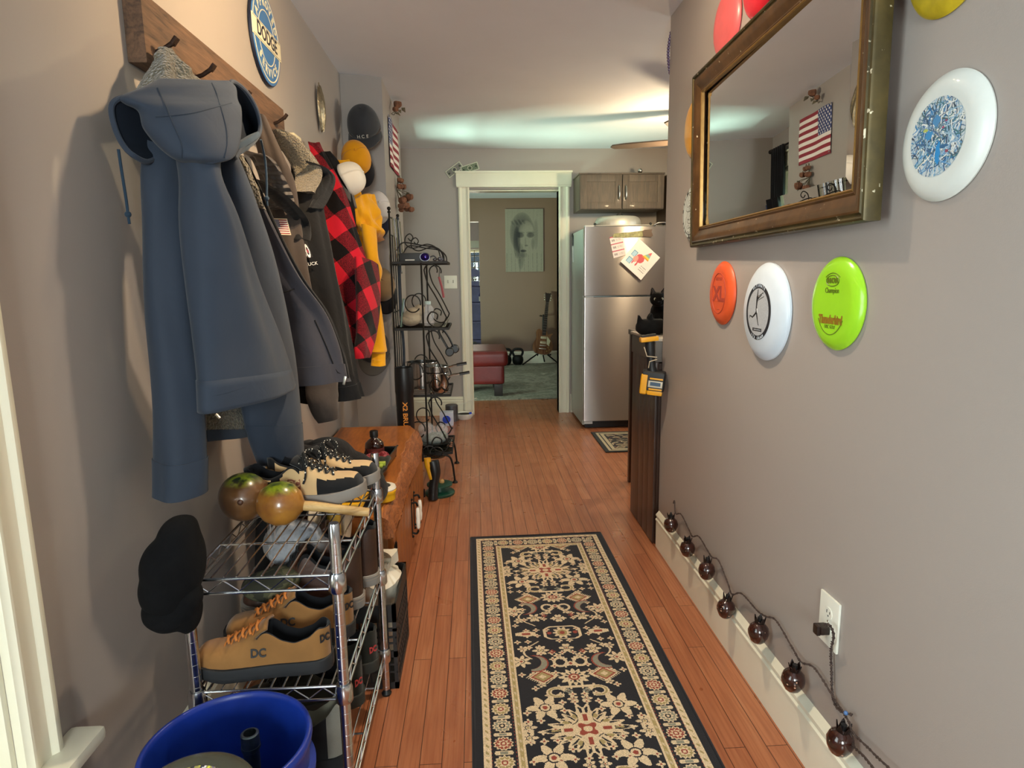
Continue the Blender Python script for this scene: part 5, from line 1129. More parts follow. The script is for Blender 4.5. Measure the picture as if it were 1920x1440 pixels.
# shelf 2
z1 = GZ[1]+.0075; m_linen = fabric('linen_bag', '#a99b84', .12, 500, .4, .9, .1, .6)
t = thing('cloth_sack', 'slumped beige cloth sack on the second shelf of the iron rack', 'bag', (-.40, 3.95, z1)); blob('sack', [(V((-.40, 3.95, z1+.047)), (.065, .085, .046)), (V((-.385, 3.93, z1+.085)), (.045, .06, .03)), (V((-.345, 3.96, z1+.1)), (.035, .05, .035))], m_linen, t, .007, 2)
t = thing('water_jug', 'clear plastic jug on the second shelf of the iron rack', 'jug', (-.30, 3.96, z1)); bm = BM(); lathe(bm, [(0, 0), (.034, 0), (.038, .006), (.038, .03), (.034, .034), (.034, .042), (.038, .046), (.038, .075), (.034, .079), (.034, .086), (.038, .09), (.037, .105), (.022, .125), (.017, .13), (.017, .145), (0, .145)], 24, MX.Translation((-.295, 3.97, z1))); obj('jug_body', bm, m_film, t); bm = BM(); lathe(bm, [(.0175, .13), (.0195, .131), (.0195, .15), (0, .152)], 18, MX.Translation((-.295, 3.97, z1))); obj('jug_cap', bm, mat('pale_teal_cap', '#b9cdc8', .4), t)
t = thing('tin_tray', 'small folded tin tray on the front of the second rack shelf', 'tray', (-.21, 3.9, z1)); bm = BM(); pr = [(-.05, .002), (.05, .002), (.075, .045), (.072, .047), (.047, .006), (-.05, .006)]; loft(bm, [[V((-.225+x*.8, y, z1+z)) for x, z in pr] for y in (3.83, 4.1)]); obj('tray', bm, mat('tarnished_tin', '#5d5846', .4, .7, var=.3, vs=40), t)
t = thing('card_holder', 'blue and green card standing at the back of the second rack shelf', 'card', (-.45, 3.9, z1)); bm = BM(); box(bm, -.004, .004, -.028, .028, 0, .17, MX.Translation((-.455, 3.92, z1)) @ MX.Rotation(.12, 4, 'Y')); obj('card', bm, mat('green_card', '#59705f', .5), t); bm = BM(); box(bm, .0042, .005, -.024, .024, .09, .165, MX.Translation((-.455, 3.92, z1)) @ MX.Rotation(.12, 4, 'Y')); obj('picture_panel', bm, mat('pale_blue_print', '#9fb6c6', .4, var=.3, vs=60), t)
# hanging things
t = thing('red_strap', 'dark red leather strap hanging from the front of the iron rack', 'strap', P(830, 555, 'Y', 3.84)); a, b = P(823, 519, 'Y', 3.84), P(832, 558, 'Y', 3.84); bm = BM(); tube(bm, [a, (a+b)/2+V((.003, 0, 0)), b], .0095, 8, flat=.45); obj('strap', bm, mat('dark_red_leather', '#7d1a22', .45), t); bm = BM(); c = P(824, 508, 'Y', 3.83); tube(bm, [c+V((.0, 0, .026)), c, a], .0018, 6); obj('hanging_cord', bm, m_wire, t)
t = thing('headphones', 'black headphones hanging below the second shelf of the rack', 'headphones', P(838, 650, 'Y', 3.83)); a, b = P(826, 622, 'Y', 3.83), P(845, 655, 'Y', 3.83)
bm = BM(); d = (b-a); nn = V((-d.z, 0, d.x)).normalized()*-1
arch = [a+nn*.012+d*.95, a+nn*.012+d*.4, a+nn*.010-d*.02, a+nn*-.004-d*.12, a-nn*.02+d*.02, a-nn*.026+d*.4, a-nn*.022+d*.95]; tube(bm, smooth_pts(arch, 5), .0075, 10, flat=.7); obj('headband', bm, m_blkcap2, t)
for k, s in enumerate((.012, -.022)):
    bm = BM(); c = a+nn*s*1.0+d*1.08+V((0, .012*(1 if k else -1), 0)); lathe(bm, [(0, -.012), (.022, -.012), (.027, -.006), (.027, .004), (.021, .012), (0, .012)], 20, frame(c, V((1, 0, 0)), V((0, 0, 1)), V((0, -1, 0)))); obj('ear_cup', bm, m_blkcap2, t)
# shelf 3: saucepans
m_stain = mat('stainless_steel', '#c3c1bc', .16, 1, var=.03); z2 = GZ[2]+.0075
def pan(label, c, r, h, hd, group=None, lid=False):
    t = thing('saucepan', label, 'saucepan', c, 0, group); bm = BM(); lathe(bm, [(0, 0), (r*.93, 0), (r, .006), (r, h), (r+.006, h+.002), (r+.005, h+.005), (r-.002, h+.003), (r-.003, .01), (0, .006)], 40, MX.Translation(c)); obj('pan_body', bm, m_stain, t)
    if hd:
        bm = BM(); z = V((0, 0, h*.8)); tube(bm, [V(c)+z+V((r-.002, -.01, 0)), V(c)+z+V((r+.03, -.012, .012)), V(c)+z+V((r+hd, -.015, .022))], [.007, .007, .009], 10, flat=.6); h_ = obj('handle', bm, m_stain, t); bm = BM(); e = V(c)+z+V((r+hd, -.015, .022)); tube(bm, [e-V((.05, 0, .006)), e+V((.012, 0, .004))], .0105, 10, flat=.6); obj('handle_grip', bm, m_blkcap2, h_)
    return t
pan('large stainless saucepan on the third rack shelf', V((-.35, 4.055, z2)), .097, .165, 0, 'stacked saucepans')
pan('small stainless saucepan in front of the large one, black handle', V((-.25, 3.90, z2)), .070, .115, .12, 'stacked saucepans')
pan('middle stainless saucepan stacked in the small one, long black handle', V((-.25, 3.90, z2+.121)), .074, .035, .10, 'stacked saucepans')
# shelf 4
z3 = GZ[3]+.0075; t = thing('dish', 'shallow black dish on the lowest shelf of the iron rack', 'dish', (-.26, 3.93, z3)); bm = BM(); lathe(bm, [(0, .002), (.08, .0), (.115, .03), (.118, .033), (.112, .034), (.078, .006), (0, .006)], 36, MX.Translation((-.285, 3.95, z3))); obj('dish_body', bm, mat('glossy_black_plastic', '#0d1110', .2), t)
t = thing('produce_bag', 'clear plastic bag of greens on the black dish', 'bag', (-.26, 3.95, z3)); blob('film_bag', [(V((-.285, 3.95, z3+.065)), (.095, .095, .052)), (V((-.33, 3.93, z3+.12)), (.05, .06, .04)), (V((-.24, 3.95, z3+.10)), (.05, .06, .04))], m_film, t, .008, 2)
blob('leafy_greens', [(V((-.28, 3.95, z3+.05)), (.075, .078, .036)), (V((-.23, 3.93, z3+.07)), (.032, .05, .03))], mat('sage_green', '#5f6b5c', .8, var=.25, vs=40, bump=.6, bs=50), t, .007, 1)
m_mesh = NT('woven_wire'); vv = m_mesh.coord(); w_ = m_mesh.n('TexChecker', {'Vector': vv, 'Scale': 160.0}); m_mesh.set(color=m_mesh.mix(w_.outputs['Fac'], C('#3a372a'), C('#7b765c')), rough=.5, metal=.6); m_mesh = m_mesh.m
t = thing('wire_basket', 'round mesh basket slung under the lowest rack shelf', 'basket', (-.27, 3.93, GZ[3]-.1)); bm = BM(); lathe(bm, [(0, -.06), (.05, -.056), (.085, -.035), (.098, -.012), (.1, -.008), (.095, -.008), (.08, -.03), (.045, -.05), (0, -.054)], 32, MX.Translation((-.27, 3.92, GZ[3]))); obj('basket_bowl', bm, m_mesh, t); bm = BM(); tube(bm, [V((-.27+.1*cos(a), 3.92+.1*sin(a), GZ[3]-.009)) for a in np.linspace(0, 2*PI, 32, endpoint=False)], .003, 6, closed=True); obj('basket_rim', bm, m_wire, t)
t = thing('cable', 'coiled black cable hanging at the lowest rack shelf', 'cable', (-.33, 3.79, GZ[3]))
bm = BM(); tube(bm, smooth_pts([V((-.36+.05*cos(a)+.004*k, 3.785-.002*k, GZ[3]+.02+.035*sin(a)+.003*sin(k))) for k, a in enumerate(np.linspace(0, 5*PI, 30))], 3), .0035, 6); obj('cable_coil', bm, m_blkcap2, t)
t = thing('belt', 'dark slate strap hanging down the back of the iron rack', 'belt', (-.455, 4.05, .55)); bm = BM(); pts = [V((-.468, 4.05, z)) for z in (1.62, 1.4, 1.2, 1.0, .8, .6)]; pts = [p+V((.006*sin(k*2), .012*k/5, 0)) for k, p in enumerate(pts)]; tube(bm, smooth_pts(pts, 4), .011, 8, flat=.3); obj('strap', bm, fabric('slate_web', '#2e333b', .1), t)
t = thing('necklaces', 'tangle of silver chains and keys hanging at the top of the iron rack', 'chains', (-.47, 4.0, 1.4)); rng = random.Random(3)
for k in range(9):
    bm = BM(); y = 3.84+.035*k; L = .12+.22*rng.random(); x = -.474+.006*(k % 3); pts = [V((x, y, 1.60)), V((x+.004, y+.004, 1.60-L*.6)), V((x+.006, y+.012, 1.60-L)), V((x+.004, y+.02, 1.60-L*.6)), V((x, y+.022, 1.6))]; tube(bm, smooth_pts(pts, 5), .0024, 5); ball(bm, (x+.008, y+.012, 1.595-L), (.005, .009, .014), 8); obj('chain', bm, m_chrome if k % 2 else mat('dull_pewter', '#6b6a58', .4, .7), t)
# blower tube, tool and reel on the floor
bt = V((P(758, 720, 'Y', 3.58).x, 3.58, 0)); t = thing('blower_tube', 'black plastic blower tube with orange lettering standing behind the bench', 'tube', bt); bm = BM(); lathe(bm, [(0, .0), (.046, 0), (.048, .01), (.049, .6), (.053, .62), (.053, .70), (.050, .755), (.046, .757), (.045, .70), (0, .69)], 36, MX.Translation(bt)); obj('tube_body', bm, mat('satin_black_plastic', '#111112', .38), t)
bm = BM(); mx = frame(bt+V((.004, -.0495, .46)), V((0, 0, -1)), V((1, 0, 0)), V((0, -1, 0))); text_bm(bm, 'X2 BRUSHLESS', .036, mx @ MX.Translation((.03, 0, 0)), .0012, bold=.0008, sx=1.15); obj('lettering', bm, mat('orange_print', '#d98a2a', .5), t)
m_dw = mat('tool_yellow', '#d79a16', .4, var=.06)
t = thing('cord_reel', 'green plastic reel on the floor behind the bench end', 'reel', (-.235, 3.60, 0)); mx = MX.Translation((-.235, 3.60, 0)); bm = BM(); lathe(bm, [(0, 0), (.085, 0), (.088, .004), (.088, .014), (.083, .018), (.035, .02), (.032, .05), (.06, .052), (.075, .056), (.075, .064), (.06, .068), (0, .068)], 32, mx); obj('spool', bm, mat('green_plastic', '#0f3a2b', .35, var=.1), t)
bm = BM(); ball(bm, (-.222, 3.60, .075), .016, 12); obj('hub_knob', bm, mat('tan_knob', '#a9804a', .5), t)
t = thing('cordless_saw', 'yellow and black cordless tool leaning between bench and iron rack', 'power tool', (-.27, 3.50, 0)); bm = BM(); tube(bm, smooth_pts([V((-.268, 3.49, .01)), V((-.262, 3.49, .09)), V((-.25, 3.49, .16)), V((-.262, 3.5, .23))], 5), [.028, .028, .028, .027, .027, .026, .026, .026, .026, .028, .03, .032, .033, .034, .034, .034], 14); obj('grip', bm, m_blkcap2, t)
bm = BM(); tube(bm, smooth_pts([V((-.292, 3.487, .25)), V((-.285, 3.485, .19)), V((-.268, 3.484, .13))], 5), [.02]*5+[.016]*6, 12); obj('yellow_shell', bm, m_dw, t)
# ================================================================ flag wall
t = thing('flag', 'small American flag tacked to the side of the chimney bump', 'flag', (XP+.004, 4.44, 1.945)); m_flag = attr_mat('printed_cotton_flag', .85, .1)
paint_surf('cloth', 130, 91, on_frame(on_left(V((XP+.007, 4.43, 2.097))), .47, .305, lambda u, v: .004*np.sin(u*9)+.002*np.sin(v*7+u*4)), flag_fn, m_flag, t, .001)
for yy, zz in ((4.205, 2.243), (4.655, 2.243), (4.205, 1.955), (4.655, 1.955)):
    bm = BM(); ball(bm, (XP+.012, yy, zz), .005, 8); obj('push_pin', bm, m_nickel, t)
m_dry = mat('dried_petal', '#6d4630', .85, var=.45, vs=50, bump=.5); m_dry2 = mat('dried_leaf', '#5b523f', .9, var=.3)
def dried(label, base, n, spread, seed, cat, droop):
    rng = random.Random(seed); t = thing('hanging_dried_flowers', label, cat, base)
    for k in range(n):
        p = V(base)+V((.028+.05*rng.random()*spread, (rng.random()-.5)*.10*spread, (rng.random()-.5)*.15*spread)); bm = BM(); r = .016+.012*rng.random()
        for q in range(5):
            rr = r*(1-.16*q); rings = [[p+V(((rr*cos(a)*(1+.25*sin(3*a+q*1.7+k)))*f, (rr*sin(a)*(1+.2*cos(4*a+k)))*f, r*(g-.5)*1.5)) for a in np.linspace(0, 2*PI, 16, endpoint=False)] for f, g in ((.5, 0), (.95, .3), (1, .6), (.9, .95+.03*q))]
            loft(bm, rings, True, False)
        fl = obj('bloom', bm, m_dry, t); bm = BM(); tube(bm, smooth_pts([p, p+V((-.01, .01, -.03*droop)), V(base)+V((.006, .01*rng.random(), droop*-.03))], 4), .0022, 5); obj('stem', bm, m_dry2, fl)
    for k in range(3):
        bm = BM(); p = V(base)+V((.03+.02*k, .02*(k-1), -.03+.02*k)); d = V((.05*rng.random()+.01, .05*(rng.random()-.3), -.02)); tube(bm, [p, p+d*.5+V((0, 0, .008)), p+d], [.002, .014, .001], 8, flat=.25); obj('leaf', bm, m_dry2, t)
    return t
dried('dried rose sprig pinned above the flag', V((XP, 4.36, 2.325)), 2, .7, 4, 'dried flowers', 1)
dried('bunch of brown dried roses hanging below the flag', V((XP, 4.47, 1.81)), 12, 1.45, 9, 'dried flowers', -1)
# ================================================================ back wall and floor by the doorway
m_plate = mat('switch_plate', '#e3e4d8', .35, var=.02)
def wall_plate(name, label, mx, w, h, cat):
    t = thing(name, label, cat, mx.translation); bm = BM(); box(bm, -w/2, w/2, -h/2, h/2, 0, .006, mx, bev=.0025); obj('cover_plate', bm, m_plate, t); return t
c = P(845, 529, 'Y', YB); t = wall_plate('light_switch', 'white double light switch plate left of the doorway', on_back(c), .115, .115, 'switch')
for sx in (-.023, .023): bm = BM(); box(bm, -.005, .005, -.008, .014, .005, .016, on_back(c+V((sx, 0, 0))) @ MX.Rotation(-.4, 4, 'X'), bev=.001); obj('toggle', bm, mat('grey_toggle', '#b5b7ae', .4), t)
def bill_fn(s):
    def f(u, v):
        a = pick(u.shape, '#c7c9b6'); e = (u > .05) & (u < .95) & (v > .1) & (v < .9); put(a, e, '#7d8a76' if s else '#8f8f8a'); put(a, e & (np.sin(u*60+np.sin(v*20)*2) > .3), '#55644f' if s else '#5d5d5c'); r = np.hypot((u-.5)*2.3, v-.5); put(a, r < .32, '#a9ad98'); put(a, r < .2, '#4d5a4a' if s else '#4a4a4c')
        for cx in (.14, .86): put(a, np.hypot((u-cx)*2.3, v-.5) < .14, '#3f4a3c')
        return a
    return f
m_bill = attr_mat('printed_banknote', .8)
for k, (x, y, a, lb) in enumerate(((852, 318, .62, 'grey banknote tucked behind the left end of the door header'), (881, 315, .30, 'green banknote standing on the door header'))):
    o_ = paint_surf('banknote', 80, 36, on_frame(on_back(P(x, y, 'Y', YB-.008)) @ RZ(a), .156, .066, lambda u, v: .003*np.sin(u*5)), bill_fn(k), m_bill, None, .0006); tag(o_, lb, 'banknote', 'banknotes on the door frame')
c = P(830, 791, 'Z', 0); c.y = 5.45; t = thing('carton', 'small white and blue box on the floor by the back wall', 'box', (-.265, 5.4, 0)); bm = BM(); box(bm, -.33, -.215, 5.35, 5.46, .0, .115, bev=.003); obj('box_body', bm, mat('white_card', '#c9cde0', .5), t); bm = BM(); lathe(bm, [(0, 0), (.034, 0), (.034, .001), (0, .001)], 28, on_back(V((-.272, 5.3485, .058)))); obj('blue_disc_print', bm, mat('blue_print', '#1f43c8', .5), t)
bm = BM()
t = thing('pet_bowl', 'white pet bowl with dry food beside the door casing', 'bowl', (-.125, 5.63, 0)); mx = MX.Translation((-.125, 5.63, 0)); lathe(bm, [(0, 0), (.06, 0), (.082, .03), (.088, .05), (.086, .053), (.08, .05), (.058, .012), (0, .012)], 32, mx); obj('bowl_body', bm, mat('white_ceramic', '#dcdad2', .25), t)
bm = BM(); lathe(bm, [(0, .044), (.03, .046), (.055, .042), (.074, .04), (.06, .02), (0, .02)], 28, mx); o_ = obj('kibble', bm, mat('dark_kibble', '#33302c', .9, var=.4, vs=90, bump=1, bs=90), t); bm = BM(); box(bm, -.012, .012, -.003, .003, -.012, .012, MX.Translation((-.07, 5.585, .055)) @ RZ(.6)); obj('blue_mark', bm, mat('blue_print', '#1f43c8', .5), t)
t = thing('metal_canister', 'grey metal canister on the floor behind the small box', 'canister', (-.24, 5.56, 0)); bm = BM(); lathe(bm, [(0, 0), (.055, 0), (.055, .14), (.05, .145), (0, .145)], 24, MX.Translation((-.235, 5.56, 0))); obj('can_body', bm, mat('grey_metal', '#6a6a70', .35, .8), t)
t = thing('cable', 'thin white cable running along the baseboard to the door casing', 'cable', (-.3, 5.75, .1)); bm = BM(); tube(bm, smooth_pts([V((-.6, 5.765, .15)), V((-.4, 5.755, .10)), V((-.25, 5.75, .09)), V((-.12, 5.74, .12)), V((-.05, 5.745, .15)), V((-.012, 5.77, .16)), V((-.02, 5.85, .13))], 6), .003, 6); obj('cable_line', bm, m_plate, t)
# ================================================================ kitchen: refrigerator, cupboard, counter, cats
m_ss = NT('brushed_stainless'); n_ = m_ss.noise(m_ss.coord((400, 400, 1.5)), 3, 2); m_ss.set(color=C('#a9a3a0'), metal=.85, rough=m_ss.ramp(n_, [(.3, (.29, .29, .29, 1)), (.7, (.33, .33, .33, 1))])); m_ss.b.inputs['Anisotropic'].default_value = .9; m_ss.b.inputs['Anisotropic Rotation'].default_value = .25; m_ss.link(m_ss.n('Tangent', direction_type='RADIAL', axis='Z').outputs[0], m_ss.b.inputs['Tangent']); m_ss = m_ss.m
m_fside = mat('fridge_side_grey', '#aeb5b0', .45, .15, var=.03)
fx0, fx1, fy, fz, fs = .866, 1.63, 5.085, 1.632, 1.088
fr = thing('refrigerator', 'stainless top freezer refrigerator right of the doorway', 'refrigerator', ((fx0+fx1)/2, 5.44, 0))
bm = BM(); box(bm, fx0, fx1, fy+.075, 5.785, .025, fz-.01, bev=.004); obj('cabinet_shell', bm, m_fside, fr)
bm = BM(); box(bm, fx0+.02, fx1-.02, fy+.06, fy+.12, .005, .07); obj('kick_plate', bm, m_blkpl, fr)
for nm, z0, z1, hz in (('freezer_door', fs+.006, fz, (1.15, 1.45)), ('lower_door', .07, fs-.006, (.55, .98))):
    bm = BM(); box(bm, fx0, fx1, fy, fy+.068, z0, z1, bev=.008); d_ = obj(nm, bm, m_ss, fr)
    bm = BM(); tube(bm, smooth_pts([V((fx1-.05, fy, hz[0])), V((fx1-.05, fy-.045, hz[0]+.03)), V((fx1-.05, fy-.045, hz[1]-.03)), V((fx1-.05, fy, hz[1]))], 5), .011, 10); obj('handle', bm, m_ss, d_)
    bm = BM(); box(bm, fx0+.01, fx1-.01, fy+.066, fy+.077, z0+.01, z1-.01); obj('gasket', bm, m_blkpl, d_)
for z0, z1 in ((fz-.002, fz+.012), (.045, .068), (fs-.006, fs+.006)):
    bm = BM(); box(bm, fx0+.004, fx0+.075, fy+.012, fy+.06, z0, z1, bev=.003); obj('hinge_cover', bm, mat('light_grey_plastic', '#b9bab8', .4), fr)
t = thing('roaster_lid', 'pale ribbed aluminium roasting pan lid on top of the refrigerator', 'pan lid', (1.19, 5.35, fz)); bm = BM(); rings = []
for q, z in ((1, .0), (1.0, .022), (.97, .045), (.9, .064), (.76, .076), (.5, .081), (.2, .082)):
    rings.append([V((1.185+.19*q*cos(a)*(1+.008*sin(36*a) if q > .85 else 1), 5.34+.125*q*sin(a), fz+.022+z)) for a in np.linspace(0, 2*PI, 144, endpoint=False)])
loft(bm, rings); obj('lid_dome', bm, mat('dull_aluminium', '#bcbab0', .4, .5, var=.05), t); bm = BM(); tube(bm, smooth_pts([V((1.16, 5.28, fz+.102)), V((1.185, 5.275, fz+.118)), V((1.21, 5.28, fz+.102))], 5), .006, 8); obj('lid_handle', bm, m_blkcap2, t)
t = thing('baking_tray', 'dark rimmed baking tray under the roasting lid on the refrigerator', 'tray', (1.19, 5.35, fz)); bm = BM(); box(bm, .96, 1.42, 5.19, 5.5, fz+.001, fz+.010, bev=.002); box(bm, .95, 1.43, 5.18, 5.51, fz+.010, fz+.020, bev=.003); obj('tray_body', bm, mat('grey_enamel', '#8f8d86', .4, .3), t)
for x in (.965, 1.415): bm = BM(); ball(bm, (x, 5.185, fz+.026), .011, 10); obj('grip_knob', bm, m_blkcap2, t)
t = thing('cast_hook', 'small black and silver clutter at the right of the refrigerator top', 'kitchenware', (1.5, 5.2, fz)); bm = BM(); box(bm, 1.45, 1.58, 5.16, 5.26, fz+.001, fz+.014, bev=.004); ball(bm, (1.54, 5.2, fz+.028), (.03, .02, .016), 12); obj('pan_rest', bm, m_blkcap2, t); bm = BM(); tube(bm, smooth_pts([V((1.44, 5.165, fz+.012)), V((1.47, 5.16, fz+.03)), V((1.53, 5.155, fz+.03)), V((1.56, 5.16, fz+.012))], 5), .005, 8); obj('chrome_bail', bm, m_chrome, t)
# on the freezer door
yf = fy-.0025; m_print = attr_mat('coloured_print', .6)
def ticket(u, v):
    a = pick(u.shape, '#ded3cf'); s = (v*3) % 1; put(a, s > .86, '#b85a6a'); put(a, (s > .28) & (s < .62) & (u > .12) & (u < .38) & (np.sin(u*70) > -.2), '#57504f'); put(a, (s > .3) & (s < .6) & (u > .48) & (u < .9) & (np.sin(u*120+v*90) > .4), '#a59d9a'); return a
c = P(1158, 462, 'Y', yf); o_ = paint_surf('ticket_strip', 40, 60, on_frame(on_back(c) @ RZ(.22), .10, .165), ticket, m_print, None, .0008); tag(o_, 'strip of three printed tickets on the freezer door', 'paper')
tk = BM()
def drawing(u, v):
    a = pick(u.shape, '#e8e2dd'); put(a, np.abs(u-.5) < .004, '#cfc8c2'); put(a, np.abs(v-.5) < .004, '#cfc8c2')
    bx = lambda cx, cy, w, h: (np.abs(u-cx) < w) & (np.abs(v-cy) < h)
    for cx, cy in ((.2, .53), (.2, .25)): put(a, bx(cx, cy, .085, .1), '#5f93b0'); put(a, bx(cx, cy, .072, .085), '#a8cbdc')
    put(a, np.hypot((u-.47)/.16, (v-.52)/.15) < 1, '#c9545a'); put(a, np.hypot((u-.35)/.09, (v-.42)/.12) < 1, '#dd9a8c'); put(a, np.hypot((u-.48)/.03, (v-.30)/.08) < 1, '#c9545a'); put(a, np.hypot((u-.33)/.03, (v-.28)/.07) < 1, '#c86a78')
    w = .13*(1-(v-.66)/.3); hat = (v > .62) & (v < .92) & (np.abs(u-.62-.18*(v-.66)) < np.clip(w, 0, 1)); cols = ['#d9893a', '#e3cf4f', '#7fb2a2', '#8fa7a4', '#d76a72', '#d76a72']
    for i, cc in enumerate(cols): put(a, hat & (v >= .62+.05*i), cc)
    for k in range(3): put(a, (np.abs(v-(.36-.07*k)) < .015) & (u > .66) & (u < .9) & (np.sin(u*160+k*2) > -.1), '#6d5f68')
    return a
c = P(1200, 487, 'Y', yf-.006); o_ = paint_surf('drawing', 90, 90, on_frame(on_back(c) @ RZ(-.72), .222, .232, lambda u, v: .004+.012*(1-v)**2), drawing, m_print, None, .0006); tag(o_, 'folded sheet with a crayon drawing hanging askew on the freezer door', 'drawing')
tk.free(); t = thing('saw_magnet', 'saw shaped magnet holding the papers on the freezer door', 'magnet', P(1190, 441, 'Y', yf)); bm = BM(); mx = on_back(P(1185, 440, 'Y', yf)) @ RZ(.06); prism(bm, [(-.155, .002), (-.14, .018), (.09, .024), (.09, -.022), (.02, -.02), (-.15, -.012)], 0, .005, mx); obj('painted_blade', bm, mat('painted_saw_blade', '#8b8a5c', .5, var=.5, vs=45), t)
bm = BM(); pts = [(.085, .024), (.10, .03), (.16, .03), (.155, .012), (.165, -.02), (.15, -.03), (.115, -.024), (.085, -.022)]; prism(bm, pts, 0, .008, mx); obj('saw_handle', bm, mat('dark_wood_handle', '#4d3a2c', .5), t)
t = thing('bottle_opener', 'grey opener hanging on the left side of the refrigerator', 'opener', V((fx0, 5.45, 1.35))); c = P(1074, 470, 'X', fx0-.004); bm = BM(); box(bm, -.004, .004, -.016, .016, -.10, .10, MX.Translation(c), bev=.003); obj('blade', bm, mat('pale_steel_print', '#b9bcb6', .4, .5), t); bm = BM(); box(bm, -.006, .005, -.02, .02, .04, .13, MX.Translation(c), bev=.004); ball(bm, c+V((-.004, 0, .13)), (.006, .012, .02), 10); obj('holder', bm, m_blkcap2, t)
# cupboard over the refrigerator
m_cab = wood('grey_brown_cabinet', '#3c3127', '#5a4b3b', (18, 18, 2), 2, .5, .05, bump=.08)
cx0, cx1, cyf, cz0, cz1 = .885, 1.60, 5.47, 1.80, 2.085
cb = thing('cupboard', 'grey brown two door cupboard above the refrigerator', 'cupboard', ((cx0+cx1)/2, 5.64, cz0)); bm = BM(); box(bm, cx0, cx1, cyf, 5.797, cz0, cz1, bev=.002); box(bm, cx0-.006, cx1+.006, cyf-.008, 5.797, cz1, cz1+.012, bev=.002); obj('carcass', bm, m_cab, cb)
bm = BM(); box(bm, 1.634, 1.662, 5.47, 5.797, fz-.35, cz1); obj('side_panel', bm, m_cab, cb)
for x0, x1, hx in ((cx0+.004, (cx0+cx1)/2-.004, 1), ((cx0+cx1)/2+.004, cx1-.004, 0)):
    bm = BM(); z0, z1 = cz0+.004, cz1-.006; w = .055
    box(bm, x0, x1, cyf-.014, cyf-.001, z0, z1); box(bm, x0, x0+w, cyf-.02, cyf-.012, z0, z1, bev=.0015); box(bm, x1-w, x1, cyf-.02, cyf-.012, z0, z1, bev=.0015); box(bm, x0+w, x1-w, cyf-.02, cyf-.012, z0, z0+w, bev=.0015); box(bm, x0+w, x1-w, cyf-.02, cyf-.012, z1-w, z1, bev=.0015)
    d_ = obj('door', bm, m_cab, cb); h0 = x1-.025 if hx else x0+.025; bm = BM(); zc_ = (z0+z1)/2-.005; tube(bm, smooth_pts([V((h0, cyf-.02, zc_-.055)), V((h0, cyf-.038, zc_-.045)), V((h0, cyf-.046, zc_)), V((h0, cyf-.038, zc_+.045)), V((h0, cyf-.02, zc_+.055))], 5), .0055, 8); obj('handle', bm, m_nickel, d_)
c = V((P(1200, 320, 'Y', 5.55).x, 5.55, cz1+.013)); t = thing('ornament', 'small silver ball ornament on top of the cupboard', 'ornament', c); bm = BM(); lathe(bm, [(0, 0), (.012, 0), (.013, .004), (.006, .008), (0, .008)], 16, MX.Translation(c)); obj('base', bm, m_nickel, t); bm = BM(); ball(bm, c+V((0, 0, .025)), .02, 16); obj('ball', bm, m_stain, t)
# counter whose end panel closes the corridor wall
m_dark = wood('dark_stained_board', '#20120c', '#3d2518', (30, 30, 1.2), 1.6, .35, .15, bump=.15)
kt = thing('counter_cabinet', 'dark stained counter cabinet at the end of the right wall', 'cabinet', (1.2, 3.0, 0)); KX = .80; KY0, KY1, KZ = YR+.012, 3.215, .965
bm = BM(); box(bm, KX+.014, 1.7, KY0, KY1-.01, .0, KZ-.11); obj('carcass', bm, m_dark, kt)
bm = BM()
for k, (a, b) in enumerate(((KY0, 2.885), (2.888, 2.975), (2.978, 3.065), (3.068, KY1))): box(bm, KX, KX+.013, a, b, .006, KZ-.105, bev=.003)
obj('end_boards', bm, m_dark, kt)
bm = BM(); box(bm, KX-.004, 1.7, KY0, KY1+.01, KZ-.104, KZ-.012, bev=.002); obj('apron', bm, mat('grey_brown_laminate', '#4b4641', .5), kt)
bm = BM(); box(bm, KX-.010, 1.72, KY0, KY1+.02, KZ-.0115, KZ, bev=.003); obj('worktop', bm, mat('pale_laminate', '#a39b90', .35), kt)
# impact driver hung on the end panel
t = thing('impact_driver', 'yellow and black cordless impact driver hung on the dark end panel', 'power tool', V((.74, 2.69, .75))); m_dwb = mat('tool_black', '#15171a', .5); Y0 = 2.69
def d(x, y, dy=0): return P(x, y, 'Y', Y0+dy)
bm = BM(); tube(bm, smooth_pts([d(1218, 640), d(1219, 660), d(1222, 690), d(1226, 706)], 5), [.021]*6+[.0185]*5+[.021]*5, 14); obj('grip', bm, m_dwb, t)
for pts in ([(1208, 651), (1213, 668), (1232, 670)], [(1232, 674), (1218, 678), (1216, 690)]):
    bm = BM(); tube(bm, [d(x, y, -.021) for x, y in pts], .0024, 6); obj('grip_trim', bm, mat('tool_trim_grey', '#b1a48d', .5), t)
bm = BM(); tube(bm, [d(1203, 636, .0), d(1215, 635), d(1230, 632)], [.016, .019, .016], 14); obj('motor_housing', bm, m_dwb, t)
bm = BM(); box(bm, -.042, .035, -.02, .016, -.011, .009, MX.Translation(d(1218, 635, -.006)) @ MX.Rotation(-.1, 4, 'Y'), bev=.005); obj('yellow_shell', bm, m_dw, t)
bm = BM(); box(bm, -.05, .05, -.035, .035, -.062, .026, MX.Translation(d(1226, 706, .005)) @ RZ(-.35) @ MX.Rotation(.1, 4, 'Y'), bev=.014, seg=3); b_ = obj('battery', bm, m_dwb, t)
bm = BM(); box(bm, -.052, -.02, -.036, .036, -.078, .012, MX.Translation(d(1226, 706, .004)) @ RZ(-.35) @ MX.Rotation(.1, 4, 'Y'), bev=.012, seg=3); box(bm, -.02, .045, -.032, .03, -.078, -.05, MX.Translation(d(1226, 706, .004)) @ RZ(-.35) @ MX.Rotation(.1, 4, 'Y'), bev=.008); obj('battery_shell', bm, m_dw, b_)
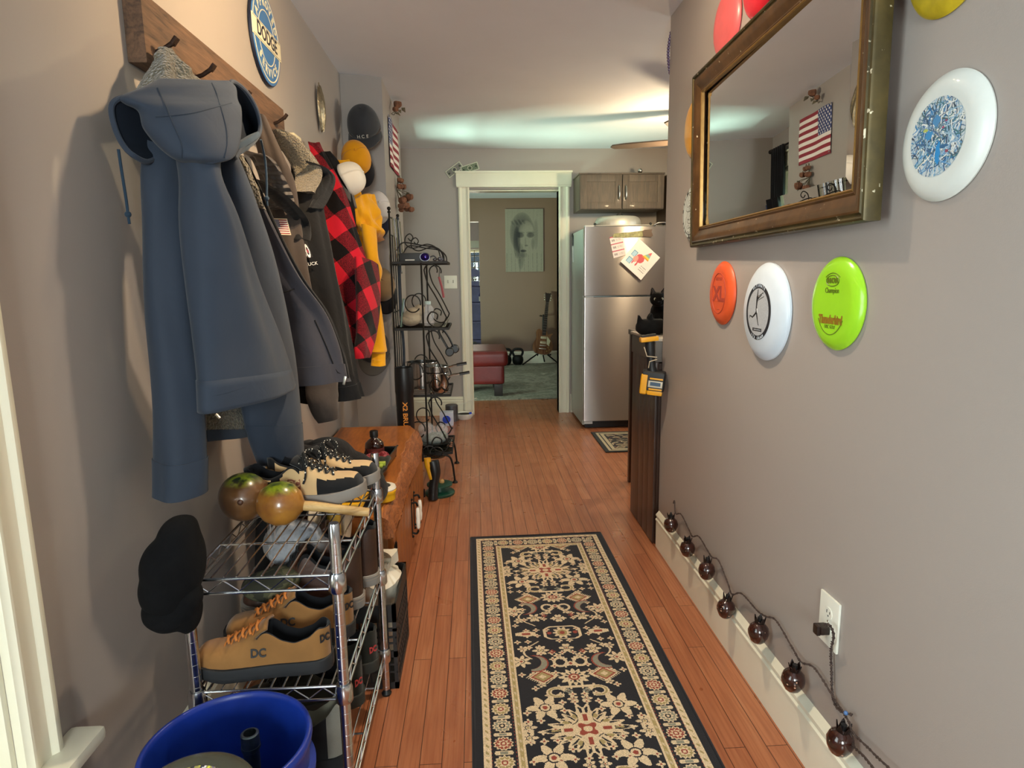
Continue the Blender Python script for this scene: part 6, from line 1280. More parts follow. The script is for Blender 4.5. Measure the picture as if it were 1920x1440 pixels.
bmx = MX.Translation(d(1226, 706, .005)) @ RZ(-.35) @ MX.Rotation(.1, 4, 'Y') @ frame(V((.012, -.0352, -.026)), V((1, 0, 0)), V((0, 0, 1)), V((0, -1, 0)))
bm = BM(); box(bm, -.03, .03, -.016, .012, 0, .0012, bmx, bev=.0005); lb = obj('battery_label', bm, mat('silver_label', '#b9b4a4', .4), b_); bm = BM(); box(bm, -.022, .022, -.009, .007, .0012, .0018, bmx); obj('label_print', bm, mat('blue_grey_print', '#37506a', .4), lb)
for zz in (.022, -.024): bm = BM(); box(bm, -.026, .03, zz-.004, zz+.003, -.001, .0016, bmx, bev=.001); obj('battery_stripe', bm, m_dw, b_)
# ---- two black cats
m_cat = fabric('black_cat_fur', '#060607', .3, 900, .5, .85, .03); m_eye = mat('pale_cat_eye', '#b9bfae', .1, var=.05, coat=.8); m_pupil = mat('cat_pupil', '#050505', .1)
def cat(label, hc, look_dir, body, tail, ear_in=True, eyes=True, tilt=0):
    """hc head centre, look_dir where the nose points, body: ellipsoids and limbs in world space"""
    t = thing('cat', label, 'cat', body[0], 0, 'black cats'); f = V(look_dir).normalized(); r = f.cross(V((0, 0, 1))).normalized(); u = r.cross(f)
    r, u = r*cos(tilt)+u*sin(tilt), u*cos(tilt)-r*sin(tilt)
    H = lambda a, b, c: V(hc)+f*a+r*b+u*c
    R_ = frame(V((0, 0, 0)), r, f, u)
    bm = BM(); ball(bm, H(0, 0, 0), (.045, .043, .039), 22, R_); ball(bm, H(.030, 0, -.012), (.020, .020, .014), 16, R_)
    for s in (-1, 1): ball(bm, H(.018, .022*s, -.010), (.018, .018, .016), 14, R_)
    for s in (-1, 1):
        rings = []
        for k in range(9):
            q = k/8; c = H(-.004-.006*q, s*(.024+.010*q), .022+.046*q); w = .019*(1-q)**.8+.0015; rings.append([c+r*(w*cos(a))+f*(w*.45*sin(a)) for a in np.linspace(0, 2*PI, 14, endpoint=False)])
        loft(bm, rings)
    for c, rr in body[1:]: ball(bm, c, rr, 20)
    neck = body[1][0]; tube(bm, [H(-.012, 0, -.012), (V(hc)+V(neck))/2+V((0, 0, .006)), V(neck)], [.03, .036, .045], 14)
    for pts, rr in tail: tube(bm, smooth_pts(pts, 5), [v for v in np.interp(np.linspace(0, 1, (len(pts)-1)*5+1), np.linspace(0, 1, len(rr)), rr)], 12)
    o = obj('body', bm, m_cat, t, angle=0); rm = o.modifiers.new('union', 'REMESH'); rm.mode = 'VOXEL'; rm.voxel_size = .0042; rm.use_smooth_shade = True; s_ = o.modifiers.new('soften', 'SMOOTH'); s_.iterations = 4; s_.factor = .5
    for s in (-1, 1):
        bm = BM(); ball(bm, H(.0335, s*.0175, .006), (.0078, .006, .0085), 14, R_); e = obj('eye', bm, m_eye, t); bm = BM(); ball(bm, H(.0385, s*.0175, .006), (.0026, .002, .006), 10, R_); obj('pupil', bm, m_pupil, e)
        bm = BM(); rings = [[H(.004-.004*q, s*(.025+.009*q), .028+.034*q)+r*(w*cos(a))+f*(.003*sin(a)) for a in np.linspace(0, 2*PI, 10, endpoint=False)] for q, w in ((0, .009), (.5, .007), (1, .001))]; loft(bm, rings); obj('inner_ear', bm, mat('dusky_ear', '#3a3331', .7), t)
    bm = BM(); ball(bm, H(.049, 0, -.006), (.005, .004, .0035), 10, R_); obj('nose', bm, mat('cat_nose', '#191515', .4), t)
    return t
h1 = P(1234, 561, 'Y', 3.42); b1 = V((h1.x+.06, h1.y+.11, KZ)); kz = KZ+.002
# sits on the stove side board behind the counter
pd = thing('kitchen_stool', 'tall dark wooden stool behind the counter, mostly hidden by the wall', 'stool', (1.08, 3.56, 0))
bm = BM(); box(bm, .90, 1.26, 3.40, 3.74, .905, .935, bev=.006); obj('seat', bm, m_dark, pd)
for x in (.925, 1.235):
    for y in (3.425, 3.715): bm = BM(); box(bm, x-.018, x+.018, y-.018, y+.018, 0, .905, bev=.003); obj('leg', bm, m_dark, pd)
sz = .937
cat('black cat sitting behind the counter, looking past the wall end', h1, (-.22, -1, -.12), [V((h1.x+.05, h1.y+.12, sz)), (V((h1.x+.035, h1.y+.075, sz+.10)), (.055, .06, .075)), (V((h1.x+.045, h1.y+.13, sz+.06)), (.07, .08, .06)), (V((h1.x-.0, h1.y+.12, sz+.035)), (.03, .05, .034)), (V((h1.x+.09, h1.y+.12, sz+.035)), (.03, .05, .034))], [([V((h1.x+.01, h1.y+.04, sz+.09)), V((h1.x+.005, h1.y+.02, sz+.045)), V((h1.x+.005, h1.y+.005, sz+.012))], [.022, .016, .015]), ([V((h1.x+.06, h1.y+.04, sz+.09)), V((h1.x+.062, h1.y+.02, sz+.045)), V((h1.x+.062, h1.y+.005, sz+.012))], [.022, .016, .015]), ([V((h1.x+.06, h1.y+.2, sz+.02)), V((h1.x+.13, h1.y+.2, sz+.015)), V((h1.x+.16, h1.y+.14, sz+.013))], [.015, .013, .01])])
h2 = P(1209, 613, 'Y', 3.02)
h2.z = max(h2.z, kz+.034)
cat('black cat lying on the counter with its ears up, face turned away', h2, (-.2, 1, .1), [V((h2.x+.16, h2.y+.02, kz)), (V((h2.x+.075, h2.y-.005, kz+.03)), (.05, .045, .029)), (V((h2.x+.16, h2.y+.0, kz+.042)), (.08, .06, .041)), (V((h2.x+.24, h2.y+.01, kz+.040)), (.065, .06, .039))], [([V((h2.x+.04, h2.y+.03, kz+.025)), V((h2.x+.02, h2.y+.06, kz+.016)), V((h2.x+.0, h2.y+.09, kz+.013))], [.02, .015, .013]), ([V((h2.x+.09, h2.y+.03, kz+.025)), V((h2.x+.07, h2.y+.07, kz+.016)), V((h2.x+.05, h2.y+.1, kz+.013))], [.02, .015, .013]), ([V((h2.x+.28, h2.y+.0, kz+.02)), V((h2.x+.35, h2.y+.03, kz+.014)), V((h2.x+.35, h2.y+.1, kz+.013))], [.015, .012, .009]), ([V((h2.x+.22, h2.y+.05, kz+.03)), V((h2.x+.19, h2.y+.09, kz+.017)), V((h2.x+.15, h2.y+.11, kz+.013))], [.024, .018, .014])], tilt=.1)
# ceiling fan over the kitchen
FC = V((1.56, 4.3, zceil(1.56, 4.3))); m_fan = mat('fan_brown', '#5a4c42', .5, var=.1)
t = thing('ceiling_fan', 'brown bladed ceiling fan in the kitchen, mostly hidden by the right wall', 'ceiling fan', FC); bm = BM(); lathe(bm, [(0, 0), (.07, 0), (.065, -.03), (.02, -.045), (.014, -.05), (.014, -.12), (.06, -.13), (.1, -.15), (.105, -.19), (.09, -.22), (.04, -.235), (0, -.235)], 32, MX.Translation(FC)); obj('motor_housing', bm, m_nickel, t)
for k in range(5):
    a = 2*PI*k/5+2.75; mx = MX.Translation(FC+V((0, 0, -.20))) @ RZ(a) @ MX.Rotation(.10, 4, 'X'); bm = BM(); prism(bm, [(.15, -.045), (.3, -.055), (.56, -.055), (.64, -.04), (.66, 0), (.64, .04), (.56, .055), (.3, .055), (.15, .045)], -.004, .004, mx, bev=.002); b_ = obj('blade', bm, m_fan, t); bm = BM(); box(bm, .08, .2, -.018, .018, -.008, -.004, mx); obj('blade_arm', bm, m_nickel, b_)
lk = V((FC.x, FC.y, FC.z-.30)); bm = BM(); lathe(bm, [(0, -.075), (.05, -.07), (.08, -.045), (.09, -.01), (.06, .02), (.03, .06), (0, .062)], 28, MX.Translation(lk)); obj('light_bowl', bm, m_lampglass, t)
bulb('kitchen_lamp', lk+V((-.12, 0, -.10)), 30, (1, .76, .45), .05)
# mat on the kitchen floor and curtain, painting seen in the mirror
m_curt = fabric('black_curtain', '#141418', .15, 500, .2); t = thing('curtain', 'black curtain at the kitchen window, seen in the mirror', 'curtain', (XL+.06, 5.38, .8)); bm = BM(); rings = []
for k in range(16):
    z = 2.23-1.45*k/15; n = 60; pts = []
    for q in range(n): s = q/(n-1); pts.append(V((XL+.055+.018*sin(s*38+.4*k*.1)*(1+.03*k), 5.40+.27*s*(1-.010*k), z)))
    rings.append(pts)
loft(bm, rings, closed=False); o_ = obj('drape', bm, m_curt, t); sd = o_.modifiers.new('t', 'SOLIDIFY'); sd.thickness = .003
bm = BM(); cyl(bm, (XL+.055, 4.88, 2.22), (XL+.055, 5.68, 2.22), .008, 10); ball(bm, (XL+.055, 5.7, 2.22), .018, 12); cyl(bm, (XL, 5.67, 2.22), (XL+.055, 5.67, 2.22), .006, 8); obj('curtain_rod', bm, m_iron, t)
def abstract(u, v):
    a = pick(u.shape, '#4a3a5c'); n = np.sin(u*7+np.sin(v*5)*2); put(a, n > .2, '#7a4a3a'); put(a, (n > .6), '#b06a3c'); r = np.hypot((u-.45)*1.2, v-.62); put(a, r < .2, '#c9c3cf'); put(a, (v < .3) & (np.sin(u*20+v*30) > 0), '#2f3350'); put(a, v > .88, '#35406a'); return a
t = thing('painting', 'small purple and orange painting beside the kitchen curtain, seen in the mirror', 'painting', (XL+.02, 5.70, 1.2)); bm = BM(); box(bm, XL, XL+.022, 5.62, 5.79, 1.16, 1.50); obj('canvas', bm, mat('raw_canvas', '#b8ae9c', .9), t); paint_surf('painted_face', 50, 80, on_frame(on_left(V((XL+.023, 5.705, 1.33))), .17, .34), abstract, attr_mat('oil_paint', .5, .3, 120), t)
# ================================================================ living room beyond the doorway
t = thing('portrait_picture', 'grey portrait painting of a face on the far living room wall', 'painting', V((.63, YL-.02, 1.3))); c0, c1 = P(947, 392, 'Y', YL-.03), P(1019, 509, 'Y', YL-.03); w, h = c1.x-c0.x, c0.z-c1.z; pc = (c0+c1)/2
bm = BM(); box(bm, pc.x-w/2, pc.x+w/2, YL-.03, YL-.001, pc.z-h/2, pc.z+h/2, bev=.002); obj('canvas', bm, mat('raw_canvas', '#b8ae9c', .9), t)
def portrait(u, v):
    rng = np.random.RandomState(2); a = pick(u.shape, '#8b8270'); g = np.zeros(u.shape)
    def soft(cx, cy, rx, ry, amt, p=2.0):
        d = np.clip(1-((np.abs(u-cx)/rx)**p+(np.abs(v-cy)/ry)**p), 0, 1); return amt*np.sqrt(d)
    st = np.zeros(u.shape)
    for k in range(14): st += .05*np.sin(u*(30+9*k)+rng.rand()*6+np.sin(v*(2+k*.3))*1.5)
    g += .10*st
    hair = soft(.44, .62, .33, .33, .55)-soft(.55, .52, .24, .30, .62)
    g += np.clip(hair, 0, 1)+soft(.30, .47, .10, .26, .45)+soft(.40, .25, .09, .22, .28)+soft(.80, .60, .07, .25, .18)
    g += soft(.34, .79, .22, .05, .25)*(np.sin((u+v)*60) > -.2)
    for ex in (.39, .66): g += soft(ex, .585, .105, .045, .55)+soft(ex, .625, .12, .02, .25)
    g += soft(.53, .47, .02, .09, .16)+soft(.55, .42, .05, .015, .35)
    g += soft(.47, .335, .085, .024, .75)+soft(.48, .27, .10, .05, .2)
    g += soft(.72, .45, .05, .10, .22)
    drip = (np.sin(u*55) > .75) & (v < .3); g += drip*.16*(rng.rand(*u.shape) > .3)
    g = np.clip(g+.02*rng.randn(*u.shape), -.1, .95); a = a*(1-g[..., None]*.82); return a
paint_surf('painted_face', 90, 140, on_frame(on_back(V((pc.x, YL-.0315, pc.z))), w, h), portrait, attr_mat('oil_paint', .5, .3, 120), t)
bm = BM(); m_lrug = NT('grey_distressed_rug'); vv = m_lrug.world(); n1 = m_lrug.noise(vv, 3.2, 6, .7, 1.0); n2 = m_lrug.noise(m_lrug.world((22, 60, 1)), 1.0, 3); hh = m_lrug.n('Math', {0: n1, 1: m_lrug.n('Math', {0: n2, 1: .4}, operation='MULTIPLY').outputs[0]}, operation='ADD').outputs[0]
m_lrug.set(color=m_lrug.ramp(hh, [(.5, C('#5f5f57')), (.64, C('#aaa596')), (.76, C('#767468')), (.92, C('#c2bcab'))]), rough=1); m_lrug.bump(n2, .8, .004)
box(bm, -1.4, 1.3, 6.47, 9.22, .001, .012); o_ = obj('area_rug', bm, m_lrug.m, None); tag(o_, 'grey distressed area rug on the living room floor', 'rug')
# red leather seat
m_red_l = mat('oxblood_leather', '#641a18', .38, var=.15, vs=6, bump=.15, bs=60)
t = thing('ottoman', 'dark red leather ottoman just inside the living room', 'ottoman', (-.1, 6.95, 0)); zs = .505
bm = BM(); box(bm, -.50, .285, 6.62, 7.30, .14, .36, bev=.04, seg=4); obj('base', bm, m_red_l, t)
bm = BM(); box(bm, -.52, .325, 6.58, 7.34, .33, zs, bev=.075, seg=6)
for v in bm.verts: v.co.z += .012*NZ.noise(v.co*5)*(1 if v.co.z > .45 else 0)
obj('cushion', bm, m_red_l, t)
for x in (-.44, .22):
    for y in (6.68, 7.24): bm = BM(); box(bm, x-.045, x+.045, y-.045, y+.045, .0125, .14, bev=.006); obj('leg', bm, mat('dark_espresso', '#1c1310', .5), t)
# guitar on its stand
gy = 9.0; B = P(1018, 642, 'Y', gy); ax = (P(1027, 556, 'Y', gy+.16)-B); L = ax.length; up_ = ax.normalized(); rt = up_.cross(V((0, 1, 0))).normalized(); rt = V((up_.z, 0, -up_.x)).normalized(); nrm = rt.cross(up_).normalized(); GM = frame(B, rt, up_, rt.cross(up_))
gt = thing('electric_guitar', 'amber single cut electric guitar standing by the living room wall', 'guitar', V((B.x, gy, 0)))
half = [(-.0, -.185), (.08, -.178), (.14, -.14), (.168, -.08), (.163, -.02), (.135, .03), (.115, .065), (.118, .10), (.15, .135), (.13, .15), (.085, .12), (.055, .125), (.045, .175)]
left = [(-.045, .175), (-.075, .195), (-.115, .18), (-.135, .14), (-.125, .09), (-.12, .05), (-.145, .0), (-.168, -.06), (-.150, -.135), (-.09, -.175)]
outl = smooth_pts([V((x*.86, y*.95, 0)) for x, y in half+left], 4, True)
m_gtr = NT('sunburst_amber'); vv = m_gtr.noise(m_gtr.coord((14, 2, 2)), 3, 3); m_gtr.set(color=m_gtr.ramp(vv, [(.3, C('#5e3826')), (.7, C('#916545'))]), rough=.2, coat=.6); m_gtr = m_gtr.m
bm = BM(); prism(bm, [(p.x, p.y) for p in outl], -.022, .022, GM, bev=.006); obj('guitar_body', bm, m_gtr, gt)
m_rose = mat('dark_rosewood', '#23140f', .5, var=.2); bm = BM(); prism(bm, [(-.027, .10), (.027, .10), (.021, L*.885), (-.021, L*.885)], .014, .03, GM); nk = obj('neck', bm, m_rose, gt)
bm = BM()
for k in range(16): yy = .14+(L*.885-.14)*(1-.944**k)/(1-.944**16); box(bm, -.024, .024, yy-.001, yy+.001, .03, .0315, GM)
obj('frets', bm, m_nickel, nk)
bm = BM(); prism(bm, [(-.023, L*.88), (.023, L*.88), (.042, L*1.08), (.012, L*1.055), (0, L*1.075), (-.012, L*1.055), (-.042, L*1.08)], .008, .024, GM, bev=.002); hs = obj('headstock', bm, m_rose, gt)
for s in (-1, 1):
    for k in range(3): bm = BM(); ball(bm, GM @ V((s*(.042+.004*k), L*(.92+.05*k), .016)), .009, 8); obj('tuning_peg', bm, m_nickel, hs)
for yy in (.065, -.005): bm = BM(); box(bm, -.042, .042, yy-.017, yy+.017, .022, .031, GM, bev=.003); obj('pickup', bm, mat('cream_metal', '#c9bda0', .3, .4), gt)
bm = BM(); box(bm, -.045, .045, -.055, -.043, .022, .034, GM, bev=.003); obj('bridge', bm, m_nickel, gt); bm = BM(); box(bm, -.05, .05, -.10, -.088, .022, .036, GM, bev=.004); obj('tailpiece', bm, m_nickel, gt)
for x, y in ((.09, -.07), (.12, -.10), (.075, -.125), (.11, -.02)): bm = BM(); ball(bm, GM @ V((x*.86, y, .027)), .011, 10); obj('control_knob', bm, mat('gold_knob', '#a98545', .3, .3), gt)
bm = BM(); prism(bm, [(.05, .09), (.10, .03), (.09, -.05), (.05, -.02)], .022, .026, GM); obj('pick_guard', bm, mat('cream_plastic', '#d9cfae', .45), gt)
gs = thing('guitar_stand', 'black tripod stand under the guitar', 'stand', V((B.x, gy+.1, 0))); m_blkm = mat('black_metal', '#141414', .4, .4); bx_, by_ = B.x+.01, gy+.2
bm = BM(); cyl(bm, (bx_, by_, .16), (bx_+.02, by_+.02, .72), .011, 10); obj('upright', bm, m_blkm, gs)
for dx, dy in ((-.30, -.19), (.22, -.2), (.04, .07)): bm = BM(); cyl(bm, (bx_, by_, .2), (bx_+dx, by_+dy, .023), .010, 8); obj('leg', bm, m_blkm, gs)
bm = BM(); tube(bm, smooth_pts([V((bx_-.09, gy-.06, .175)), V((bx_-.09, gy-.03, .155)), V((bx_-.06, by_-.02, .165)), V((bx_+.06, by_-.02, .165)), V((bx_+.09, gy-.03, .155)), V((bx_+.09, gy-.06, .175))], 4), .009, 8); obj('cradle', bm, m_blkm, gs)
bm = BM(); tube(bm, smooth_pts([V((bx_-.035, gy-.0, .72)), V((bx_-.03, by_+.0, .70)), V((bx_+.05, by_, .70)), V((bx_+.055, gy, .72))], 4), .007, 8); obj('neck_yoke', bm, m_blkm, gs)
# kettlebells
for k, (px_, lb) in enumerate(((971, 'black kettlebell at the living room baseboard, in full view'), (949, 'black kettlebell half hidden behind the red ottoman'))):
    c = P(px_, 684, 'Y', 9.1); t = thing('kettlebell', lb, 'kettlebell', (c.x, 9.1, .013), 0, 'kettlebells'); bm = BM(); mx = MX.Translation((c.x, 9.1, .0125)); lathe(bm, [(0, 0), (.05, 0), (.075, .03), (.083, .07), (.075, .11), (.05, .135), (0, .14)], 24, mx); obj('bell', bm, mat('cast_iron_black', '#131314', .5, .3), t)
    bm = BM(); tube(bm, smooth_pts([V((c.x-.045, 9.1, .125)), V((c.x-.072, 9.1, .19)), V((c.x-.045, 9.1, .235)), V((c.x+.045, 9.1, .235)), V((c.x+.072, 9.1, .19)), V((c.x+.045, 9.1, .125))], 5), .017, 12); obj('handle', bm, mat('cast_iron_black', '#131314', .5, .3), t)
# through the far opening: bottle rack, bin with odds and ends
m_lav = mat('lavender_stand', '#5d5580', .5, var=.15)
t = thing('bottle_stand', 'dusky purple shelf stand with arched top in the far room', 'shelf', (.0, 10.4, 0)); sx0, sx1, sy = -.22, .19, 10.3
for x in (sx0, sx1): bm = BM(); box(bm, x-.012, x+.012, sy, sy+.22, 0, 1.30); obj('side_panel', bm, m_lav, t)
for z in (.25, .55, .85, 1.1): bm = BM(); box(bm, sx0, sx1, sy, sy+.22, z-.01, z+.01); obj('shelf_board', bm, m_lav, t)
bm = BM(); box(bm, sx0, sx1, sy+.20, sy+.22, 0, 1.2); obj('back_panel', bm, m_lav, t)
bm = BM(); prism(bm, [(-.2, 0), (.2, 0), (.2, .02), (.12, .05), (.06, .10), (0, .125), (-.06, .10), (-.12, .05), (-.2, .02)], 0, .02, on_back(V((-.015, sy+.02, 1.28)))); obj('arched_top', bm, m_lav, t)
rng = random.Random(2)
for k, (x, z, h, lb) in enumerate(((.10, 1.111, .15, 'topmost'), (.09, .861, .2, 'second from the top'), (.11, .561, .22, 'third from the top'), (.11, .261, .17, 'lowest'))):
    t = thing('bottle', 'pale labelled bottle on the purple stand in the far room, %s' % lb, 'bottle', (x, sy+.07, z), 0, 'bottles in the far room'); bm = BM(); mx = MX.Translation((x, sy+.07, z)); lathe(bm, [(0, 0), (.036, 0), (.038, .004), (.038, h*.6), (.03, h*.7), (.015, h*.8), (.014, h), (0, h)], 20, mx); obj('glass_body', bm, mat('violet_glass', '#4a4468', .2), t); bm = BM(); lathe(bm, [(.0385, h*.12), (.039, h*.12), (.039, h*.5), (.0385, h*.5)], 20, mx, cap0=False, cap1=False); obj('paper_label', bm, mat('cream_label', '#d6c9c2', .6), t); bm = BM(); lathe(bm, [(.0155, h*.88), (.017, h*.88), (.017, h+.012), (0, h+.012)], 16, mx); obj('bottle_cap', bm, mat('cream_label', '#d6c9c2', .6), t)
t = thing('storage_bin', 'translucent grey storage bin behind the red ottoman', 'bin', (-.05, 8.4, 0)); bm = BM(); b0 = [(-.34, 8.3), (.155, 8.3), (.155, 8.7), (-.34, 8.7)]; rings = [[V((x*.96 if z < .3 else x, y, z)) for x, y in b0] for z in (.0125, .34)]+[[V((x*1.03, y, .345)) for x, y in b0], [V((x*1.03, y, .36)) for x, y in b0], [V((x*.97, y+.004, .36)) for x, y in b0], [V((x*.93, y+.004, .03)) for x, y in b0]]
loft(bm, rings, True, True); obj('bin_body', bm, mat('grey_tub_plastic', '#8b8880', .45), t, smooth=False)
t = thing('game_controller', 'dark odds and ends lying across the grey storage bin', 'electronics', (-.05, 8.42, .362)); bm = BM(); box(bm, -.25, .05, 8.32, 8.62, .361, .385, bev=.006); box(bm, -.2, -.0, 8.34, 8.5, .385, .42, bev=.01); obj('dark_case', bm, m_blkcap2, t)
# leaded lattice in the far window
bm = BM()
for k in range(9): x = -.58+.92*k/8; box(bm, x-.006, x+.006, 11.885, 11.893, .92, 1.76)
for k in range(9): z = .92+.84*k/8; box(bm, -.58, .34, 11.885, 11.893, z-.006, z+.006)
o_ = obj('window_lattice', bm, mat('dull_lead', '#8a7d66', .6, .3), None, smooth=False); tag(o_, 'lattice of thin bars across the bright far window', 'window lattice')
# ================================================================ right wall: mirror, flying discs, lights
YM0, YM1, ZM0, ZM1 = 1.247, 2.352, 1.343, 1.933
m_frame = NT('bronze_frame'); vv = m_frame.coord(); n_ = m_frame.noise(vv, 16, 5); ch = m_frame.noise(vv, 60, 3); m_frame.set(color=m_frame.mix(m_frame.ramp(ch, [(.70, (0, 0, 0, 1)), (.73, (1, 1, 1, 1))]), m_frame.ramp(n_, [(.3, C('#46301b')), (.7, C('#684a2b'))]), C('#d8cdb4')), rough=.35, metal=.35); m_frame = m_frame.m
m_gold = NT('chipped_gilt'); vv = m_gold.coord(); ch = m_gold.noise(vv, 45, 4); m_gold.set(color=m_gold.mix(m_gold.ramp(ch, [(.645, (0, 0, 0, 1)), (.68, (1, 1, 1, 1))]), m_gold.ramp(m_gold.noise(vv, 14, 4), [(.3, C('#37301a')), (.7, C('#5a4d2a'))]), C('#cfc6ac')), rough=.4, metal=.5); m_gold = m_gold.m
mr = thing('wall_mirror', 'large mirror in a chipped bronze frame on the right wall', 'mirror', (XR, (YM0+YM1)/2, ZM0))
def frame_ring(name, prof, m, parent):
    """rectangular frame: profile of (inset from the outer edge, height off the wall)"""
    bm = BM(); cs = []
    for i, h in prof: cs.append([V((XR-h, YM1-i, ZM0+i)), V((XR-h, YM0+i, ZM0+i)), V((XR-h, YM0+i, ZM1-i)), V((XR-h, YM1-i, ZM1-i))])
    vs = [[bm.verts.new(p) for p in r] for r in cs]
    for a, b in zip(vs, vs[1:]):
        for k in range(4): bm.faces.new((a[k], a[(k+1) % 4], b[(k+1) % 4], b[k]))
    return obj(name, bm, m, parent, angle=25)
frame_ring('outer_moulding', [(0, 0), (0, .028), (.002, .034), (.006, .036), (.010, .034), (.012, .030), (.014, .030), (.018, .034)], m_gold, mr)
frame_ring('cove_moulding', [(.017, .033), (.022, .0345), (.03, .033), (.04, .029), (.050, .024), (.056, .021), (.058, .022), (.061, .0235), (.064, .022)], m_frame, mr)
frame_ring('inner_lip', [(.0635, .0225), (.067, .0245), (.070, .0225), (.071, .012)], mat('gilt_lip', '#8a6a38', .35, .6, var=.15, vs=40), mr)
m_mir = NT('mirror_silver'); m_mir.set(color=(.88, .90, .90, 1), metal=1, rough=.008); m_mir = m_mir.m
i0, i1 = .069, .098; ymid = (YM0+YM1)/2
def gp(i, y, z, h): return V((XR-h+.014*(y-ymid), y, z))     # the pane sits slightly skewed in its rebate
cs = [[gp(i, YM1-i, ZM0+i, h), gp(i, YM0+i, ZM0+i, h), gp(i, YM0+i, ZM1-i, h), gp(i, YM1-i, ZM1-i, h)] for i, h in ((i0, .012), (i1, .0145))]
bm = BM(); vs = [[bm.verts.new(p) for p in r] for r in cs]; bm.faces.new(vs[1]); gl = obj('mirror_glass', bm, m_mir, mr, smooth=False)
bm = BM(); vs = [[bm.verts.new(p) for p in r] for r in cs]
for k in range(4): bm.faces.new((vs[0][k], vs[0][(k+1) % 4], vs[1][(k+1) % 4], vs[1][k]))
obj('mirror_bevel', bm, m_mir, gl, smooth=False)
bm = BM(); box(bm, XR-.003, XR-.001, YM0+.02, YM1-.02, ZM0+.02, ZM1-.02); obj('backing_board', bm, m_card, mr)
lean = MX.Translation((XR, YM1, ZM0)) @ MX.Rotation(-.023, 4, 'Z') @ MX.Rotation(-.018, 4, 'Y') @ MX.Translation((-XR, -YM1, -ZM0))
mr.matrix_basis = lean @ mr.matrix_basis      # the top leans out and the near end stands a little off the wall
# ---- flying discs
def fdisc(label, y, z, R, col, tilt=0, dome=.0, h=.019, rim=.021, rough=.35, stamp=None, var=.08, wear=True, yaw=0):
    mx = on_right(V((XR-.0005, y, z))) @ MX.Rotation(tilt, 4, 'Z')
    t = thing('mounted_flying_disc', label, 'flying disc', (XR, y, z-R), 0, 'flying discs on the right wall')
    m = mat('disc_'+label.replace(' ', '_')[:40], col, rough, var=var, vs=18, bump=.05, bs=80, coat=.15)
    pr = [(0, h+dome), (R*.35, h+dome*.9), (R*.62, h+dome*.45), (R-rim*1.5, h), (R-rim*.9, h*.94), (R-rim*.35, h*.62), (R-.002, h*.36), (R, h*.22), (R-.001, .001), (R-.006, 0), (R-rim*.9, .004), (0, .004)]
    bm = BM(); lathe(bm, pr, 72, mx); d_ = obj('disc_body', bm, m, t)
    if stamp: stamp(t, mx, pr if getattr(stamp, 'wants_profile', 0) else h+dome, R)
    return t
def painted(fn, R2, m, hz=.0007, nx=160, ny=60):
    def f(t, mx, pr, R):
        M = np.array(mx); rr_ = [p[0] for p in pr[:8]]; zz_ = [p[1] for p in pr[:8]]
        def pos(u, v):
            r = R2*v; a = 2*PI*u; zz = np.interp(r, rr_, zz_)+hz
            p = np.stack([r*np.cos(a), r*np.sin(a), zz+0*r], -1); return p @ M[:3, :3].T+M[:3, 3]
        paint_surf('print', nx, ny, pos, polar(fn), m, t)
    f.wants_profile = True
    return f
m_inkdisc = attr_mat('ink_on_disc', .4, coat=.1)
fdisc('pink flying disc above the mirror, left of the red disc', 2.145, 2.03, .106, '#cf5a5c', dome=.002)
fdisc('red flying disc above the mirror top edge', 1.913, 2.068, .106, '#c4202f', rough=.25, dome=.003)
fdisc('yellow flying disc cut off at the top right', 1.143, 1.783, .106, '#b7a224', var=.25, dome=.002)
def knob_stamp(t, mx, h, R):
    bm = BM(); text_bm(bm, 'G', .03, mx @ MX.Translation((.02, .02, h+.0004)), .0004); obj('stamp', bm, mat('faint_amber_print', '#a06a16', .5), t)
fdisc('amber yellow flying disc left of the mirror', 2.417, 1.775, .107, '#d3970f', dome=.003, stamp=knob_stamp, var=.12)
def zebra(u, v):
    a = pick(u.shape, '#c6cfcb'); x, y = (u-.5)*2, (v-.5)*2; r = np.hypot(x, y); th = np.arctan2(y, x)
    for cx, cy, k in ((-.1, .45, 9), (.05, -.1, 11), (-.2, -.55, 8), (.35, .1, 7)):
        rr = np.hypot((x-cx)*1.2, y-cy); tt = np.arctan2(y-cy, x-cx); put(a, (rr < .52) & (np.abs(np.sin(rr*k*1.6+np.sin(tt*3)*1.2)) < .22), '#1b1d1f')
    put(a, (r > .8) & (np.sin(th*17+np.sin(th*5)*2) > .62), '#1b1d1f'); put(a, np.abs(r-.83) < .018, '#1b1d1f'); return a
fdisc('white flying disc with black ink drawing at the lower left of the mirror', 2.407, 1.470, .106, '#c6cfcb', rough=.3, stamp=painted(zebra, .092, m_inkdisc, nx=200, ny=80))
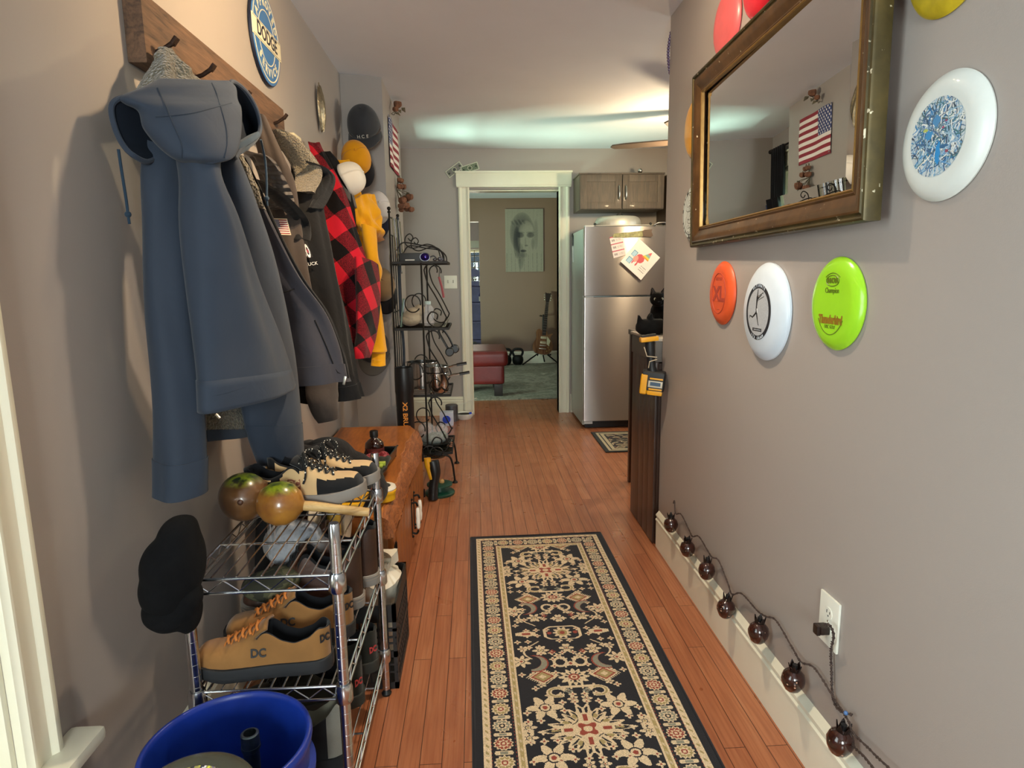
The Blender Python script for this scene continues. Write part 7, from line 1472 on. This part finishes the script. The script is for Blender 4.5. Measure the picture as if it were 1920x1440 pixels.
def scribble(u, v):
    rng = np.random.RandomState(11); a = pick(u.shape, '#b9c3c6'); x, y = (u-.5)*2, (v-.5)*2
    cols = ['#3d5f86', '#2f79ad', '#8fa9bb', '#4b5f63', '#2c3f55', '#5f93bd', '#d9dcd6', '#3e6f78', '#6f8f9f', '#d6d8d0', '#27567f', '#8bb0c6']
    for k in range(230):
        c = cols[rng.randint(len(cols))]; p = rng.randn(6); A = rng.rand()*.25+.05; th = rng.rand()*PI; s = x*np.cos(th)+y*np.sin(th); n = -x*np.sin(th)+y*np.cos(th)
        cen = p[0]*.45; put(a, (np.abs(n-cen-A*np.sin(s*(3+6*rng.rand())+p[1]*3)) < .013+.012*rng.rand()) & (s > p[2]*.5-.5) & (s < p[2]*.5+.5), c)
    blob_ = lambda cx, cy, rx, ry, c: put(a, ((x-cx)/rx)**2+((y-cy)/ry)**2+.35*np.sin(x*30)*np.sin(y*26) < 1, c)
    blob_(.08, -.42, .09, .30, '#2b86c4'); blob_(-.05, .42, .14, .14, '#4a86b3'); blob_(.28, -.28, .16, .05, '#35648c'); blob_(-.3, .1, .14, .12, '#3a86ba'); blob_(.3, .35, .05, .03, '#8a4a66'); blob_(.2, .2, .05, .03, '#9a4a66'); blob_(.42, -.42, .06, .04, '#8a4658'); blob_(-.45, .25, .1, .04, '#a9b45a'); return a
scrib = painted(scribble, .066, m_inkdisc, nx=280, ny=110)
fdisc('white flying disc with blue scribbled centre right of the mirror', 1.117, 1.472, .108, '#ced4d0', rough=.4, var=.03, stamp=scrib)
def xl(t, mx, h, R):
    m = mat('dull_red_print', '#a13c2c', .5); bm = BM(); text_bm(bm, 'XL', .066, mx @ MX.Translation((.0, -.004, h+.0005)), .0004, bold=.003, sx=1.15); lt_ = obj('stamp_lettering', bm, m, t)
    bm = BM(); tube(bm, [mx @ V((.058*cos(a), .066*sin(a), h+.0006)) for a in np.linspace(0, 2*PI, 48, endpoint=False)], .0012, 6, closed=True); obj('stamp_ring', bm, m, t)
    bm = BM(); text_bm(bm, 'DISC GOLF', .014, mx @ MX.Translation((0, .047, h+.0005)), .0004, sx=.8); tube(bm, [mx @ V((x, -.052, h+.0006)) for x in (-.01, .01)], .001, 5); obj('stamp_lettering', bm, m, t)
fdisc('orange flying disc stamped XL below the mirror', 2.093, 1.182, .1045, '#d3542a', rough=.4, dome=.0, stamp=xl)
def ulti(u, v):
    rng = np.random.RandomState(3); x, y = (u-.5)*2, (v-.5)*2; r = np.hypot(x, y); a = pick(u.shape, '#b7bcc2'); a *= (1-.16*rng.rand(*u.shape)*(r < .84))[..., None]
    put(a, r > .83, '#22252c'); put(a, r > .985, '#c9d3dc')
    def seg(x0, y0, x1, y1, w0, w1, c='#17191d'):
        dx, dy = x1-x0, y1-y0; L2 = dx*dx+dy*dy; t_ = np.clip(((x-x0)*dx+(y-y0)*dy)/L2, 0, 1); put(a, np.hypot(x-x0-t_*dx, y-y0-t_*dy) < w0+(w1-w0)*t_, c)
    seg(-.05, .78, -.06, .5, .02, .05); seg(-.06, .5, -.1, .2, .07, .04); seg(-.04, .46, .25, .6, .035, .02); seg(0, .55, .36, .68, .012, .02); seg(.02, .42, .42, .55, .012, .015); seg(-.1, .2, -.08, -.02, .045, .05); seg(-.08, -.02, .08, -.42, .05, .02); seg(.08, -.42, .12, -.45, .025, .015); seg(-.1, -.02, -.38, -.2, .045, .03); seg(-.38, -.2, -.62, -.15, .03, .02); seg(-.62, -.15, -.64, -.22, .02, .02); seg(-.05, .1, -.02, .0, .03, .03, '#e3e6ea')
    put(a, (np.abs(x) < .36) & (np.abs(y+.62) < .055), '#1a1c20'); put(a, (np.abs(x) < .28) & (np.abs(y+.62) < .022) & (np.sin(x*80) > -.3), '#aab2ba'); return a
def ult(t, mx, pr, R):
    h = float(np.interp(.0735, [p[0] for p in pr[:8]], [p[1] for p in pr[:8]]))+.0055
    painted(ulti, .080, m_inkdisc, nx=240, ny=110)(t, mx, pr, R)
    m = mat('pale_ring_print', '#c9d3dc', .5)
    bm = BM()
    for s, a0, a1, fl in (('ULTIMATE', 118, 62, 0), ('175 GRAM', 242, 298, 1)):
        for k, chh in enumerate(s):
            if chh == ' ': continue
            a = math.radians(a0+(a1-a0)*k/(len(s)-1)); text_bm(bm, chh, .011, mx @ MX.Translation((.0735*cos(a), .0735*sin(a), h-.0045)) @ RZ(a-PI/2+(PI if fl else 0)), .0003)
    obj('ring_lettering', bm, m, t)
ult.wants_profile = True
fdisc('large white flying disc with a black running figure stamp', 1.763, 1.137, .1375, '#cbd7e2', rough=.35, h=.028, rim=.032, dome=.004, var=.03, stamp=ult)
def thunder(t, mx, h, R):
    m = mat('gold_brown_stamp', '#8a6a1c', .4); m2 = mat('olive_stamp', '#5c6a14', .4)
    bm = BM(); text_bm(bm, 'Thunderbird', .026, mx @ MX.Translation((0, -.036, h+.0005)), .0004, bold=.0016, sx=.72); obj('stamp_lettering', bm, m, t)
    bm = BM()
    for s, r0, a0, a1 in ((1, .062, -150, -30), (1, .062, 60, 120)):
        tube(bm, [mx @ V((r0*.92*cos(a), r0*1.12*sin(a), h+.0006)) for a in np.linspace(math.radians(a0), math.radians(a1), 24)], .0009, 5)
    obj('stamp_arc', bm, m2, t)
    bm = BM(); text_bm(bm, 'DISC GOLF', .011, mx @ MX.Translation((0, -.052, h+.0005)), .0003, sx=.8); obj('stamp_lettering', bm, m2, t)
    bm = BM(); text_bm(bm, 'INNOVA', .016, mx @ MX.Translation((0, .052, h+.0005)), .0004, bold=.0008, sx=.7); obj('stamp_lettering', bm, m2, t)
    bm = BM(); tube(bm, [mx @ V((.026*cos(a), .052+.012*sin(a), h+.0006)) for a in np.linspace(0, 2*PI, 28, endpoint=False)], .001, 5, closed=True); obj('stamp_ring', bm, m2, t)
    bm = BM(); text_bm(bm, 'Champion', .017, mx @ MX.Translation((0, .030, h+.0005)), .0004, sx=.8); obj('stamp_lettering', bm, m2, t)
fdisc('lime green flying disc with gold stamp lettering', 1.413, 1.173, .1055, '#97d32a', rough=.2, stamp=thunder, var=.04)
# purple beads at the wall end
t = thing('bead_string', 'purple beads hanging at the far top corner of the right wall', 'beads', (XR-.006, YR-.02, 2.05)); m_pur = mat('purple_bead', '#5b4a6b', .25, var=.2)
for k in range(14): bm = BM(); a = k/13; ball(bm, (XR+.004-.010*sin(PI*a), YR+.006, 2.075+.155*a), .0068, 8); obj('bead', bm, m_pur, t)
# ---- outlet and plug
oc = (P(1543, 1105, 'X', XR)+P(1572.5, 1225, 'X', XR))/2; OH, OW = .124, .08; omx = on_right(V((XR, 1.358, .4265)))
ot = wall_plate('wall_outlet', 'white wall outlet with a brown plug in its lower socket', omx, OW, OH, 'outlet')
for sgn, zz in ((1, .02), (-1, -.02)):
    bm = BM(); prism(bm, [(.0165*cos(a)*(1 if abs(cos(a)) < .8 else .9), .0145*sin(a)) for a in np.linspace(0, 2*PI, 28, endpoint=False)], .0055, .0072, omx @ MX.Translation((0, zz, 0))); s_ = obj('socket', bm, m_plate, ot)
    for dx, w_, h_ in ((-.0062, .0011, .004), (.0062, .0011, .0032)): bm = BM(); box(bm, dx-w_, dx+w_, -h_+.003, h_+.003, .0071, .0076, omx @ MX.Translation((0, zz, 0))); obj('slot', bm, m_blkpl, s_)
    bm = BM(); lathe(bm, [(0, .0071), (.0022, .0071), (.0022, .0076), (0, .0076)], 10, omx @ MX.Translation((0, zz-.0065, 0))); obj('slot', bm, m_blkpl, s_)
bm = BM(); lathe(bm, [(0, .006), (.003, .006), (.0025, .0075), (0, .0075)], 12, omx); obj('screw', bm, m_nickel, ot)
# ---- string of pomegranate lights
m_pom = NT('brown_glazed_shell'); vv = m_pom.coord(); vo = m_pom.n('TexVoronoi', {'Vector': vv, 'Scale': 62.0}).outputs['Distance']; m_pom.set(color=m_pom.ramp(vo, [(.12, C('#c79a80')), (.17, C('#1c0d09')), (.6, C('#35170f'))]), rough=.16, coat=.5); m_pom.bump(vo, .3, .002); m_pom = m_pom.m
m_leaf = mat('dark_bronze_leaf', '#1b0f0d', .35, .3); m_cord = mat('brown_cord', '#40322d', .7, var=.15)
BX = .787
pos = [XY(1258, 984, BX), XY(1289, 1029, BX), XY(1325, 1070, BX), XY(1361, 1141, BX), XY(1422, 1186, BX), XY(1487, 1275, BX), XY(1575, 1391, BX)]
proto = thing('pomegranate_light', 'x', 'string light', (0, 0, 0)); R0 = .0285
bm = BM(); lathe(bm, [(0, -R0*1.05), (R0*.5, -R0*1.02), (R0*.72, -R0*.8), (R0*.98, -R0*.25), (R0*1.03, R0*.15), (R0*.9, R0*.65), (R0*.6, R0*.95), (R0*.42, R0*1.05), (R0*.36, R0*1.2), (0, R0*1.2)], 12, None); obj('shell', bm, m_pom, proto, angle=0)
for k in range(5):
    a = 2*PI*k/5+.3; bm = BM(); rings = []
    for q in range(6): s = q/5; r = R0*(.38+.18*s); w_ = .0078*(1-s)**.7+.0006; c = V((r*cos(a), r*sin(a), R0*1.05+.021*s)); tn = V((-sin(a), cos(a), 0)); rings.append([c+tn*w_*cos(b)+V((cos(a), sin(a), 0))*.0014*sin(b) for b in np.linspace(0, 2*PI, 8, endpoint=False)])
    loft(bm, rings); obj('crown_leaf', bm, m_leaf, proto)
bm = BM(); cyl(bm, (0, 0, R0*1.1), (0, 0, R0*1.1+.016), .0065, 10); obj('bulb_holder', bm, m_blkpl, proto)
ordn = ['farthest from us, first from the dark cabinet', 'second from the dark cabinet', 'third from the dark cabinet', 'fourth in the row, middle of the seven', 'fifth from the dark cabinet', 'sixth from the dark cabinet, under the outlet', 'nearest to us, last of the row']
rng = random.Random(5)
for k, p in enumerate(pos):
    o_ = proto if k == 0 else dup(proto)
    o_['label'] = 'glazed brown pomegranate light hanging over the baseboard, '+ordn[k]; o_['group'] = 'pomegranate lights along the baseboard'
    o_.location = p; o_.rotation_euler = ((rng.random()-.5)*.35, (rng.random()-.5)*.25, rng.random()*6)
top = [p+V((.012, 0, R0*1.1+.014)) for p in pos]
cd = thing('twisted_cable', 'brown twisted cord carrying the pomegranate lights to the outlet', 'cable', (XR-.02, 1.9, .2))
def twisted(pts, n, amp=.0022, r=.0017, sub=8):
    pts = smooth_pts(pts, sub); fr_ = frames(pts); bm = BM(); L = len(pts)
    for ph in (0, PI): tube(bm, [p+u*amp*cos(ph+2*PI*n*i/L)+w*amp*sin(ph+2*PI*n*i/L) for i, (p, u, w) in enumerate(fr_)], r, 6)
    return bm
pts = [top[0]+V((.012, .05, .03)), top[0]+V((.01, .03, .045))]
for a, b, s in zip(top, top[1:], (.02, .02, .016, .012, .03, .03)):
    m1 = a.lerp(b, .25)+V((.012, 0, .022)); m2 = a.lerp(b, .7)+V((.014, 0, s*.1-.002)); pts += [a+V((.006, 0, .004)), m1, m2]
pts += [top[-1]+V((.004, 0, .004)), XY(1600, 1375, .80), XY(1640, 1415, .80), XY(1690, 1475, .80), V((.80, .96, .16))]
obj('main_cord', twisted(pts, 150, .002, .0017, 10), m_cord, cd)
pq = XY(1545, 1180, XR-.032)
lead = [pq+V((0, -.0, .012)), pq+V((.006, -.012, .016)), pq+V((.012, -.02, -.004)), XY(1558, 1220, XR-.012), XY(1559, 1260, XR-.010), XY(1561, 1305, XR-.010), XY(1572, 1330, XR-.014), top[-1]+V((.01, .0, .02))]
obj('plug_lead', twisted(lead, 26, .0026, .0017, 10), m_cord, cd)
bm = BM(); mx = omx @ MX.Translation((0, -.02, .007)); box(bm, -.013, .013, -.009, .010, 0, .022, mx, bev=.003); box(bm, -.010, .010, -.012, .012, .02, .03, mx, bev=.003); obj('plug', bm, mat('brown_plug', '#23140f', .4), cd)
obj('spare_cord', twisted([top[-1]+V((.006, -.005, .0)), XY(1598, 1395, .80), XY(1625, 1425, .79), XY(1660, 1480, .79), V((.795, .97, .13))], 30, .002, .0017, 10), m_cord, cd)
bm = BM(); ball(bm, top[-1]+V((.004, .012, .016)), .005, 10); obj('blue_tag', bm, mat('blue_tag', '#4a6ea0', .5), cd)
# ================================================================ rugs
def rug_fn(Wd, Ln):
    K, G, T, R_, B_ = [np.array(lin(rgbf(c)))**(1/2.2) for c in ('#15131a', '#c7ad82', '#9d8a5e', '#8c3a2c', '#5d5f58')]
    K, G, T, R_, B_ = rgbf('#16141b'), rgbf('#d8c3a0'), rgbf('#a3905f'), rgbf('#94402f'), rgbf('#8c8a78')
    def f(u, v):
        x = np.abs((u-.5)*Wd); xs = (u-.5)*Wd; y = v*Ln; ye = np.minimum(y, Ln-y); rng = np.random.RandomState(1)
        e = np.minimum(Wd/2-x, ye); a = np.zeros(u.shape+(3,)); a[:] = K
        P_ = lambda m, c: put(a, m, c)
        def star(cx, cy, r, n, d, c, xx=None):
            dx = (x if xx is None else xx)-cx; dy = y-cy; rr = np.hypot(dx, dy); th = np.arctan2(dy, dx); P_(rr < r*(1+d*np.cos(n*th)), c)
        def diam(cx, cy, w, h, c, xx=None): P_(np.abs((x if xx is None else xx)-cx)/w+np.abs(y-cy)/h < 1, c)
        # guard stripes
        s1 = (e > .022) & (e < .043); P_(s1, G); P_((e > .029) & (e < .037) & ((np.floor((xs+y)*110) % 3) == 0), T)
        P_((e > .0435) & (e < .0465) & (np.floor((xs-y)*150) % 2 == 0), R_)
        # inner guard
        s2 = (e > .112) & (e < .136); P_(s2, G); P_((e > .119) & (e < .130), T*1.05); P_((e > .121) & (e < .128) & ((np.floor((xs+y)*90) % 3) == 0), G*.93)
        P_((e > .1085) & (e < .1115) & (np.floor((xs-y)*150) % 2 == 0), R_)
        # border rosettes along the sides and ends
        band = (e > .047) & (e < .108); bx = Wd/2-.0775
        Bm = a.copy()
        along = np.where(Wd/2-x < ye, y, xs+10); across = np.where(Wd/2-x < ye, x-bx, (Ln/2-.0775)-np.abs(y-Ln/2)); per = .070; k = np.floor(along/per); dl = along-(k+.5)*per; rr = np.hypot(dl, across*.95); th = np.arctan2(across, dl)
        typ = (k.astype(int) % 3)
        mref = lambda m, c: put(a, band & m, c)
        mref((np.abs(dl) > .028) & (np.abs(across) < .026-.5*(per/2-np.abs(dl))), G); mref((np.abs(dl) > .0305) & (np.abs(across) < .010), B_)
        mref(rr < .0245*(1+.10*np.cos(13*th)), G); mref((rr < .020*(1+.10*np.cos(13*th))) & (typ == 0), R_); mref((rr < .020*(1+.10*np.cos(13*th))) & (typ == 1), B_); mref((rr < .020*(1+.10*np.cos(13*th))) & (typ == 2), T)
        mref(rr < .0135*(1+.2*np.cos(8*th)), G); mref((rr < .0088) & (typ != 1), R_); mref((rr < .0088) & (typ == 1), K); mref(rr < .0048, G)
        # field: repeats of medallion and figures along the length, mirrored about the middle
        fm = e > .137; base = a.copy(); per2 = .98; yy = np.mod(y+.49, per2)-per2/2; ym = np.abs(yy)     # medallion at yy = +-per2/2, cartouche at 0
        y2 = per2/2-ym                                                     # distance from the medallion centre
        X = x
        def F(m, c): put(a, fm & m, c)
        r2 = np.hypot(X*1.0, y2*1.12); th2 = np.arctan2(y2*1.12, X)
        # big serrated medallion
        F(X/.125+y2/.105 < 1+.14*np.cos(22*th2), G); F((X/.112+y2/.094 < 1+.1*np.cos(22*th2)) & (np.mod(th2*22/(2*PI), 1) < .35) & (r2 > .05), K); F((X/.112+y2/.094 < .93) & (np.mod(th2*11/(2*PI)+.25, 1) < .32) & (r2 > .055), T)
        F(r2 < .052*(1+.16*np.cos(4*th2)), K); F(r2 < .048*(1+.16*np.cos(4*th2)), G); F((np.hypot(X-.052, y2) < .024) | (np.hypot(X, y2-.045) < .022), G); F((np.hypot(X-.055, y2) < .013) & (y2 < .006), R_); F((X < .006) & (np.abs(y2-.046) < .014), R_); F(r2 < .026*(1+.3*np.cos(4*th2+PI)), R_); F(r2 < .013, G)
        # corner blossoms
        def blossom(cx, cy, r, c1, c2, n=6, yv=y2):
            dx, dy = X-cx, yv-cy; rr_ = np.hypot(dx, dy); tt = np.arctan2(dy, dx); F(rr_ < r*(1+.30*np.cos(n*tt)), c1); F((rr_ > r*.32) & (rr_ < r*1.15) & (np.abs(np.mod(tt*n/(2*PI)+.5, 1)-.5) > .43), K); F(rr_ < r*.45, K); F(rr_ < r*.34, c1); F(rr_ < r*.18, c2)
        blossom(.108, .098, .042, G, R_); blossom(.165, .02, .02, G, T); blossom(.02, .13, .014, G, R_, 5)
        # scroll brackets
        F((np.abs(np.hypot(X-.062, (y2-.165)*1.3)-.026) < .008) & ((X > .045) | (y2 > .165)), G); F((np.abs(np.hypot(X-.062, (y2-.165)*1.3)-.026) < .003) & (X > .05), T); F((np.abs(y2-.188) < .006) & (X < .05), G)
        blossom(.105, .205, .012, G, R_, 5); blossom(.028, .168, .010, B_, R_, 4)
        # hooked lozenges and small palmette row
        d_ = np.abs(X-.098)/.044+np.abs(y2-.245)/.036; F((d_ < 1.25) & (np.mod((X+y2)*95, 1) < .5) & (d_ > .95), G); F(d_ < 1, G); F(d_ < .84, R_); F(d_ < .66, T); F(d_ < .3, G)
        rr_ = np.hypot(X, (y2-.235)*1.15); tt = np.arctan2(y2-.235, X); F(rr_ < .042*(1+.18*np.cos(12*tt)), G); F((rr_ < .03) & (np.mod(tt*12/(2*PI), 1) < .4), K); F(rr_ < .018, R_); F(rr_ < .011, G); F(rr_ < .006, R_)
        # lyre scrolls, red crescents
        F(np.abs(np.hypot(X-.032, (y2-.315)*.9)-.02) < .0045, G); F((np.hypot(X, y2-.305) < .012), G); F(np.hypot(X, y2-.305) < .006, R_)
        cr = np.hypot(X-.115, y2-.315); F((cr < .045) & (np.hypot(X-.130, y2-.322) > .036) & (X < .13), R_); F((cr < .040) & (np.hypot(X-.130, y2-.322) > .037) & (X < .13), B_)
        blossom(.158, .330, .026, G, R_, 7)
        # vine and rosettes round the cartouche
        F((np.abs(X-.11-.035*np.sin((y2-.33)*34)) < .0035) & (y2 > .34) & (y2 < .44), G); blossom(.088, .385, .022, G, T, 6); blossom(.148, .40, .014, G, R_, 5); blossom(.05, .375, .009, R_, G, 4); blossom(.035, .35, .012, G, R_, 5)
        blossom(0, .395, .02, G, R_, 5)
        c_ = np.maximum(np.abs(yy)/.042, X/.066); F((np.hypot(X/.066, yy/.046) < 1.12) & (c_ < 1), G); F((np.hypot(X/.066, yy/.046) < .98) & (c_ < .86), K); rr_ = np.hypot(X*1.1, yy); tt = np.arctan2(yy, X); F(rr_ < .031*(1+.2*np.cos(10*tt)), G); F(rr_ < .019, T); F(rr_ < .010, R_); F((np.hypot(X-.046, yy) < .009), R_)
        F((np.abs(X-.130) < .035) & (np.abs(yy) < .018-.25*np.abs(X-.125)), G); F((np.abs(X-.128) < .014) & (np.abs(yy) < .006), R_)
        # small stars scattered over the dark ground
        gx, gy = X/.036, (yy+5)/.036; cxi, cyi = np.floor(gx), np.floor(gy); hsh = np.abs(np.sin(cxi*12.9+cyi*78.2)*43758.5) % 1; dd = np.hypot(gx-cxi-.5, gy-cyi-.5); tt = np.arctan2(gy-cyi-.5, gx-cxi-.5); empty = np.abs(a-K).sum(-1) < .02; F(empty & (dd < .26*(1+.35*np.cos(4*tt))) & (hsh > .45), G); F((dd < .09) & (hsh > .45) & empty, R_)
        n = .055*rng.randn(*u.shape); n2 = .03*np.sin(u*Wd*900)*np.sin(v*Ln*700); return np.clip(a*(1+n[..., None]+n2[..., None]), 0, 1)
    return f
m_rug = attr_mat('woven_wool_rug', 1.0, .5, 500, sheen=.1)
RW, RL = .640, 1.86; q0, q1 = V((-.053, 2.93, 0)), V((-.030, 1.07, 0)); ydir = (q0-q1).normalized(); xdir = V((ydir.y, -ydir.x, 0)); cen = q1+ydir*(RL/2)+xdir*(RW/2)+V((0, 0, .0075))
t = thing('runner_rug', 'black and cream patterned runner rug in the middle of the hall', 'rug', (cen.x, cen.y, 0))
paint_surf('pile', 300, 860, on_frame(frame(cen, xdir, ydir, V((0, 0, 1))), RW-.012, RL-.012, lambda u, v: .0012*np.sin(u*9+v*23)*np.sin(v*17)), rug_fn(RW-.012, RL-.012), m_rug, t, .006)
bm = BM(); c_ = [cen+xdir*sx*(RW/2-.004)+ydir*sy*(RL/2-.004)-V((0, 0, .0025)) for sx, sy in ((-1, -1), (1, -1), (1, 1), (-1, 1))]; ed = []
for k in range(4): ed += [c_[k].lerp(c_[(k+1) % 4], q/14) for q in range(14)]
tube(bm, ed, .0052, 8, closed=True); obj('bound_edge', bm, fabric('black_binding', '#17151b', .15, 900, .4), t)
def mat_fn(u, v):
    x, y = u*.62, v*.6; e = np.minimum(np.minimum(x, .62-x), np.minimum(y, .6-y)); a = pick(u.shape, '#15140f'); put(a, (e > .03) & (e < .085), '#b5a585'); put(a, (e > .05) & (e < .062), '#1a1913'); f = e > .09; s = np.sin(x*46+np.sin(y*38)*1.6)*np.sin(y*52+np.sin(x*33)*1.8); put(a, f & (s > .12), '#b5a585'); put(a, f & (s > .5), '#6d5f45'); put(a, f & (np.abs(s) < .02), '#8b3a2c'); return a
t = thing('kitchen_mat', 'small black and cream patterned mat in front of the refrigerator', 'mat', (1.22, 4.67, 0)); paint_surf('pile', 124, 120, on_frame(frame(V((1.215, 4.672, .0075)), V((1, 0, 0)), V((0, 1, 0)), V((0, 0, 1))), .62, .6), mat_fn, m_rug, t, .006)
